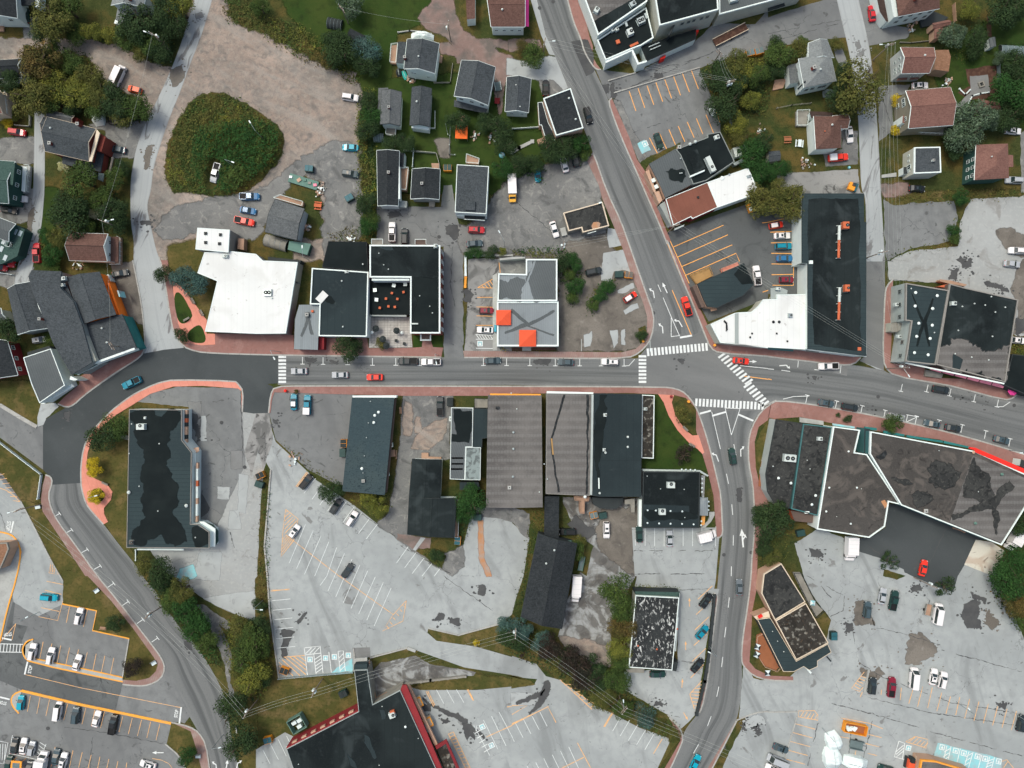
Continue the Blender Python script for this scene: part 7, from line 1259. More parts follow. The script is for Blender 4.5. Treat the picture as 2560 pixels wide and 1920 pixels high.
r=thing('forklift','orange machine with dark trailer behind the brown roofed shop','21 2040,150',-70,'forklift');m=MB();m.box((0,0,.9),(2.4,.9,1.2),Q25);m.build('body',r);m=MB();m.box((0,2.,.7),(2.4,3.2,.5),Q20);m.build('trailer_bed',r);m=MB();m.box((.4,0,1.6),(1.,.8,.3),Q0);m.build('cab',r)
def trailer(q,ang,label,L_,W_,side=Q5,floor='wood',hh=.5):
    r=thing('trailer',label,q,ang,'trailer');m=MB();m.box((0,0,.6),(L_,W_,.12),floor);m.build('floor',r)
    for s in(-1,1):m=MB();m.box((0,s*W_/2,.6+hh/2),(L_,.14,hh),side);m.build('side_panel',r);m=MB();m.tube((-.2,s*W_*.5+s*.05,.32),(-.2,s*W_*.5+s*.25,.32),.32,.32,'tyre',12);m.build('wheel',r)
    m=MB();m.tube((L_/2,0,.5),(L_/2+1.1,0,.45),.06,.06,'iron',6);m.build('tow_bar',r);return r
trailer('33 1370,285',78,'small open utility trailer left of the white van',3.,1.6);trailer('10 2090,755',100,'small boat trailer in the drive beside the dark shingled house',2.4,1.6,'steel',Q34)
trailer('20 1880,310',27,'long dark trailer bed with pale rails in the alley',10.,2.1,'cream','mulch',.4);trailer('22 597,1545',78,'narrow grey green trailer beside the barn',4.,1.2,Q28,Q34);trailer('20 1725,972',115,'white slatted pallet trailer in the striped lot corner',2.2,1.3,Q0,'ceramic')
trailer('33 755,1445',-12,'grey covered trailer between orange bay lines',3.6,2.2,Q34,Q34,.9);trailer('10 2085,880',85,'red garden cart by the slate roofed garage',1.6,1.2,Q41,Q41)
def cover(name,q,ang,label,L_,W_,hh,mat,cat,seg=8):
    r=thing(name,label,q,ang,cat);m=MB();K=6;rings=[]
    for i in range(seg+1):
        t=i/seg;k=min(1,2.6*min(t+.06,1.06-t));rings.append([Vector(((t-.5)*L_,math.cos(math.pi*j/K)*W_/2*(.6+.4*k)*(1+.05*noise.noise(Vector((i*.7,j,1)))),hh*k*math.sin(math.pi*j/K)**.6*(1+.12*noise.noise(Vector((i,j*.9,2))))))for j in range(K+1)])
    for a,b in zip(rings,rings[1:]):
        for j in range(K):m.face([a[j+1],a[j],b[j],b[j+1]],mat)
    m.face(rings[0],mat);m.face(rings[-1][::-1],mat);m.build('cover',r);m=MB();m.tube((-L_*.42,0,hh*1.0),(L_*.42,0,hh*1.0),.05,.05,'steel',5);m.build('ridge_pole',r);return r
cover('camper_trailer','10 1440,322',-4,'white camper trailer behind the charcoal shingled house',6.2,2.2,2.2,Q0,'camper trailer');cover(Q48,'10 1033,422',-20,'turquoise tarpaulin on the lawn near the shed',1.7,1.1,.5,'turquoise_tarp',Q48)
cover(Q48,'10 1285,650',-70,'turquoise tarpaulin over junk behind the charcoal house',2.6,1.3,.6,'turquoise_tarp',Q48);cover(Q48,'10 1235,630',-80,'black tarpaulin pile against the charcoal house',2.2,1.6,.7,Q20,Q48);cover(Q48,'30 520,812',5,'pale teal covered car beside the big olive tree',3.2,2.4,1.2,'verdigris',Q48)
cover('canopy_tent','00 862,1035',-80,'white tent canopy beside the black pickup',3.6,3.4,2.,Q0,'tent');cover('boat','20 1928,1330',-60,'white wrapped box behind the black roofed shop',2.,2.,1.,'ceramic','boat')
for q,a,L_,W_,hh,lab in(('33 560,1420',-70,5.5,4.4,2.,'upper heap of white tarpaulin in the southeast lot'),('33 545,1560',-85,6.,5.,2.4,'left heap of white tarpaulin at the bottom edge'),('33 745,1605',-14,6.8,4.,2.2,'long white tarpaulin heap at the bottom edge')):cover('tarpaulin_heap',q,a,lab,L_,W_,hh,'snow_tarp','tarpaulin heap',12)
r=thing('skip','orange rubbish skip full of white scraps in the southeast lot','33 735,1300',-12,'skip');m=MB()
for x,y,a,b in((0,1.3,6.2,.15),(0,-1.3,6.2,.15),(-3.05,0,.15,2.5),(3.05,0,.15,2.5)):m.box((x,y,.9),(a,b,1.6),Q25)
m.build('skip_body',r);m=MB();m.box((0,0,.3),(6.,2.4,.2),'deck');m.build('skip_floor',r)
for i in range(7):m=MB();m.box((-2+i*.35,random.uniform(-.7,.7),.8+random.random()*.4),(1.,.7,.3),'snow_tarp',random.random()*3);m.build('rubbish',r)
r=thing('excavator','orange red excavator at the bottom edge beside the blue bays','33 1215,1600',80,'excavator');m=MB();m.box((0,0,1.2),(2.4,2.,1.2),'orange_awning');m.build('body',r);m=MB();m.box((1.4,.4,1.8),(1.3,1.,1.6),Q20);m.build('cab',r);m=MB();m.box((.4,-.9,1.6),(4.,.4,.4),'cream');m.build('boom',r)
for s in(-1,1):m=MB();m.box((0,s*1.1,.4),(3.,.5,.8),'iron');m.build('track',r)
r=thing('trolley_shelter','orange framed trolley shelter among the bottom left cars','03 185,1602',-5,'shelter');m=MB();m.box((0,0,1.9),(2.9,2.4,.25),Q44);m.build('roof',r);m=MB();m.box((0,0,2.05),(1.9,1.4,.06),Q34);m.build('roof_panel',r)
for x in(-1.3,1.3):
    for y in(-1,1):m=MB();m.tube((x,y,0),(x,y,1.8),.06,.06,Q44,6);m.build('post',r)
for q,lab,bl in(('13 1408,1068','upper orange display frame by the red canopy',0),('13 1495,1238','lower orange display frame by the red canopy',0)):
    r=thing('display_frame',lab,q,-65,'display frame');m=MB();m.box((0,0,.9),(2.2,1.8,1.6),'cream');m.build('panel',r);m=MB()
    for x,y,a,b in((0,1.,2.5,.25),(0,-1.,2.5,.25),(-1.2,0,.25,2.),(1.2,0,.25,2.)):m.box((x,y,1.8),(a,b,.3),Q44)
    m.build('frame',r)
r=thing('vending_machine','blue ice box against the red canopy wall','13 1476,1285',-65,'ice box');m=MB();m.box((0,0,1.),(2.2,.8,2.),'blue_plastic');m.build('body',r);m=MB();m.box((0,0,2.03),(2.3,.9,.06),Q36);m.build('top',r)
r=thing('generator_enclosure','green walled enclosure with white generators on the lawn','13 372,1252',30,'enclosure');m=MB()
for x,y,a,b in((0,1.9,4.2,.15),(0,-1.9,4.2,.15),(-2.05,0,.15,3.7),(2.05,0,.15,3.7)):m.box((x,y,1.1),(a,b,2.2),Q28)
m.build('wall',r)
for x,y in((-.8,.5),(.8,.4),(0,-1)):m=MB();m.box((x,y,.7),(1.3,.9,1.4),'ceramic');m.build('generator',r)
# canopies, tables, umbrellas, benches
r=thing('gazebo','bright orange gazebo in the back garden','10 1780,1165',-2,'gazebo');m=MB();hw=1.65
for i in range(4):
    c_=[(-hw,-hw*1.1),(hw,-hw*1.1),(hw,hw*1.1),(-hw,hw*1.1)];a_,b_2=c_[i],c_[(i+1)%4];m.face([(*a_,2.2),(*b_2,2.2),(0,0,2.9)],'orange_tarp');m.face([(*a_,1.9),(*b_2,1.9),(*b_2,2.2),(*a_,2.2)],'orange_tarp')
m.build('canopy',r)
for x in(-1.6,1.6):
    for y in(-1.75,1.75):m=MB();m.tube((x,y,0),(x,y,2.2),.04,.04,'steel',5);m.build('pole',r)
TM={}
def table(q,label,mat=Q8,sz=.62,z=3.2,group='square tables on the black terrace'):
    p=pt(q,z);r=empty('table',(p.x,p.y,z),random.uniform(-.3,.3),label=label,cat='table',group=group)
    if(mat,sz)not in TM:
        m=MB();m.box((0,0,.75),(sz,sz,.06),mat);g=MB();g.tube((0,0,0),(0,0,.72),.05,.05,'iron',6);TM[(mat,sz)]=(m.mesh('table_top'),g.mesh('leg'))
    link('table_top',TM[(mat,sz)][0],r);link('leg',TM[(mat,sz)][1],r)
for q in('11 1178,876','11 1278,868','11 1127,924','11 1225,927','11 1074,1003','11 1148,990','11 1203,996'):table(q,'small orange table standing on the black terrace of the brick block')
for q in('11 1195,810','11 1293,800','11 1032,850','11 1045,933'):table(q,'grey square table on the black terrace near its walls','steel',.95)
for q in('11 1215,1285','11 1285,1312'):table(q,'dark low table on the flagstone terrace',Q20,.8,.3,'tables on the flagstone terrace')
def parasol(q,label,mat=Q20,r_=.95,z=.3,group=None,square=False,mat2=None):
    p=pt(q,z);r=empty('parasol',(p.x,p.y,z),random.random(),label=label,cat='parasol',group=group);m=MB();n=4 if square else 8
    for i in range(n):
        a,b=[2*math.pi*k/n for k in(i,i+1)];m.face([(r_*math.cos(a),r_*math.sin(a),2.1),(r_*math.cos(b),r_*math.sin(b),2.1),(0,0,2.55)],mat if not mat2 or i%2 else mat2)
    m.build('canopy',r);m=MB();m.tube((0,0,0),(0,0,2.6),.03,.03,'steel',5);m.build('pole',r)
for q,lab in(('11 1048,1185','black parasol upper left on the flagstone terrace'),('11 1225,1203','black parasol near the right of the flagstone terrace'),('11 1108,1275','black parasol in the middle of the flagstone terrace'),('11 1138,1332','black parasol at the street edge of the flagstone terrace')):parasol(q,lab,group='black parasols on the flagstone terrace')
parasol('11 1015,1218','white round parasol beside a black one on terrace',Q0,.45);parasol('11 1272,1220','white round parasol right of the black one on terrace',Q0,.45)
for q,lab in(('23 2098,588','upper blue and white parasol on the rust deck'),('23 2092,655','second blue and white parasol on the rust deck'),('23 2185,812','blue and white parasol at the deck corner near the street')):parasol(q,lab,Q20,1.05,.4,'blue and white parasols',True,'ceramic')
parasol('33 358,212','pale blue parasol on the wooden patio','ceramic',.95,.4,None,True,Q36);parasol('32 2068,55','magenta parasol at the end of the pink awnings','magenta',1.4,.15)
for i,q in enumerate(('22 2195,585','22 2195,695','22 2180,812','32 22,463','32 5,580')):table(q,'white square table on the rust coloured cafe terrace','ceramic',1.,.4,'white tables on the rust terrace')
def bench(q,ang,label,mat=Q5):
    r=thing('bench',label,q,ang,'bench','benches');r.location.z=.13;m=MB()
    for y in(-.2,0,.2):m.box((0,y,.45),(1.8,.15,.05),mat)
    m.build('seat',r);m=MB();m.box((0,-.33,.75),(1.8,.06,.4),mat);m.build('backrest',r)
    for x in(-.75,.75):m=MB();m.box((x,-.05,.22),(.08,.5,.44),'iron');m.build('leg',r)
for a in(('01 1675,942',-60,'upper bench along the pink park path'),('01 1750,1045',-60,'lower bench along the pink park path'),('01 1618,1100',30,'bench at the tip of the lens shaped lawn'),('02 915,858',155,'bench on the pink pavement near the planting circle'),('22 1495,385',-45,'bench between path and round flower lawn'),('22 1550,528',150,'bench on the lawn side of the corner path'),('12 1250,228',93,'bench on the grass beside the blue roofed shop','wood'),('03 902,442',-5,'bench on the lawn beside the round bush','wood')):bench(*a)
def pictable(q,ang,label,mat='wood',W_=1.6):
    r=thing('picnic_table',label,q,ang,'picnic table');m=MB();m.box((0,0,.75),(2.,W_*.5,.06),mat);m.build('table_top',r)
    for s in(-1,1):m=MB();m.box((0,s*W_*.5,.45),(2.,.28,.05),mat);m.build('seat',r);m=MB();m.box((s*.7,0,.37),(.1,W_,.1),mat);m.build('leg',r)
pictable('30 162,1212',2,'red garden swing on the lawn by the white table','deck');pictable('30 265,1245',85,'white garden table on the lawn beside the red one','ceramic',1.9);pictable('11 540,122',-5,'pink brown picnic table beside the grey shingled house',Q8,1.9)
pictable('10 1786,1032',85,'narrow wooden plank bench in the back garden','wood',.8)
# ================================================================ POLES AND WIRES
TOPS={}
def pole(key,q,label,hh=9.5,arm=0,cans=0,lamp=None,wood=True):
    p=pt(q);r=empty('utility_pole' if wood else 'street_lamp',(p.x,p.y,0),label=label,cat='utility pole' if wood else 'street lamp',group='utility poles' if wood else 'street lamps');m=MB();mt='pole_wood' if wood else 'steel'
    m.tube((0,0,0),(0,0,hh),.16 if wood else .09,.11 if wood else .06,mt,8);m.build('pole',r);ca,sa=math.cos(R(arm)),math.sin(R(arm))
    if wood:
        for z in(hh-.3,hh-1.3):m=MB();m.box((0,0,z),(2.4,.16,.16),'pole_wood',R(arm));m.build('crossarm',r)
        for k in(-1.,0,1.):m=MB();m.tube((k*ca,k*sa,hh-.2),(k*ca,k*sa,hh+.05),.08,.06,'ceramic',6);m.build('insulator',r)
    for k in range(cans):t=R(arm+90+120*k);m=MB();m.tube((.42*math.cos(t),.42*math.sin(t),hh-2.6),(.42*math.cos(t),.42*math.sin(t),hh-1.5),.3,.3,'ceramic',10);m.build('transformer',r)
    if lamp is not None:
        l,z=R(lamp),hh-1.2 if wood else hh;m=MB();e=(2.2*math.cos(l),2.2*math.sin(l),z+.5);m.tube((0,0,z),e,.05,.04,'steel',5);m.build('lamp_arm',r);m=MB();m.box((e[0]+.25*math.cos(l),e[1]+.25*math.sin(l),z+.5),(.8,.28,.16),'ceramic',l);m.build('lamp_head',r)
    TOPS[key]=(Vector((p.x,p.y,hh)),Vector((ca,sa,0)))
def wire(a,b,n=3,sag=1.2,r=.017,dz=0):
    A,u=TOPS[a];B2,v=TOPS[b];m=MB()
    if u.dot(v)<0:v=-v
    for k in range(n):
        o=(k-(n-1)/2)*1.;p0=A+u*o;p1=B2+v*o;pr=None
        for i in range(13):
            t=i/12;c=p0.lerp(p1,t)-Vector((0,0,sag*4*t*(1-t)+dz+.1))
            if pr is not None:m.tube(pr,c,r,r,'rope',3)
            pr=c
    tag(m.build('power_line'),'thin overhead power line from %s to %s'%(WN[a],WN[b]),'power line','overhead power lines')
WN=dict(a='the northwest thicket',b='the brown white gabled house',c='the pub corner',d='the top left lawn',e='the pink gravel drive',f='the sloping street top',g='the alley garden',h='the east alley',i='the grassy verge by lilac house',j='the warehouse lane',k='the crossroads shop',l='the orange lined lot',m='the green hedge yard',n='the southwest bend',o='the south lawn',p='the barn corner',q='the car park shrubs',r='the southeast corner',s='the west lawn',t='the street tree row',u='the southern lot edge',v='the curve thicket',x='the bottom edge')
for a in(('a','00 1470,440','utility pole with lamp in the northwest thicket',9.5,-30,1,160),('b','01 1055,318','utility pole with transformer above the brown gabled house',9.5,-20,1,10),('c','01 1130,1345','utility pole at the pub corner roof',10,-60,0),('d','10 800,205','pale utility pole on the big lawn beside sheds',8.5,-50,0),
          ('e','10 1683,355','utility pole with transformer by the pink gravel drive',9,80,1),('f','20 268,498','leaning utility pole at the bushy corner of the sloping street',9.5,75,0,5),('g','20 1805,825','pole with transformers in the wooded garden',9.5,15,3),('h','20 1712,590','double armed pole at the alley edge',9.5,-50,0),
          ('i','30 905,520','pole with long lamp arm on the verge beside lilac house',9.5,10,1,180),('j','31 850,570','crowded pole in the warehouse lane',9.5,10,2),('k','31 1020,1525','pole at the corner of the grey block shop',9.5,0,1,-60),('l','21 1345,352','tall pole at the corner of the orange lined lot',9.5,15,0),
          ('m','21 425,510','pole with three transformers above the green hedge',9.5,80,3),('s','02 10,800','pole with crossarms on the west verge',9.5,35,0),('n','02 350,1040','pole at the pavement bend in the southwest',9.5,30,0,195),('q','03 1420,250','pole with transformer at the curving street',9.5,50,2),
          ('o','13 575,885','pole with transformers on the south lawn',9.5,70,2),('p','23 30,400','pole with round lamp at the barn corner',9.5,85,1),('u','23 925,1030','pole with lamp arm in the shrubs above the lot',9.5,50,0,95),('v','03 2230,1060','pole among the olive bushes by the curving street',9.5,60,1),('r','33 1260,10','pole with transformer by the fresh asphalt yard',9.5,-20,1)):
    pole(*a)
for a,b in(('a','b'),('d','e'),('f','g'),('h','g'),('i','j'),('l','m'),('l','k'),('s','n'),('n','q'),('q','v'),('v','o'),('o','p'),('p','u'),('b','c'),('j','k'),('f','l'),('i','k')):wire(a,b,3 if(a,b)not in(('d','e'),('a','b'),('b','c'))else 1)
TOPS['x']=(pt('33 350,1750')+Vector((0,0,9)),Vector((.6,.8,0)));wire('u','x',3)
for i,(q,ang,lab)in enumerate((('10 80,1215',120,'street lamp among shrubs on the green mound'),('00 2040,1455',-20,'thin lamp post rising from the green mound'),('11 2145,465',120,'lamp post beside the gravel yard wall'),('11 475,600',90,'curved white lamp post behind white roofed hall'),
          ('03 340,310',30,'tall dark lamp post crossing the car park bays'),('33 1625,1085',135,'lamp post in the southeast bays near white wagon'),('33 2145,1195',135,'lamp post at the far right of the southeast bays'),('33 465,1310',130,'lamp post below the hatched island at southeast'),('23 1700,600',150,'white lamp on the retaining wall of the angled bays'),
          ('32 2080,570',180,'short lamp on the pavement by the red store front'),('03 1930,1370',15,'lamp post beside the dark roadside bushes'),('02 905,945',15,'lamp post in the planting circle'),('11 205,1380',-60,'round white lamp at the western crosswalk'),('11 1572,1410',-80,'round white lamp near the white pickup'),('21 1145,1300',-90,'signal mast arm over the crossroads'),('13 60,210',0,'white lamp in the grass divider'))):
    pole('L%d'%i,q,lab,7.5,0,0,ang,False)
def hydrant(q,label,mat='red_paint'):
    r=thing('bollard',label,q,0,'bollard','bollards');r.location.z=.12;m=MB();m.tube((0,0,0),(0,0,.8),.3,.25,mat,10);m.tube((0,0,.8),(0,0,1.),.42,.3,mat,10);m.build('post',r)
for q,lab,mt in(('12 262,58','red round planter at the southern pavement','red_paint'),('21 1745,1325','orange signal box at the crossroads corner',Q44),('21 1130,1290','orange flowers pot beside the signal mast',Q44),('22 1520,152','orange signal box near the round corner lawn',Q44),('22 1370,108','dark red litter bin at the corner path','maroon_' if 0 else Q41)):hydrant(q,lab,mt)
def cross(q,label): # round concrete ring
    r=thing('manhole_cover',label,q,0,'manhole cover','manhole covers');r.location.z=MARK_Z+.01;m=MB();m.tube((0,0,0),(0,0,.02),.5,.5,Q14,14);m.build('lid',r)
for q in('02 1915,333','20 355,15','20 238,70','21 1222,1045','02 2115,718','03 415,1315','23 1830,1475','22 1830,1475','22 2065,1455','32 2125,185','11 1655,355','11 1582,388','32 950,110'):cross(q,'round iron manhole cover set flush in the tarmac')
# junk
def pile(q,n,mats,label,rad=1.2,name='junk_pile'):
    r=thing(name,label,q,0,'junk pile','junk piles in the yards');m=MB()
    for i in range(min(n,18)):
        m=MB();m.box((random.gauss(0,rad*.5),random.gauss(0,rad*.5),random.uniform(.1,.4)),(random.uniform(.2,.9),random.uniform(.15,.5),random.uniform(.15,.5)),random.choice(mats),random.random()*3);m.build('scrap',r)
for q,n,lab,rad in(('10 570,1625',30,'pink brown rubble at the end of the green sheet',1.2),('10 2050,1190',30,'white and brown junk by the back fence',2.),('10 1890,1180',16,'boxes beside the orange gazebo',1.1),('10 1350,690',20,'pale planks behind the charcoal shingled house',1.4),('30 320,1425',40,'white stone heap near the red pickup',2.2),('30 2150,1130',1,'x',1),('01 680,640',40,'scrap and planters below the brown gabled house',3.),('20 2145,1130',34,'pinkish brush heap in the wooded garden',1.2),
     ('11 820,400',40,'ring of white stones and tyres behind the black roof',1.6),('11 450,310',18,'clutter beside the grey shingled house',1.),('30 1250,235',26,'timber stack by the patio of the top house',1.8),('12 330,650',24,'earth and rubble on the dividing verge',2.2),('20 500,175',1,'x',1),('23 90,240',1,'x',1),('30 1550,710',26,'pale flowering plants beside the brown fence',1.2),('11 545,15',16,'white rubble on the grass by the gravel lane',1.),('30 1440,160',20,'white chairs on the dark patio',1.)):
    if lab!='x':pile(q,n,['ceramic','wood','rubble',Q5,Q6 if n<30 else 'ceramic'],lab,rad)
r=thing('platform','long green sheet covered platform with junk in the gravel yard','10 415,1575',-17,'platform');m=MB();m.box((0,0,.3),(8.2,2.4,.6),Q28);m.build('platform_top',r)
for x,s_,mt in((-3.6,.8,'ceramic'),(-1.2,1.1,Q6),(1.8,.8,Q5),(3.4,.9,'pink'),(.4,.7,Q28)):m=MB();m.box((x,random.uniform(-.5,.5),.75),(s_,s_*.8,.3),mt,random.random());m.build('scrap_sheet',r)
def pool(q,label,r_=.8,mat='blue_plastic'):
    r=thing('paddling_pool',label,q,0,'pool');m=MB();m.tube((0,0,0),(0,0,.4),r_,r_,mat,16);m.build('rim',r);m=MB();m.tube((0,0,.38),(0,0,.42),r_*.85,r_*.85,Q36,16);m.build('water_surface',r)
pool('10 2125,1345','small blue pool beside the hedge');pool('11 380,108','small blue tub on the rear deck',.5);pool('30 697,1450','small blue tub beside the drive',.35)
r=thing('fire_pit','stone fire pit in the middle of the grey patio','30 1838,732',20,'fire pit');m=MB()
for x,y,a,b in((0,.6,1.5,.3),(0,-.6,1.5,.3),(-.6,0,.3,.9),(.6,0,.3,.9)):m.box((x,y,.2),(a,b,.4),Q5)
m.build('rim',r);m=MB();m.box((0,0,.1),(.9,.9,.1),'iron');m.build('hearth',r)
# fences and walls
def fence(s,label,mat=Q5,hh=1.2,name='fence',solid=True,th=.1):
    p=[w(q)for q in P(s)];r=empty(name,tuple(p[0]),label=label,cat=name.replace('_',' '),group=name.replace('_',' ')+'s between the plots');m=MB();k=MB()
    for a,b in zip(p,p[1:]):
        d=(b-a);n=max(1,int(d.length/2.2));c=(a+b)/2-p[0]
        if solid:m.box((c.x,c.y,hh/2+.05),(d.length,th,hh-.1),mat,math.atan2(d.y,d.x))
        else:
            for z in(hh*.4,hh*.95):m.tube(a-p[0]+Vector((0,0,z)),b-p[0]+Vector((0,0,z)),.04,.04,mat,4)
        for i in range(n+1):e=a.lerp(b,i/n)-p[0];k.box((e.x,e.y,hh/2+.05),(th+.08,th+.08,hh+.1),mat)
    m.build('fence_panel' if 'fence' in name else 'wall_panel',r);k.build('post',r)
fence('10 1230,285 1330,270 1420,278 1515,298','pale curved stone edging behind the camper trailer',Q11,.5,Q33,True,.25);fence('10 1280,1305 1380,1315 1560,1330 1590,1440','pale fence around the yard of the square house',Q26);fence('10 1365,1295 1355,1450','white post fence between the two black houses',Q0,1.2,'fence')
fence('10 1540,722 1680,720 1700,560','dark low fence round the lawn of the charcoal house',Q5,.8);fence('20 0,1120 240,1105','white rail fence below the slate roofed garage',Q0,1.);fence('20 0,1320 60,1280 175,1225','grey plank walk edge beside the hedge',Q11,.3,Q33,True,.9)
fence('10 1640,1080 1660,1170','short wire fence by the orange gazebo','steel',1.,'fence',False);fence('10 1680,1105 1670,1340 1720,1345','wire fence around the orange gazebo garden','steel',1.,'fence',False);fence('20 1860,1010 1895,1110 2010,1310','teal mesh fence beside the wooded garden','verdigris',1.8,'fence',True);fence('30 70,942 200,915 360,900','pale wire fence above the brown hipped house',Q5,1.,'fence',False)
fence('30 1135,372 1230,375 1400,357','grey timber edging above the lilac house',Q5,.6);fence('30 1650,770 1700,820 1740,780','white stone edging around the mulch bed','ceramic',.3,Q33,True,.3);fence('30 1720,910 1760,830 1830,810 1900,800','pale stone arc below the patio','ceramic',.3,Q33,True,.3)
fence('30 1975,580 1980,760','slate coloured fence by the patio',Q34,1.4);fence('30 1590,50 1600,200','brown fence beside the top right lawn','wood',1.4);fence('11 1810,560 1812,720','white block wall beside the lane and bays','ceramic',.7,Q33,True,.55);fence('11 1812,735 1808,820','orange painted kerb stub beside the lane',Q44,.4,Q33,True,.6)
fence('11 1860,552 2212,552','pale retaining wall above the grey roofed office yard',Q11,.9,Q33,True,.4);fence('02 0,495 370,780 340,990','white pipe railing along the west verge','ceramic',1.,'railing',True,.14);fence('01 490,500 492,670','tan timber fence beside the brown gabled house','wood',1.3)
fence('23 1745,165 1700,640 1660,900 1590,1185','dark retaining wall along the angled bays',Q2,.9,'retaining_wall',True,.7);fence('13 980,730 1000,960 1020,1050','pale concrete wall beside the timber walkway',Q11,1.,'retaining_wall',True,.4);fence('13 1270,925 1510,895 1810,860','grey timber retaining wall on the southern lawn',Q5,.8,'retaining_wall',True,.5)
fence('13 200,880 840,825','railing below the accessible bays','steel',1.,'railing',True,.1);fence('00 145,1088 270,1098 272,1010','pale low fence round the corner flower bed',Q26,.9);fence('00 950,1500 980,1370','cream plank beside the red brick house','cream',.5,Q33,True,.4)
fence('12 1215,575 1215,640','short timber rail by the shop side door','wood',.9);fence('02 1180,1430 1180,1520','white pipe rail behind the big blue black store','ceramic',.6,'railing',True,.2);fence('01 -60,690 120,718','white rail fence below the red hatchback','ceramic',1.);fence('32 1600,1240 1690,1275','timber beam along the back of the department store','wood',.5,Q33,True,.4)
fence('03 2040,1300 2050,1345','stub of pale kerb between dark bushes',Q11,.4,Q33,True,.3);fence('33 830,990 865,820','concrete kerb island edge in the southeast lot',Q11,.3,Q33,True,.5)
# bus shelters / signs on the pavement
for q,a,lab in(('02 335,1058',10,'white framed bench shelter at the southwest pavement'),('03 842,122',35,'grey litter shelter on the southwest pavement edge'),('03 1335,745',30,'white framed seat where the pavement curves'),('03 1718,1548',0,'small seat frame near the bottom pavement')):
    r=thing('seat_shelter',lab,q,a,'street seat','street seats');m=MB();m.box((0,0,.45),(1.4,1.1,.1),'ceramic');m.build('seat',r);m=MB();m.box((0,.5,.8),(1.4,.08,.6),Q5);m.build('backrest',r);m=MB();m.box((0,0,.2),(1.,.7,.4),'iron');m.build('leg',r)
# ================================================================ VEGETATION
def leaf_quads(m,c,n,sz,rng,mat,up=.35):
    d=Vector((n.x+rng.gauss(0,.45),n.y+rng.gauss(0,.45),n.z+rng.gauss(0,.45)+up))
    if d.length<.01:d=Vector((0,0,1))
    d.normalize();a=d.orthogonal().normalized();t=rng.random()*6.28;a=(a*math.cos(t)+d.cross(a)*math.sin(t));b=d.cross(a)
    a*=sz*rng.uniform(.6,1.25);b*=sz*rng.uniform(.35,.8)
    m.face([c-a*.5,c-b*.5+a*.1,c+a*.55,c+b*.5+a*.05],mat)
CROWN={}
def crown_mesh(k,kind='round'):
    key=(k,kind)
    if key in CROWN:return CROWN[key]
    rng=random.Random(100+k*7+len(kind));m=MB();lobes=[]
    if kind=='round':
        for i in range(15+k*2):
            a=rng.random()*6.28;rr=math.sqrt(rng.random())*.72;z=.95+.55*math.sqrt(max(0,1-rr*rr))*rng.uniform(.55,1.)-.25;s=rng.uniform(.2,.38);lobes.append((Vector((rr*math.cos(a),rr*math.sin(a),z)),s))
        N_,sz=3800,.082
    elif kind=='cone':
        for i in range(26):
            t=i/25;a=i*2.4;rr=.78*(1-t)*rng.uniform(.7,1);lobes.append((Vector((rr*math.cos(a),rr*math.sin(a),.3+2.2*t)),.30*(1-t)+.10))
        N_,sz=2600,.09
    else:  # loose open crown
        for i in range(17):
            a=rng.random()*6.28;rr=math.sqrt(rng.random())*.85;lobes.append((Vector((rr*math.cos(a),rr*math.sin(a),rng.uniform(.5,1.3))),rng.uniform(.14,.28)))
        N_,sz=1300,.11
    tot=sum(s*s for _,s in lobes)
    for c,s in lobes:
        for i in range(int(N_*s*s/tot)):
            v=Vector((rng.gauss(0,1),rng.gauss(0,1),rng.gauss(0,1)+.25)).normalized();q=c+Vector((v.x*s*1.1,v.y*s*1.1,v.z*s*.85))*rng.uniform(.72,1.08)
            leaf_quads(m,q,v,sz,rng,'leaf_green')
    CROWN[key]=m.mesh('crown');return CROWN[key]
TR={}
def trunk_mesh(k):
    if k in TR:return TR[k]
    rng=random.Random(k+50);m=MB();m.tube((0,0,0),(.02,.01,.7),.085,.055,'bark',7);m.tube((.02,.01,.7),(0,0,1.2),.055,.02,'bark',6)
    for i in range(6):
        a=i*1.05+rng.random();z=.5+.1*i;e=Vector((.5*math.cos(a),.5*math.sin(a),z+.4));m.tube((0,0,z),e,.035,.012,'bark',5);m.tube(e*.6+Vector((0,0,z*.4)),e*1.1+Vector((.1,.1,.2)),.015,.006,'bark',4)
    TR[k]=m.mesh('trunk');return TR[k]
TI=[0]
GN=dict(green='green broadleaf trees',dark='dark green trees',olive='olive tinted trees',yellow='yellowing trees',gold='golden young trees',blue='blue green conifers',silver='silver leaved trees',rust='rust tinted trees',purple='dark purple trees',cream='cream flowering bushes',lush='lush green trees')
def tree(q,r_,mat,label,kind='round',hs=1.,name=None,z=0.):
    TI[0]+=1;k=TI[0]%5;m_=.03183*r_*1.27;p=P(q)[0];f=(H-m_*1.1*hs)/H;c=w(p);root=empty(name or('shrub' if r_<62 else 'tree'),(c.x*f,c.y*f,z),random.random()*6.28,label=label,cat='shrub' if r_<62 else 'tree',group=GN[mat])
    cr=link('crown',crown_mesh(k,kind),root);cr.scale=(m_,m_*random.uniform(.88,1.08),m_*.95*hs);cr.material_slots[0].link='OBJECT';cr.material_slots[0].material=MATS['leaf_'+mat]
    t=link('trunk' if r_>=62 else 'stem',trunk_mesh(k),root);t.scale=(m_*.9,m_*.9,m_*.95*hs)
    return root
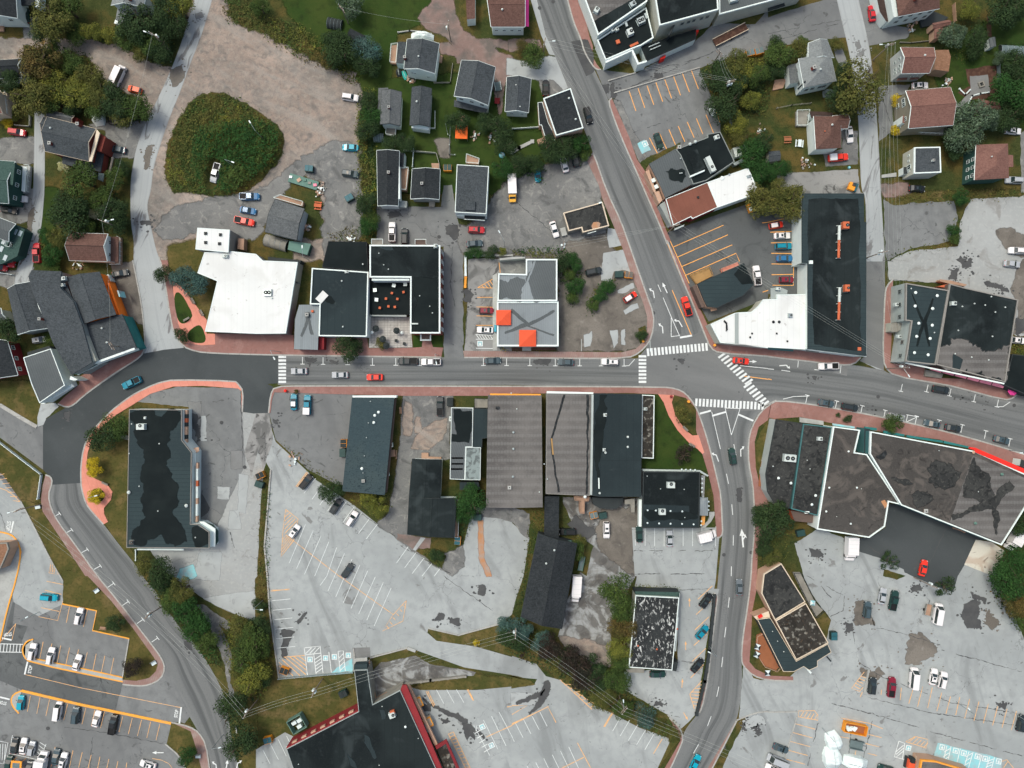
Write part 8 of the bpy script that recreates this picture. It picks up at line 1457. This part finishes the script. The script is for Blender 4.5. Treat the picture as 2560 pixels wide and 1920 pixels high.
TREES=[
('00 430,160',165,'olive','big olive tree beside the top left driveway'),('00 560,60',120,'green','green tree at the top edge right of the big olive tree'),('00 370,270',100,'dark','dark tree below the big olive tree'),('00 640,290',85,'green','small green tree on the gravel drive bend'),('00 780,270',85,'yellow','yellow green bush between olive tree and lawn'),
('00 330,520',165,'rust','rust tinted tree right of the blue black roof'),('00 450,450',100,'green','green tree at the top of the gravel loop'),('00 610,520',100,'green','green tree inside the gravel loop'),('00 760,640',110,'olive','olive tree inside the gravel loop near the camper van'),
('00 460,740',125,'yellow','yellow green tree in the middle of the left thicket'),('00 250,830',165,'olive','wide olive tree above the narrow lane'),('00 440,860',120,'green','green tree above the slate roofed brick house'),('00 620,740',100,'yellow','yellow tree left of a taller yellow tree in the loop'),('00 680,830',125,'yellow','bright yellow tree south of the gravel loop'),('00 600,900',90,'dark','dark tree behind the brick house roof'),
('00 850,790',120,'olive','olive tree directly below the camper van'),('00 990,860',135,'dark','dark green tree left of the orange hatchback'),('00 840,920',100,'green','green tree above the white canopy'),('00 1050,970',110,'olive','olive tree over the black pickup'),('00 1170,930',120,'green','green tree at the tip of the thicket by the pale lane'),
('00 1170,190',155,'dark','dark tree covering the light grey house roof'),('00 1290,330',120,'green','green tree left of the thicket utility pole'),('00 1380,400',115,'dark','dark tree beside the thicket utility pole'),('00 1090,310',105,'green','green tree below the light grey roofed house'),('00 960,290',80,'yellow','yellowish bush at the end of the hedge row'),('00 1340,200',110,'dark','dark tree right of the light grey house'),('00 1540,60',110,'yellow','yellow flecked tree beside the pale lane at the top'),('00 1430,70',120,'dark','dark tree at the top edge beside the pale lane'),('00 1500,210',100,'dark','dark tree at the roadside below the yellow flecked tree'),('00 1200,420',90,'olive','olive bush on the verge left of the thicket pole'),
('00 50,680',110,'dark','dark tree over the blue black roof at left edge'),('00 120,995',45,'yellow','tiny yellow shrub in the corner garden'),('00 60,1065',45,'gold','tiny gold shrub in the corner garden'),('00 690,1550',140,'green','green tree below the brick house'),('00 990,1540',85,'green','small green tree beside the cream plank'),('00 545,1440',50,'cream','pale shrub at the brick house wall'),('00 1040,1450',70,'dark','dark bush beside the cream plank'),
('01 590,230',160,'dark','wide dark tree above the brown gabled house'),('01 600,110',120,'dark','dark tree left of the cream flowering bush'),('01 830,185',58,'cream','cream flowering bush beside the transformer pole'),('01 740,320',80,'green','green bush at the brown roof chimney'),('01 960,150',120,'dark','dark tree beside the pale lane bend'),('01 980,260',95,'dark','dark tree above the porch of the gabled house'),('01 870,60',100,'green','green tree on the dark lawn by the lane'),('01 380,380',60,'lush','lush bush behind the red pickup'),('01 480,400',80,'olive','olive bush left of the brown gabled house'),('01 420,540',85,'lush','lush green bush below the red pickup'),('01 440,630',65,'green','green bush at the tan timber fence'),
('01 1395,700',75,'dark','small dark tree at the top of the pink path'),('01 1560,730',95,'blue','blue green tree beside the small dark tree'),('01 1680,800',110,'blue','larger blue green tree by the white roofed hall'),('01 1560,1245',65,'dark','small tree at the foot of the pink park'),('01 440,1270',60,'green','bush beside the boxed in silver hatchback'),('01 60,1190',110,'dark','dark tree above the red walled house'),('01 1100,700',1,'',''),
('10 800,20',110,'silver','silver green tree at the top edge above the sheds'),('10 30,50',80,'green','green bush at the top left of the big lawn'),('10 690,330',105,'dark','dark tree left of the black roofed shed'),('10 740,440',130,'dark','dark tree below the black roofed shed'),('10 950,440',110,'blue','bluish tree beside the turquoise tarpaulin'),('10 960,560',100,'dark','dark tree at the corner of the gravel yard'),('10 620,520',70,'rust','rusty bush at the gravel yard rim'),
('10 990,870',80,'dark','dark tree left of the chimney cottage'),('10 985,1000',90,'lush','lush tree beside the chimney cottage'),('10 970,1120',95,'dark','dark tree beside the small arched shelter'),('10 1180,1230',85,'dark','dark bush right of the small arched shelter'),('10 1290,1230',85,'dark','dark bush between the cottages and black houses'),('10 1740,1030',90,'dark','dark bush left of the plank bench'),('10 2000,1060',85,'dark','dark bush above the white junk'),('10 2110,1120',100,'dark','dark bush below the slate roofed garage'),('10 2150,1250',90,'dark','dark bush near the small blue pool'),('10 2130,1450',90,'lush','lush hedge tree below the small blue pool'),('10 640,1610',1,'',''),
('11 960,100',95,'dark','dark tree right of the lime bag skip'),('11 970,300',75,'lush','lush bush left of the white pickup'),('11 990,230',70,'green','green bush beside the white ring of stones'),('11 780,1340',105,'dark','wide dark tree on the pavement by the black shop'),('11 860,1335',65,'dark','dark tree joined to the wide pavement tree'),('11 1075,1310',50,'olive','olive shrub on the flagstone terrace'),('11 1845,525',45,'lush','first bush along the retaining wall'),('11 1910,525',50,'lush','second bush along the retaining wall'),('11 2030,520',60,'dark','dark bush along the retaining wall'),('11 2125,515',38,'yellow','yellowish bush along the retaining wall'),
('20 200,470',100,'green','green bush at the foot of the leaning pole'),('20 80,400',60,'rust','rust coloured bush by the driveway'),('20 330,1290',105,'dark','dark tree above the white and dark cars'),('20 450,1290',105,'dark','dark hedge tree right of another dark tree'),('20 590,1230',85,'lush','lush hedge tree below the flat roofed house'),('20 620,1320',60,'green','green hedge end by the sloping street'),('20 60,1430',90,'dark','dark hedge tree above the teal hatchback'),('20 190,1420',75,'dark','dark hedge bush beside the teal hatchback'),
('20 1930,560',115,'olive','olive tree between the dumpsters and the pole'),('20 1760,660',120,'dark','dark tree left of the transformer pole'),('20 1900,700',120,'dark','dark tree right of the transformer pole'),('20 1850,880',140,'dark','dark tree below the transformer pole'),('20 2000,650',110,'yellow','yellow green tree in the wooded garden'),('20 2110,640',100,'green','green tree by the grey hipped house garden'),('20 1930,1060',95,'yellow','yellow green tree beside the teal mesh fence'),('20 2060,850',80,'yellow','yellowish shrub near the garden brush heap'),('20 1980,1180',80,'olive','olive bush beside the teal mesh fence'),('20 2090,1330',120,'lush','lush tree behind the black roofed shop'),('20 2150,1480',100,'lush','lush tree behind the white roofed shop'),('20 2180,1220',90,'dark','dark bush below the garden brush heap'),
('30 110,480',115,'green','green tree west of the grey hipped house'),('30 60,380',70,'dark','dark bush at the alley above the green tree'),('30 280,420',80,'olive','olive tree at the rear wing of the grey hipped house'),('30 60,600',80,'dark','dark bush by the low wing of the grey hipped house'),('30 290,365',55,'green','small green bush on the alley edge'),('30 610,370',55,'olive','small olive bush by the lane and grey house'),('30 800,730',205,'olive','huge olive tree overhanging the eastern lane'),('30 640,850',110,'dark','dark tree in the shade left of the huge olive tree'),('30 660,640',85,'dark','dark tree between grey hipped house and huge olive tree'),('30 730,890',110,'olive','olive tree at the foot of the huge olive tree'),
('30 1600,280',100,'silver','silver tree beside the red shingled shed'),('30 1800,330',90,'dark','dark bushes on the top right lawn'),('30 1790,430',70,'dark','dark bush below others on the top right lawn'),('30 2000,500',55,'silver','silver bush left of the arched greenhouse'),('30 2050,80',140,'dark','dark tree at the top right lawn'),('30 2160,60',110,'dark','dark tree in the top right corner'),('30 1750,60',85,'yellow','yellowish tree at the top edge by fire ring'),('30 2130,560',120,'dark','dark tree below the arched greenhouse'),('30 2100,780',150,'lush','large lush tree at the right edge by the patio'),('30 2170,900',120,'dark','dark tree at the right edge below the lush tree'),('30 1790,980',165,'silver','large silver tree right of the big brown roofed house'),('30 1930,1010',95,'silver','silver tree right of a larger silver tree'),('30 1700,1160',130,'silver','silver tree above the dark green fronted house'),('30 1590,1190',85,'dark','dark bush between the square house and silver tree'),('30 2080,1020',110,'dark','dark tree above the right edge white sedan'),('30 1640,1300',80,'dark','dark bush above the dark green fronted house'),
('30 1110,870',50,'gold','gold shrub at the olive gable'),('30 1115,1110',50,'gold','gold shrub below the bay windows'),('30 60,1470',90,'lush','lush bush below the charcoal garden shed'),('30 150,1450',65,'lush','lush bush left of the stone heap'),('31 -40,60',130,'olive','olive tree behind the brown roofed shop'),('31 60,90',110,'olive','olive tree left of the long warehouse top'),('31 210,100',135,'olive','wide olive tree touching the long warehouse'),('30 110,1650',90,'olive','olive tree north of the striped lot'),('31 1680,40',70,'lush','lush bush between the two eastern lots'),('31 1610,320',55,'lush','bush on the verge between eastern lots'),('31 1610,400',50,'green','lower bush on the verge between eastern lots'),
('21 440,620',75,'dark','dark bush right of the grey roofed office'),('21 540,600',70,'lush','lush hedge bush by the dirt yard'),('21 500,700',60,'green','hedge bush in the middle of the dirt yard hedge'),('21 550,800',75,'lush','hedge bush above the hedge foot'),('21 530,920',55,'green','foot of the green hedge by the dirt yard'),('21 830,820',60,'lush','bush at the upper end of the diagonal hedge'),('21 770,880',60,'lush','bush in the middle of the diagonal hedge'),('21 700,970',55,'green','bush at the lower end of the diagonal hedge'),('21 1120,1230',50,'dark','dark shrub bed at the crossroads'),
('02 990,350',115,'green','green tree above the dark tree at the pink bend'),('02 860,450',120,'dark','dark tree overhanging the pink bend'),('02 800,725',72,'gold','golden tree on the pink pavement'),('02 825,970',68,'gold','golden tree in the planting circle'),('02 1000,430',60,'dark','dark bush beside the entrance steps'),('02 1240,1560',90,'olive','olive bush below the big store corner'),('02 1370,1630',120,'dark','dark tree south of the big blue black store'),
('12 640,930',95,'dark','round dark bush between the bays and blue roof'),('12 1060,1070',85,'yellow','yellowish shrubs below the blue roofed shop'),('12 960,1020',75,'yellow','yellow shrub at the foot of the blue roof'),('12 1870,1010',115,'lush','lush tree below the patchwork building'),('12 1800,1120',85,'lush','lush tree beside the black roof side deck'),('12 1560,1480',55,'dark','dark shrub on the small grass wedge'),('12 345,68',22,'rust','tiny shrub by the southern pavement'),
('22 1495,255',75,'olive','olive shrub inside the round corner lawn'),('22 1490,620',80,'purple','bare purple tree on the dark corner lawn','open'),('22 570,1440',75,'green','green bush right of the black barn'),('22 580,1370',60,'olive','olive bush beside the barn gable'),('22 2190,1140',110,'dark','dark tree at the south street pavement'),('32 40,1180',150,'dark','large dark tree below the dark roofed cafe'),('32 -20,1120',90,'dark','dark tree left of the larger cafe tree'),('32 40,1500',75,'olive','olive shrub above the wedge restaurant'),('22 2175,1400',80,'dark','dark shrub at the pavement above wedge restaurant'),
('32 1090,340',88,'green','round green tree on the east pavement'),('32 690,295',38,'dark','small dark pavement tree near the cafe'),('32 610,272',20,'dark','tiny pavement shrub near the cafe'),('32 2130,1560',130,'lush','lush tree at the right edge by concrete pad'),('33 2080,60',140,'lush','lush tree at the right edge of the southeast lot'),('33 2150,240',120,'rust','rust tinted tree at the right edge'),('33 2200,340',110,'green','green tree lowest at the right edge'),('32 2200,1200',100,'dark','dark tree behind the white truck at right edge'),
('33 1530,90',80,'dark','black green shrub on the fresh asphalt edge','open'),('32 1050,1540',75,'dark','dark shrub at the courtyard asphalt rim','open'),
('03 990,410',75,'dark','round black green bush beside the lawn bench'),('03 1150,800',78,'purple','dark round bush at the island point'),('03 2000,1170',140,'dark','upper dark tree beside the curving street'),('03 2080,1460',138,'dark','lower dark tree beside the curving street'),('03 1610,1560',75,'lush','bush on the lawn by the bottom pavement'),('03 1560,130',110,'olive','olive shrub top of the roadside thicket'),('03 1600,330',120,'lush','lush shrub in the middle of roadside thicket'),('03 1500,230',100,'green','green shrub beside the transformer pole'),('03 1700,450',110,'lush','lush shrub lower in the roadside thicket'),('03 1780,560',90,'green','green shrub near the foot of roadside thicket'),('03 1400,60',90,'dark','dark tree at the top of the roadside thicket'),
('03 2100,450',110,'olive','olive tree by the gravel strip'),('03 2190,550',120,'green','green tree by the divider near the gravel strip'),('03 2130,700',130,'green','green tree in the middle of the roadside wood'),('03 2180,880',125,'yellow','yellow green tree low in the roadside wood'),('03 2060,800',80,'olive','olive tree at the path side of the roadside wood'),('13 20,450',90,'dark','dark tree on the grass divider'),('13 20,900',85,'dark','dark bush at the south lawn corner'),('13 25,640',80,'green','green tree below the dark divider tree'),('13 20,260',60,'dark','dark bush by the divider lamp'),
('23 90,450',95,'blue','bluish bush at the barn corner pole'),('23 250,560',85,'blue','bluish bush right of the barn corner'),('23 330,610',105,'purple','black leaved tree beside the drive'),('23 40,580',90,'dark','dark bush under the power lines'),('23 550,760',130,'purple','large black leaved tree'),('23 680,800',110,'dark','dark tree in the middle of the southern wood'),('23 640,900',110,'purple','black leaved tree above the hatched strip'),('23 790,900',95,'dark','dark tree near the shrub pole'),('23 910,920',105,'green','green tree above the shrub pole'),('23 780,1060',95,'olive','olive tree left of the shrub pole'),('23 960,1160',85,'green','green tree below the shrub pole'),('23 470,690',80,'dark','dark tree at the gravel end'),
('23 920,120',135,'green','big green tree left of the peeling roof top'),('23 940,280',120,'green','green tree second down the peeling roof side'),('23 950,450',110,'rust','rust tree in the middle of the peeling roof side'),('23 940,610',110,'yellow','yellow green tree along the peeling roof'),('23 930,720',100,'green','green tree at the lower end of the peeling roof'),('23 1160,1245',85,'blue','round blue spruce above the southern bays'),('23 1400,1380',60,'olive','olive shrub at the street corner'),('23 1280,1290',45,'olive','small olive shrub near the spruce'),('13 1905,580',28,'gold','tiny gold shrub on the verge'),('13 2180,540',90,'dark','dark bush at the end of the grass strip'),('13 2170,440',80,'blue','bluish bush at the end of the parking hatch')]
for t in TREES:
    if t[1]>1:tree(t[0],t[1],t[2],t[3],t[4]if len(t)>4 else('cone' if 'spruce' in t[3]else 'round'),.8 if t[1]<70 else 1.)
def inpoly(x,y,p):
    c=False;j=len(p)-1
    for i in range(len(p)):
        if(p[i][1]>y)!=(p[j][1]>y)and x<(p[j][0]-p[i][0])*(y-p[i][1])/(p[j][1]-p[i][1])+p[i][0]:c=not c
        j=i
    return c
CLEAR=[(pt('00 1885,1450'),3.5),(pt('00 1865,1530'),5.),(pt('00 1845,1600'),4.),(pt('00 1038,665'),7.),(pt('00 1175,783'),5.)]
def thicket(s,mats,hh,label,dens=5.,sz=.55,name='undergrowth',gap=.0,seed=1,base=0.):
    dens*=1.9;poly=smooth([w(q)for q in P(s)],1);xs=[p[0]for p in poly];ys=[p[1]for p in poly];rng=random.Random(seed);m=MB();A_=abs(area(poly));n=int(A_*dens);i=0;tries=0
    while i<n and tries<n*4:
        tries+=1;x,y=rng.uniform(min(xs)-.6,max(xs)+.6),rng.uniform(min(ys)-.6,max(ys)+.6)
        jx,jy=x+rng.gauss(0,.5),y+rng.gauss(0,.5)
        if not inpoly(jx,jy,poly)or any((x-v.x)**2+(y-v.y)**2<k for v,k in CLEAR):continue
        i+=1;f=.5+.5*noise.noise(Vector((x*.3,y*.3,seed)))+.35*noise.noise(Vector((x*.9,y*.9,seed+4)));g=noise.noise(Vector((x*.13,y*.13,seed+9)))+.6*noise.noise(Vector((x*.5,y*.5,seed+2)))
        if f<gap:continue
        z=base+hh*max(.08,f)*rng.uniform(.55,1.);k=min(len(mats)-1,max(0,int((g*1.1+.5+rng.gauss(0,.06))*len(mats))))
        leaf_quads(m,Vector((x,y,z)),Vector((noise.noise(Vector((x*.9,y*.9,3))),noise.noise(Vector((x*.9,y*.9,7))),.6)),sz*rng.uniform(.7,1.3),rng,'leaf_'+mats[k])
    o=m.build(name);tag(o,label,'undergrowth',kind='stuff')
thicket('00 1500,1659 1420,1500 1470,1200 1600,950 1700,840 1900,800 2100,880 2212,980 10 150,1060 240,1200 200,1380 60,1530 00 2150,1640 01 1900,40 1700,10 00 1560,1640',['olive','olive','green','olive','yellow'],1.2,'scrubby olive growth ringing the green mound',7,.45,seed=3)
thicket('00 1780,1659 1700,1400 1720,1180 1850,1100 2000,1080 2150,1090 10 40,1050 180,1130 230,1220 150,1420 0,1540 00 2060,1659 01 1950,10 00 1830,1650',['lush','lush','green'],2.6,'dense lush green shrubs on the mound',11,.5,seed=4,base=1.8)
thicket('10 60,150 280,180 520,300 620,420 750,560 900,680 860,760 640,590 420,540 200,400 0,250',['olive','yellow','olive','green','rust'],1.4,'yellowing scrub along the rim of the gravel yard',6,.45,seed=5)
thicket('00 1900,-30 2212,-30 10 80,100 0,250 00 2150,230 1960,200',['olive','rust','green'],1.2,'scrub at the top edge of the gravel yard',5,.45,seed=6)
thicket('10 900,780 1040,770 1060,1000 1020,1200 1040,1659 11 1040,410 980,400 900,200 890,0 10 900,1400 860,1100',['olive','green','yellow','dark'],2.,'tall yellow green hedge beside the gravel yard',8,.5,name='hedge_growth',seed=7)
thicket('11 720,340 850,260 900,380 980,400 950,430 640,430 600,380',['rust','olive','green'],.8,'rusty weeds behind the black roof',5,.4,seed=8)
thicket('00 480,440 700,450 800,500 850,660 1000,760 1240,880 1270,1000 1200,1080 1000,1060 700,950 400,940 150,900 120,760 200,500 300,400',['olive','green','dark','rust'],1.6,'undergrowth beneath the northwest trees',5,.5,seed=9)
thicket('00 700,250 900,240 1050,250 1250,250 1500,300 1520,440 1450,570 1380,570 1200,480 1000,390 760,340 600,330',['olive','green','yellow','dark'],1.6,'undergrowth along the northern gravel drive',5,.5,seed=10)
thicket('01 380,330 540,330 560,480 480,660 350,620 360,480',['green','lush','olive'],1.5,'leafy bushes beside the narrow lane',6,.45,seed=11)
thicket('01 820,0 1080,0 1060,340 900,350 780,340 700,60',['dark','green','olive'],1.8,'dark undergrowth above the gabled house',5,.5,seed=12)
thicket('20 1640,560 1900,500 2212,520 2212,1000 2100,1000 1900,1000 1800,1060 1740,860',['dark','green','olive','yellow'],1.8,'undergrowth in the wooded garden',5,.5,seed=13)
thicket('20 1880,1000 2020,1180 2212,1100 2212,1659 2150,1659 2080,1460 1960,1320',['green','lush','dark'],1.8,'green growth behind the shop row',5,.5,seed=14)
thicket('20 1900,1000 1960,1000 2020,1290 1960,1280',['yellow','olive'],1.,'yellow weeds along the mesh fence',5,.4,seed=33)
thicket('20 1150,1440 1440,1260 1450,1290 1180,1470',['olive','rust'],.6,'dry weeds below the striped lot',6,.35,seed=15)
thicket('30 1560,130 1900,60 1900,500 1600,560 1560,350',['dark','green','olive','dark'],.9,'garden plants on the top right lawn',3,.4,gap=.35,seed=16)
thicket('30 1950,400 2400,380 2400,1100 2050,1060 1980,880 1990,600',['dark','lush','dark'],2.2,'dark growth along the right edge',5,.55,seed=17)
thicket('31 1030,25 1600,-10 2212,-30 2212,40 1740,60 1660,130 1600,80 1080,100',['olive','rust','olive','green'],.8,'dry verge plants above the eastern lots',5,.4,seed=18)
thicket('31 1580,240 1660,230 1650,470 1200,510 1030,590 1010,570 1200,480 1570,430',['olive','green','yellow'],.9,'weedy verge between the eastern lots',6,.4,seed=19)
thicket('31 2110,1300 2300,1330 2300,1420 2105,1390',['yellow','green'],.8,'yellow weeds at the right edge above the annex',6,.4,seed=20)
thicket('21 0,490 420,480 560,540 620,760 560,950 500,1010 470,800 400,780 400,570 110,560 0,540',['green','lush','dark','olive'],1.6,'hedge growth around the grey roofed office',7,.45,name='hedge_growth',seed=21)
thicket('21 660,1060 650,960 700,860 780,780 900,760 860,850 760,940 700,1060',['green','lush','olive'],1.2,'diagonal hedge growth in the dirt lot',7,.45,name='hedge_growth',seed=22)
thicket('21 1090,1180 1150,1150 1165,1260 1110,1310',['dark','green'],.8,'planted bed at the crossroads',6,.35,name='bed_planting',seed=23)
thicket('20 260,1240 640,1150 670,1330 590,1400 380,1290 280,1330 250,1659 200,1500 0,1510 0,1370 250,1370',['dark','dark','lush'],2.,'dark hedge growth above the grey gravel yard',7,.5,name='hedge_growth',seed=24)
thicket('03 1220,10 1500,20 1640,170 1760,330 1830,480 1920,740 1850,790 1700,600 1520,420 1480,330 1390,270 1380,180 1300,70',['olive','green','lush','green','dark'],2.,'leafy thicket along the inner side of the bend',7,.5,seed=25)
thicket('03 1880,410 2000,370 2212,380 13 80,300 180,850 100,880 100,1000 0,1100 03 2150,1050 2050,900 1960,700 1950,560',['olive','green','yellow','olive','dark'],2.,'roadside wood undergrowth beside the car park',6,.5,seed=26)
thicket('12 60,740 130,740 100,1659 13 130,300 60,300 0,200 12 20,1659',['olive','rust','green'],.8,'weeds on the grass divider',4,.4,seed=27)
thicket('12 160,480 260,520 700,860 880,950 1180,930 1160,1100 1050,1200 850,1040 560,850 400,700',['rust','olive','yellow','olive'],.7,'rusty grass below the blue roofed shop',4,.4,seed=28)
thicket('12 1390,1430 1560,1430 1650,1490 1590,1600',['olive','green'],.6,'weeds on the small wedge',6,.35,seed=29)
thicket('12 1750,900 1990,900 1990,1060 1860,1110 1790,1400 1760,1320',['lush','dark','green'],1.5,'lush growth beside the patchwork building',6,.45,seed=30)
thicket('22 160,1100 280,1080 280,1290 220,1290 150,1659 23 60,360 0,330 40,200 22 100,1659',['olive','green','dark'],.9,'weeds between lot and barn',5,.4,seed=31)
thicket('23 -20,340 200,470 380,640 620,720 900,780 1000,970 1100,1060 980,1230 870,1170 700,1110 560,960 420,880 240,740 0,690 13 2130,560 2130,400',['dark','olive','dark','green','purple'],1.8,'southern wood undergrowth',5,.55,seed=32)
thicket('23 1080,1060 1350,1210 1470,1340 1400,1460 1330,1400 1100,1300 1040,1230',['olive','rust','green'],.8,'verge scrub around the blue spruce',5,.4,seed=34)
thicket('23 1060,80 1440,95 1440,138 1060,128',['yellow','olive','green'],.8,'hedge strip above the peeling roof',9,.4,name='hedge_growth',seed=35)
thicket('32 2200,1450 2400,1300 2500,1700 33 2400,600 2212,460 2080,360 2000,250 1900,70 1880,0 32 2000,1600',['lush','green','rust','dark'],2.2,'green bank at the right edge of the lot',6,.55,seed=36)
thicket('32 -40,1240 230,1200 250,1330 200,1400 100,1659 0,1600 22 2130,1600 2125,1420',['green','olive','dark'],.8,'shrubby corner below the cafe',4,.4,seed=37)
thicket('11 1010,1290 1130,1285 1140,1350 1010,1345',['olive','green','rust'],.8,'potted plants at the terrace edge',5,.35,name='terrace_planting',gap=.3,seed=38)
for q in('21 0,1342 85,1342 85,1368 0,1368','21 170,1342 372,1342 372,1366 170,1366','11 2100,1340 2212,1340 2212,1366 2100,1366'):thicket(q,['dark','gold','green'],.5,'planted strip before the grey roofed office',9,.3,name='bed_planting',seed=39)
thicket('10 1040,1659 1340,1659 1340,1680 1040,1680',['dark'],.3,'grass behind the black houses',.3,.3,seed=40)
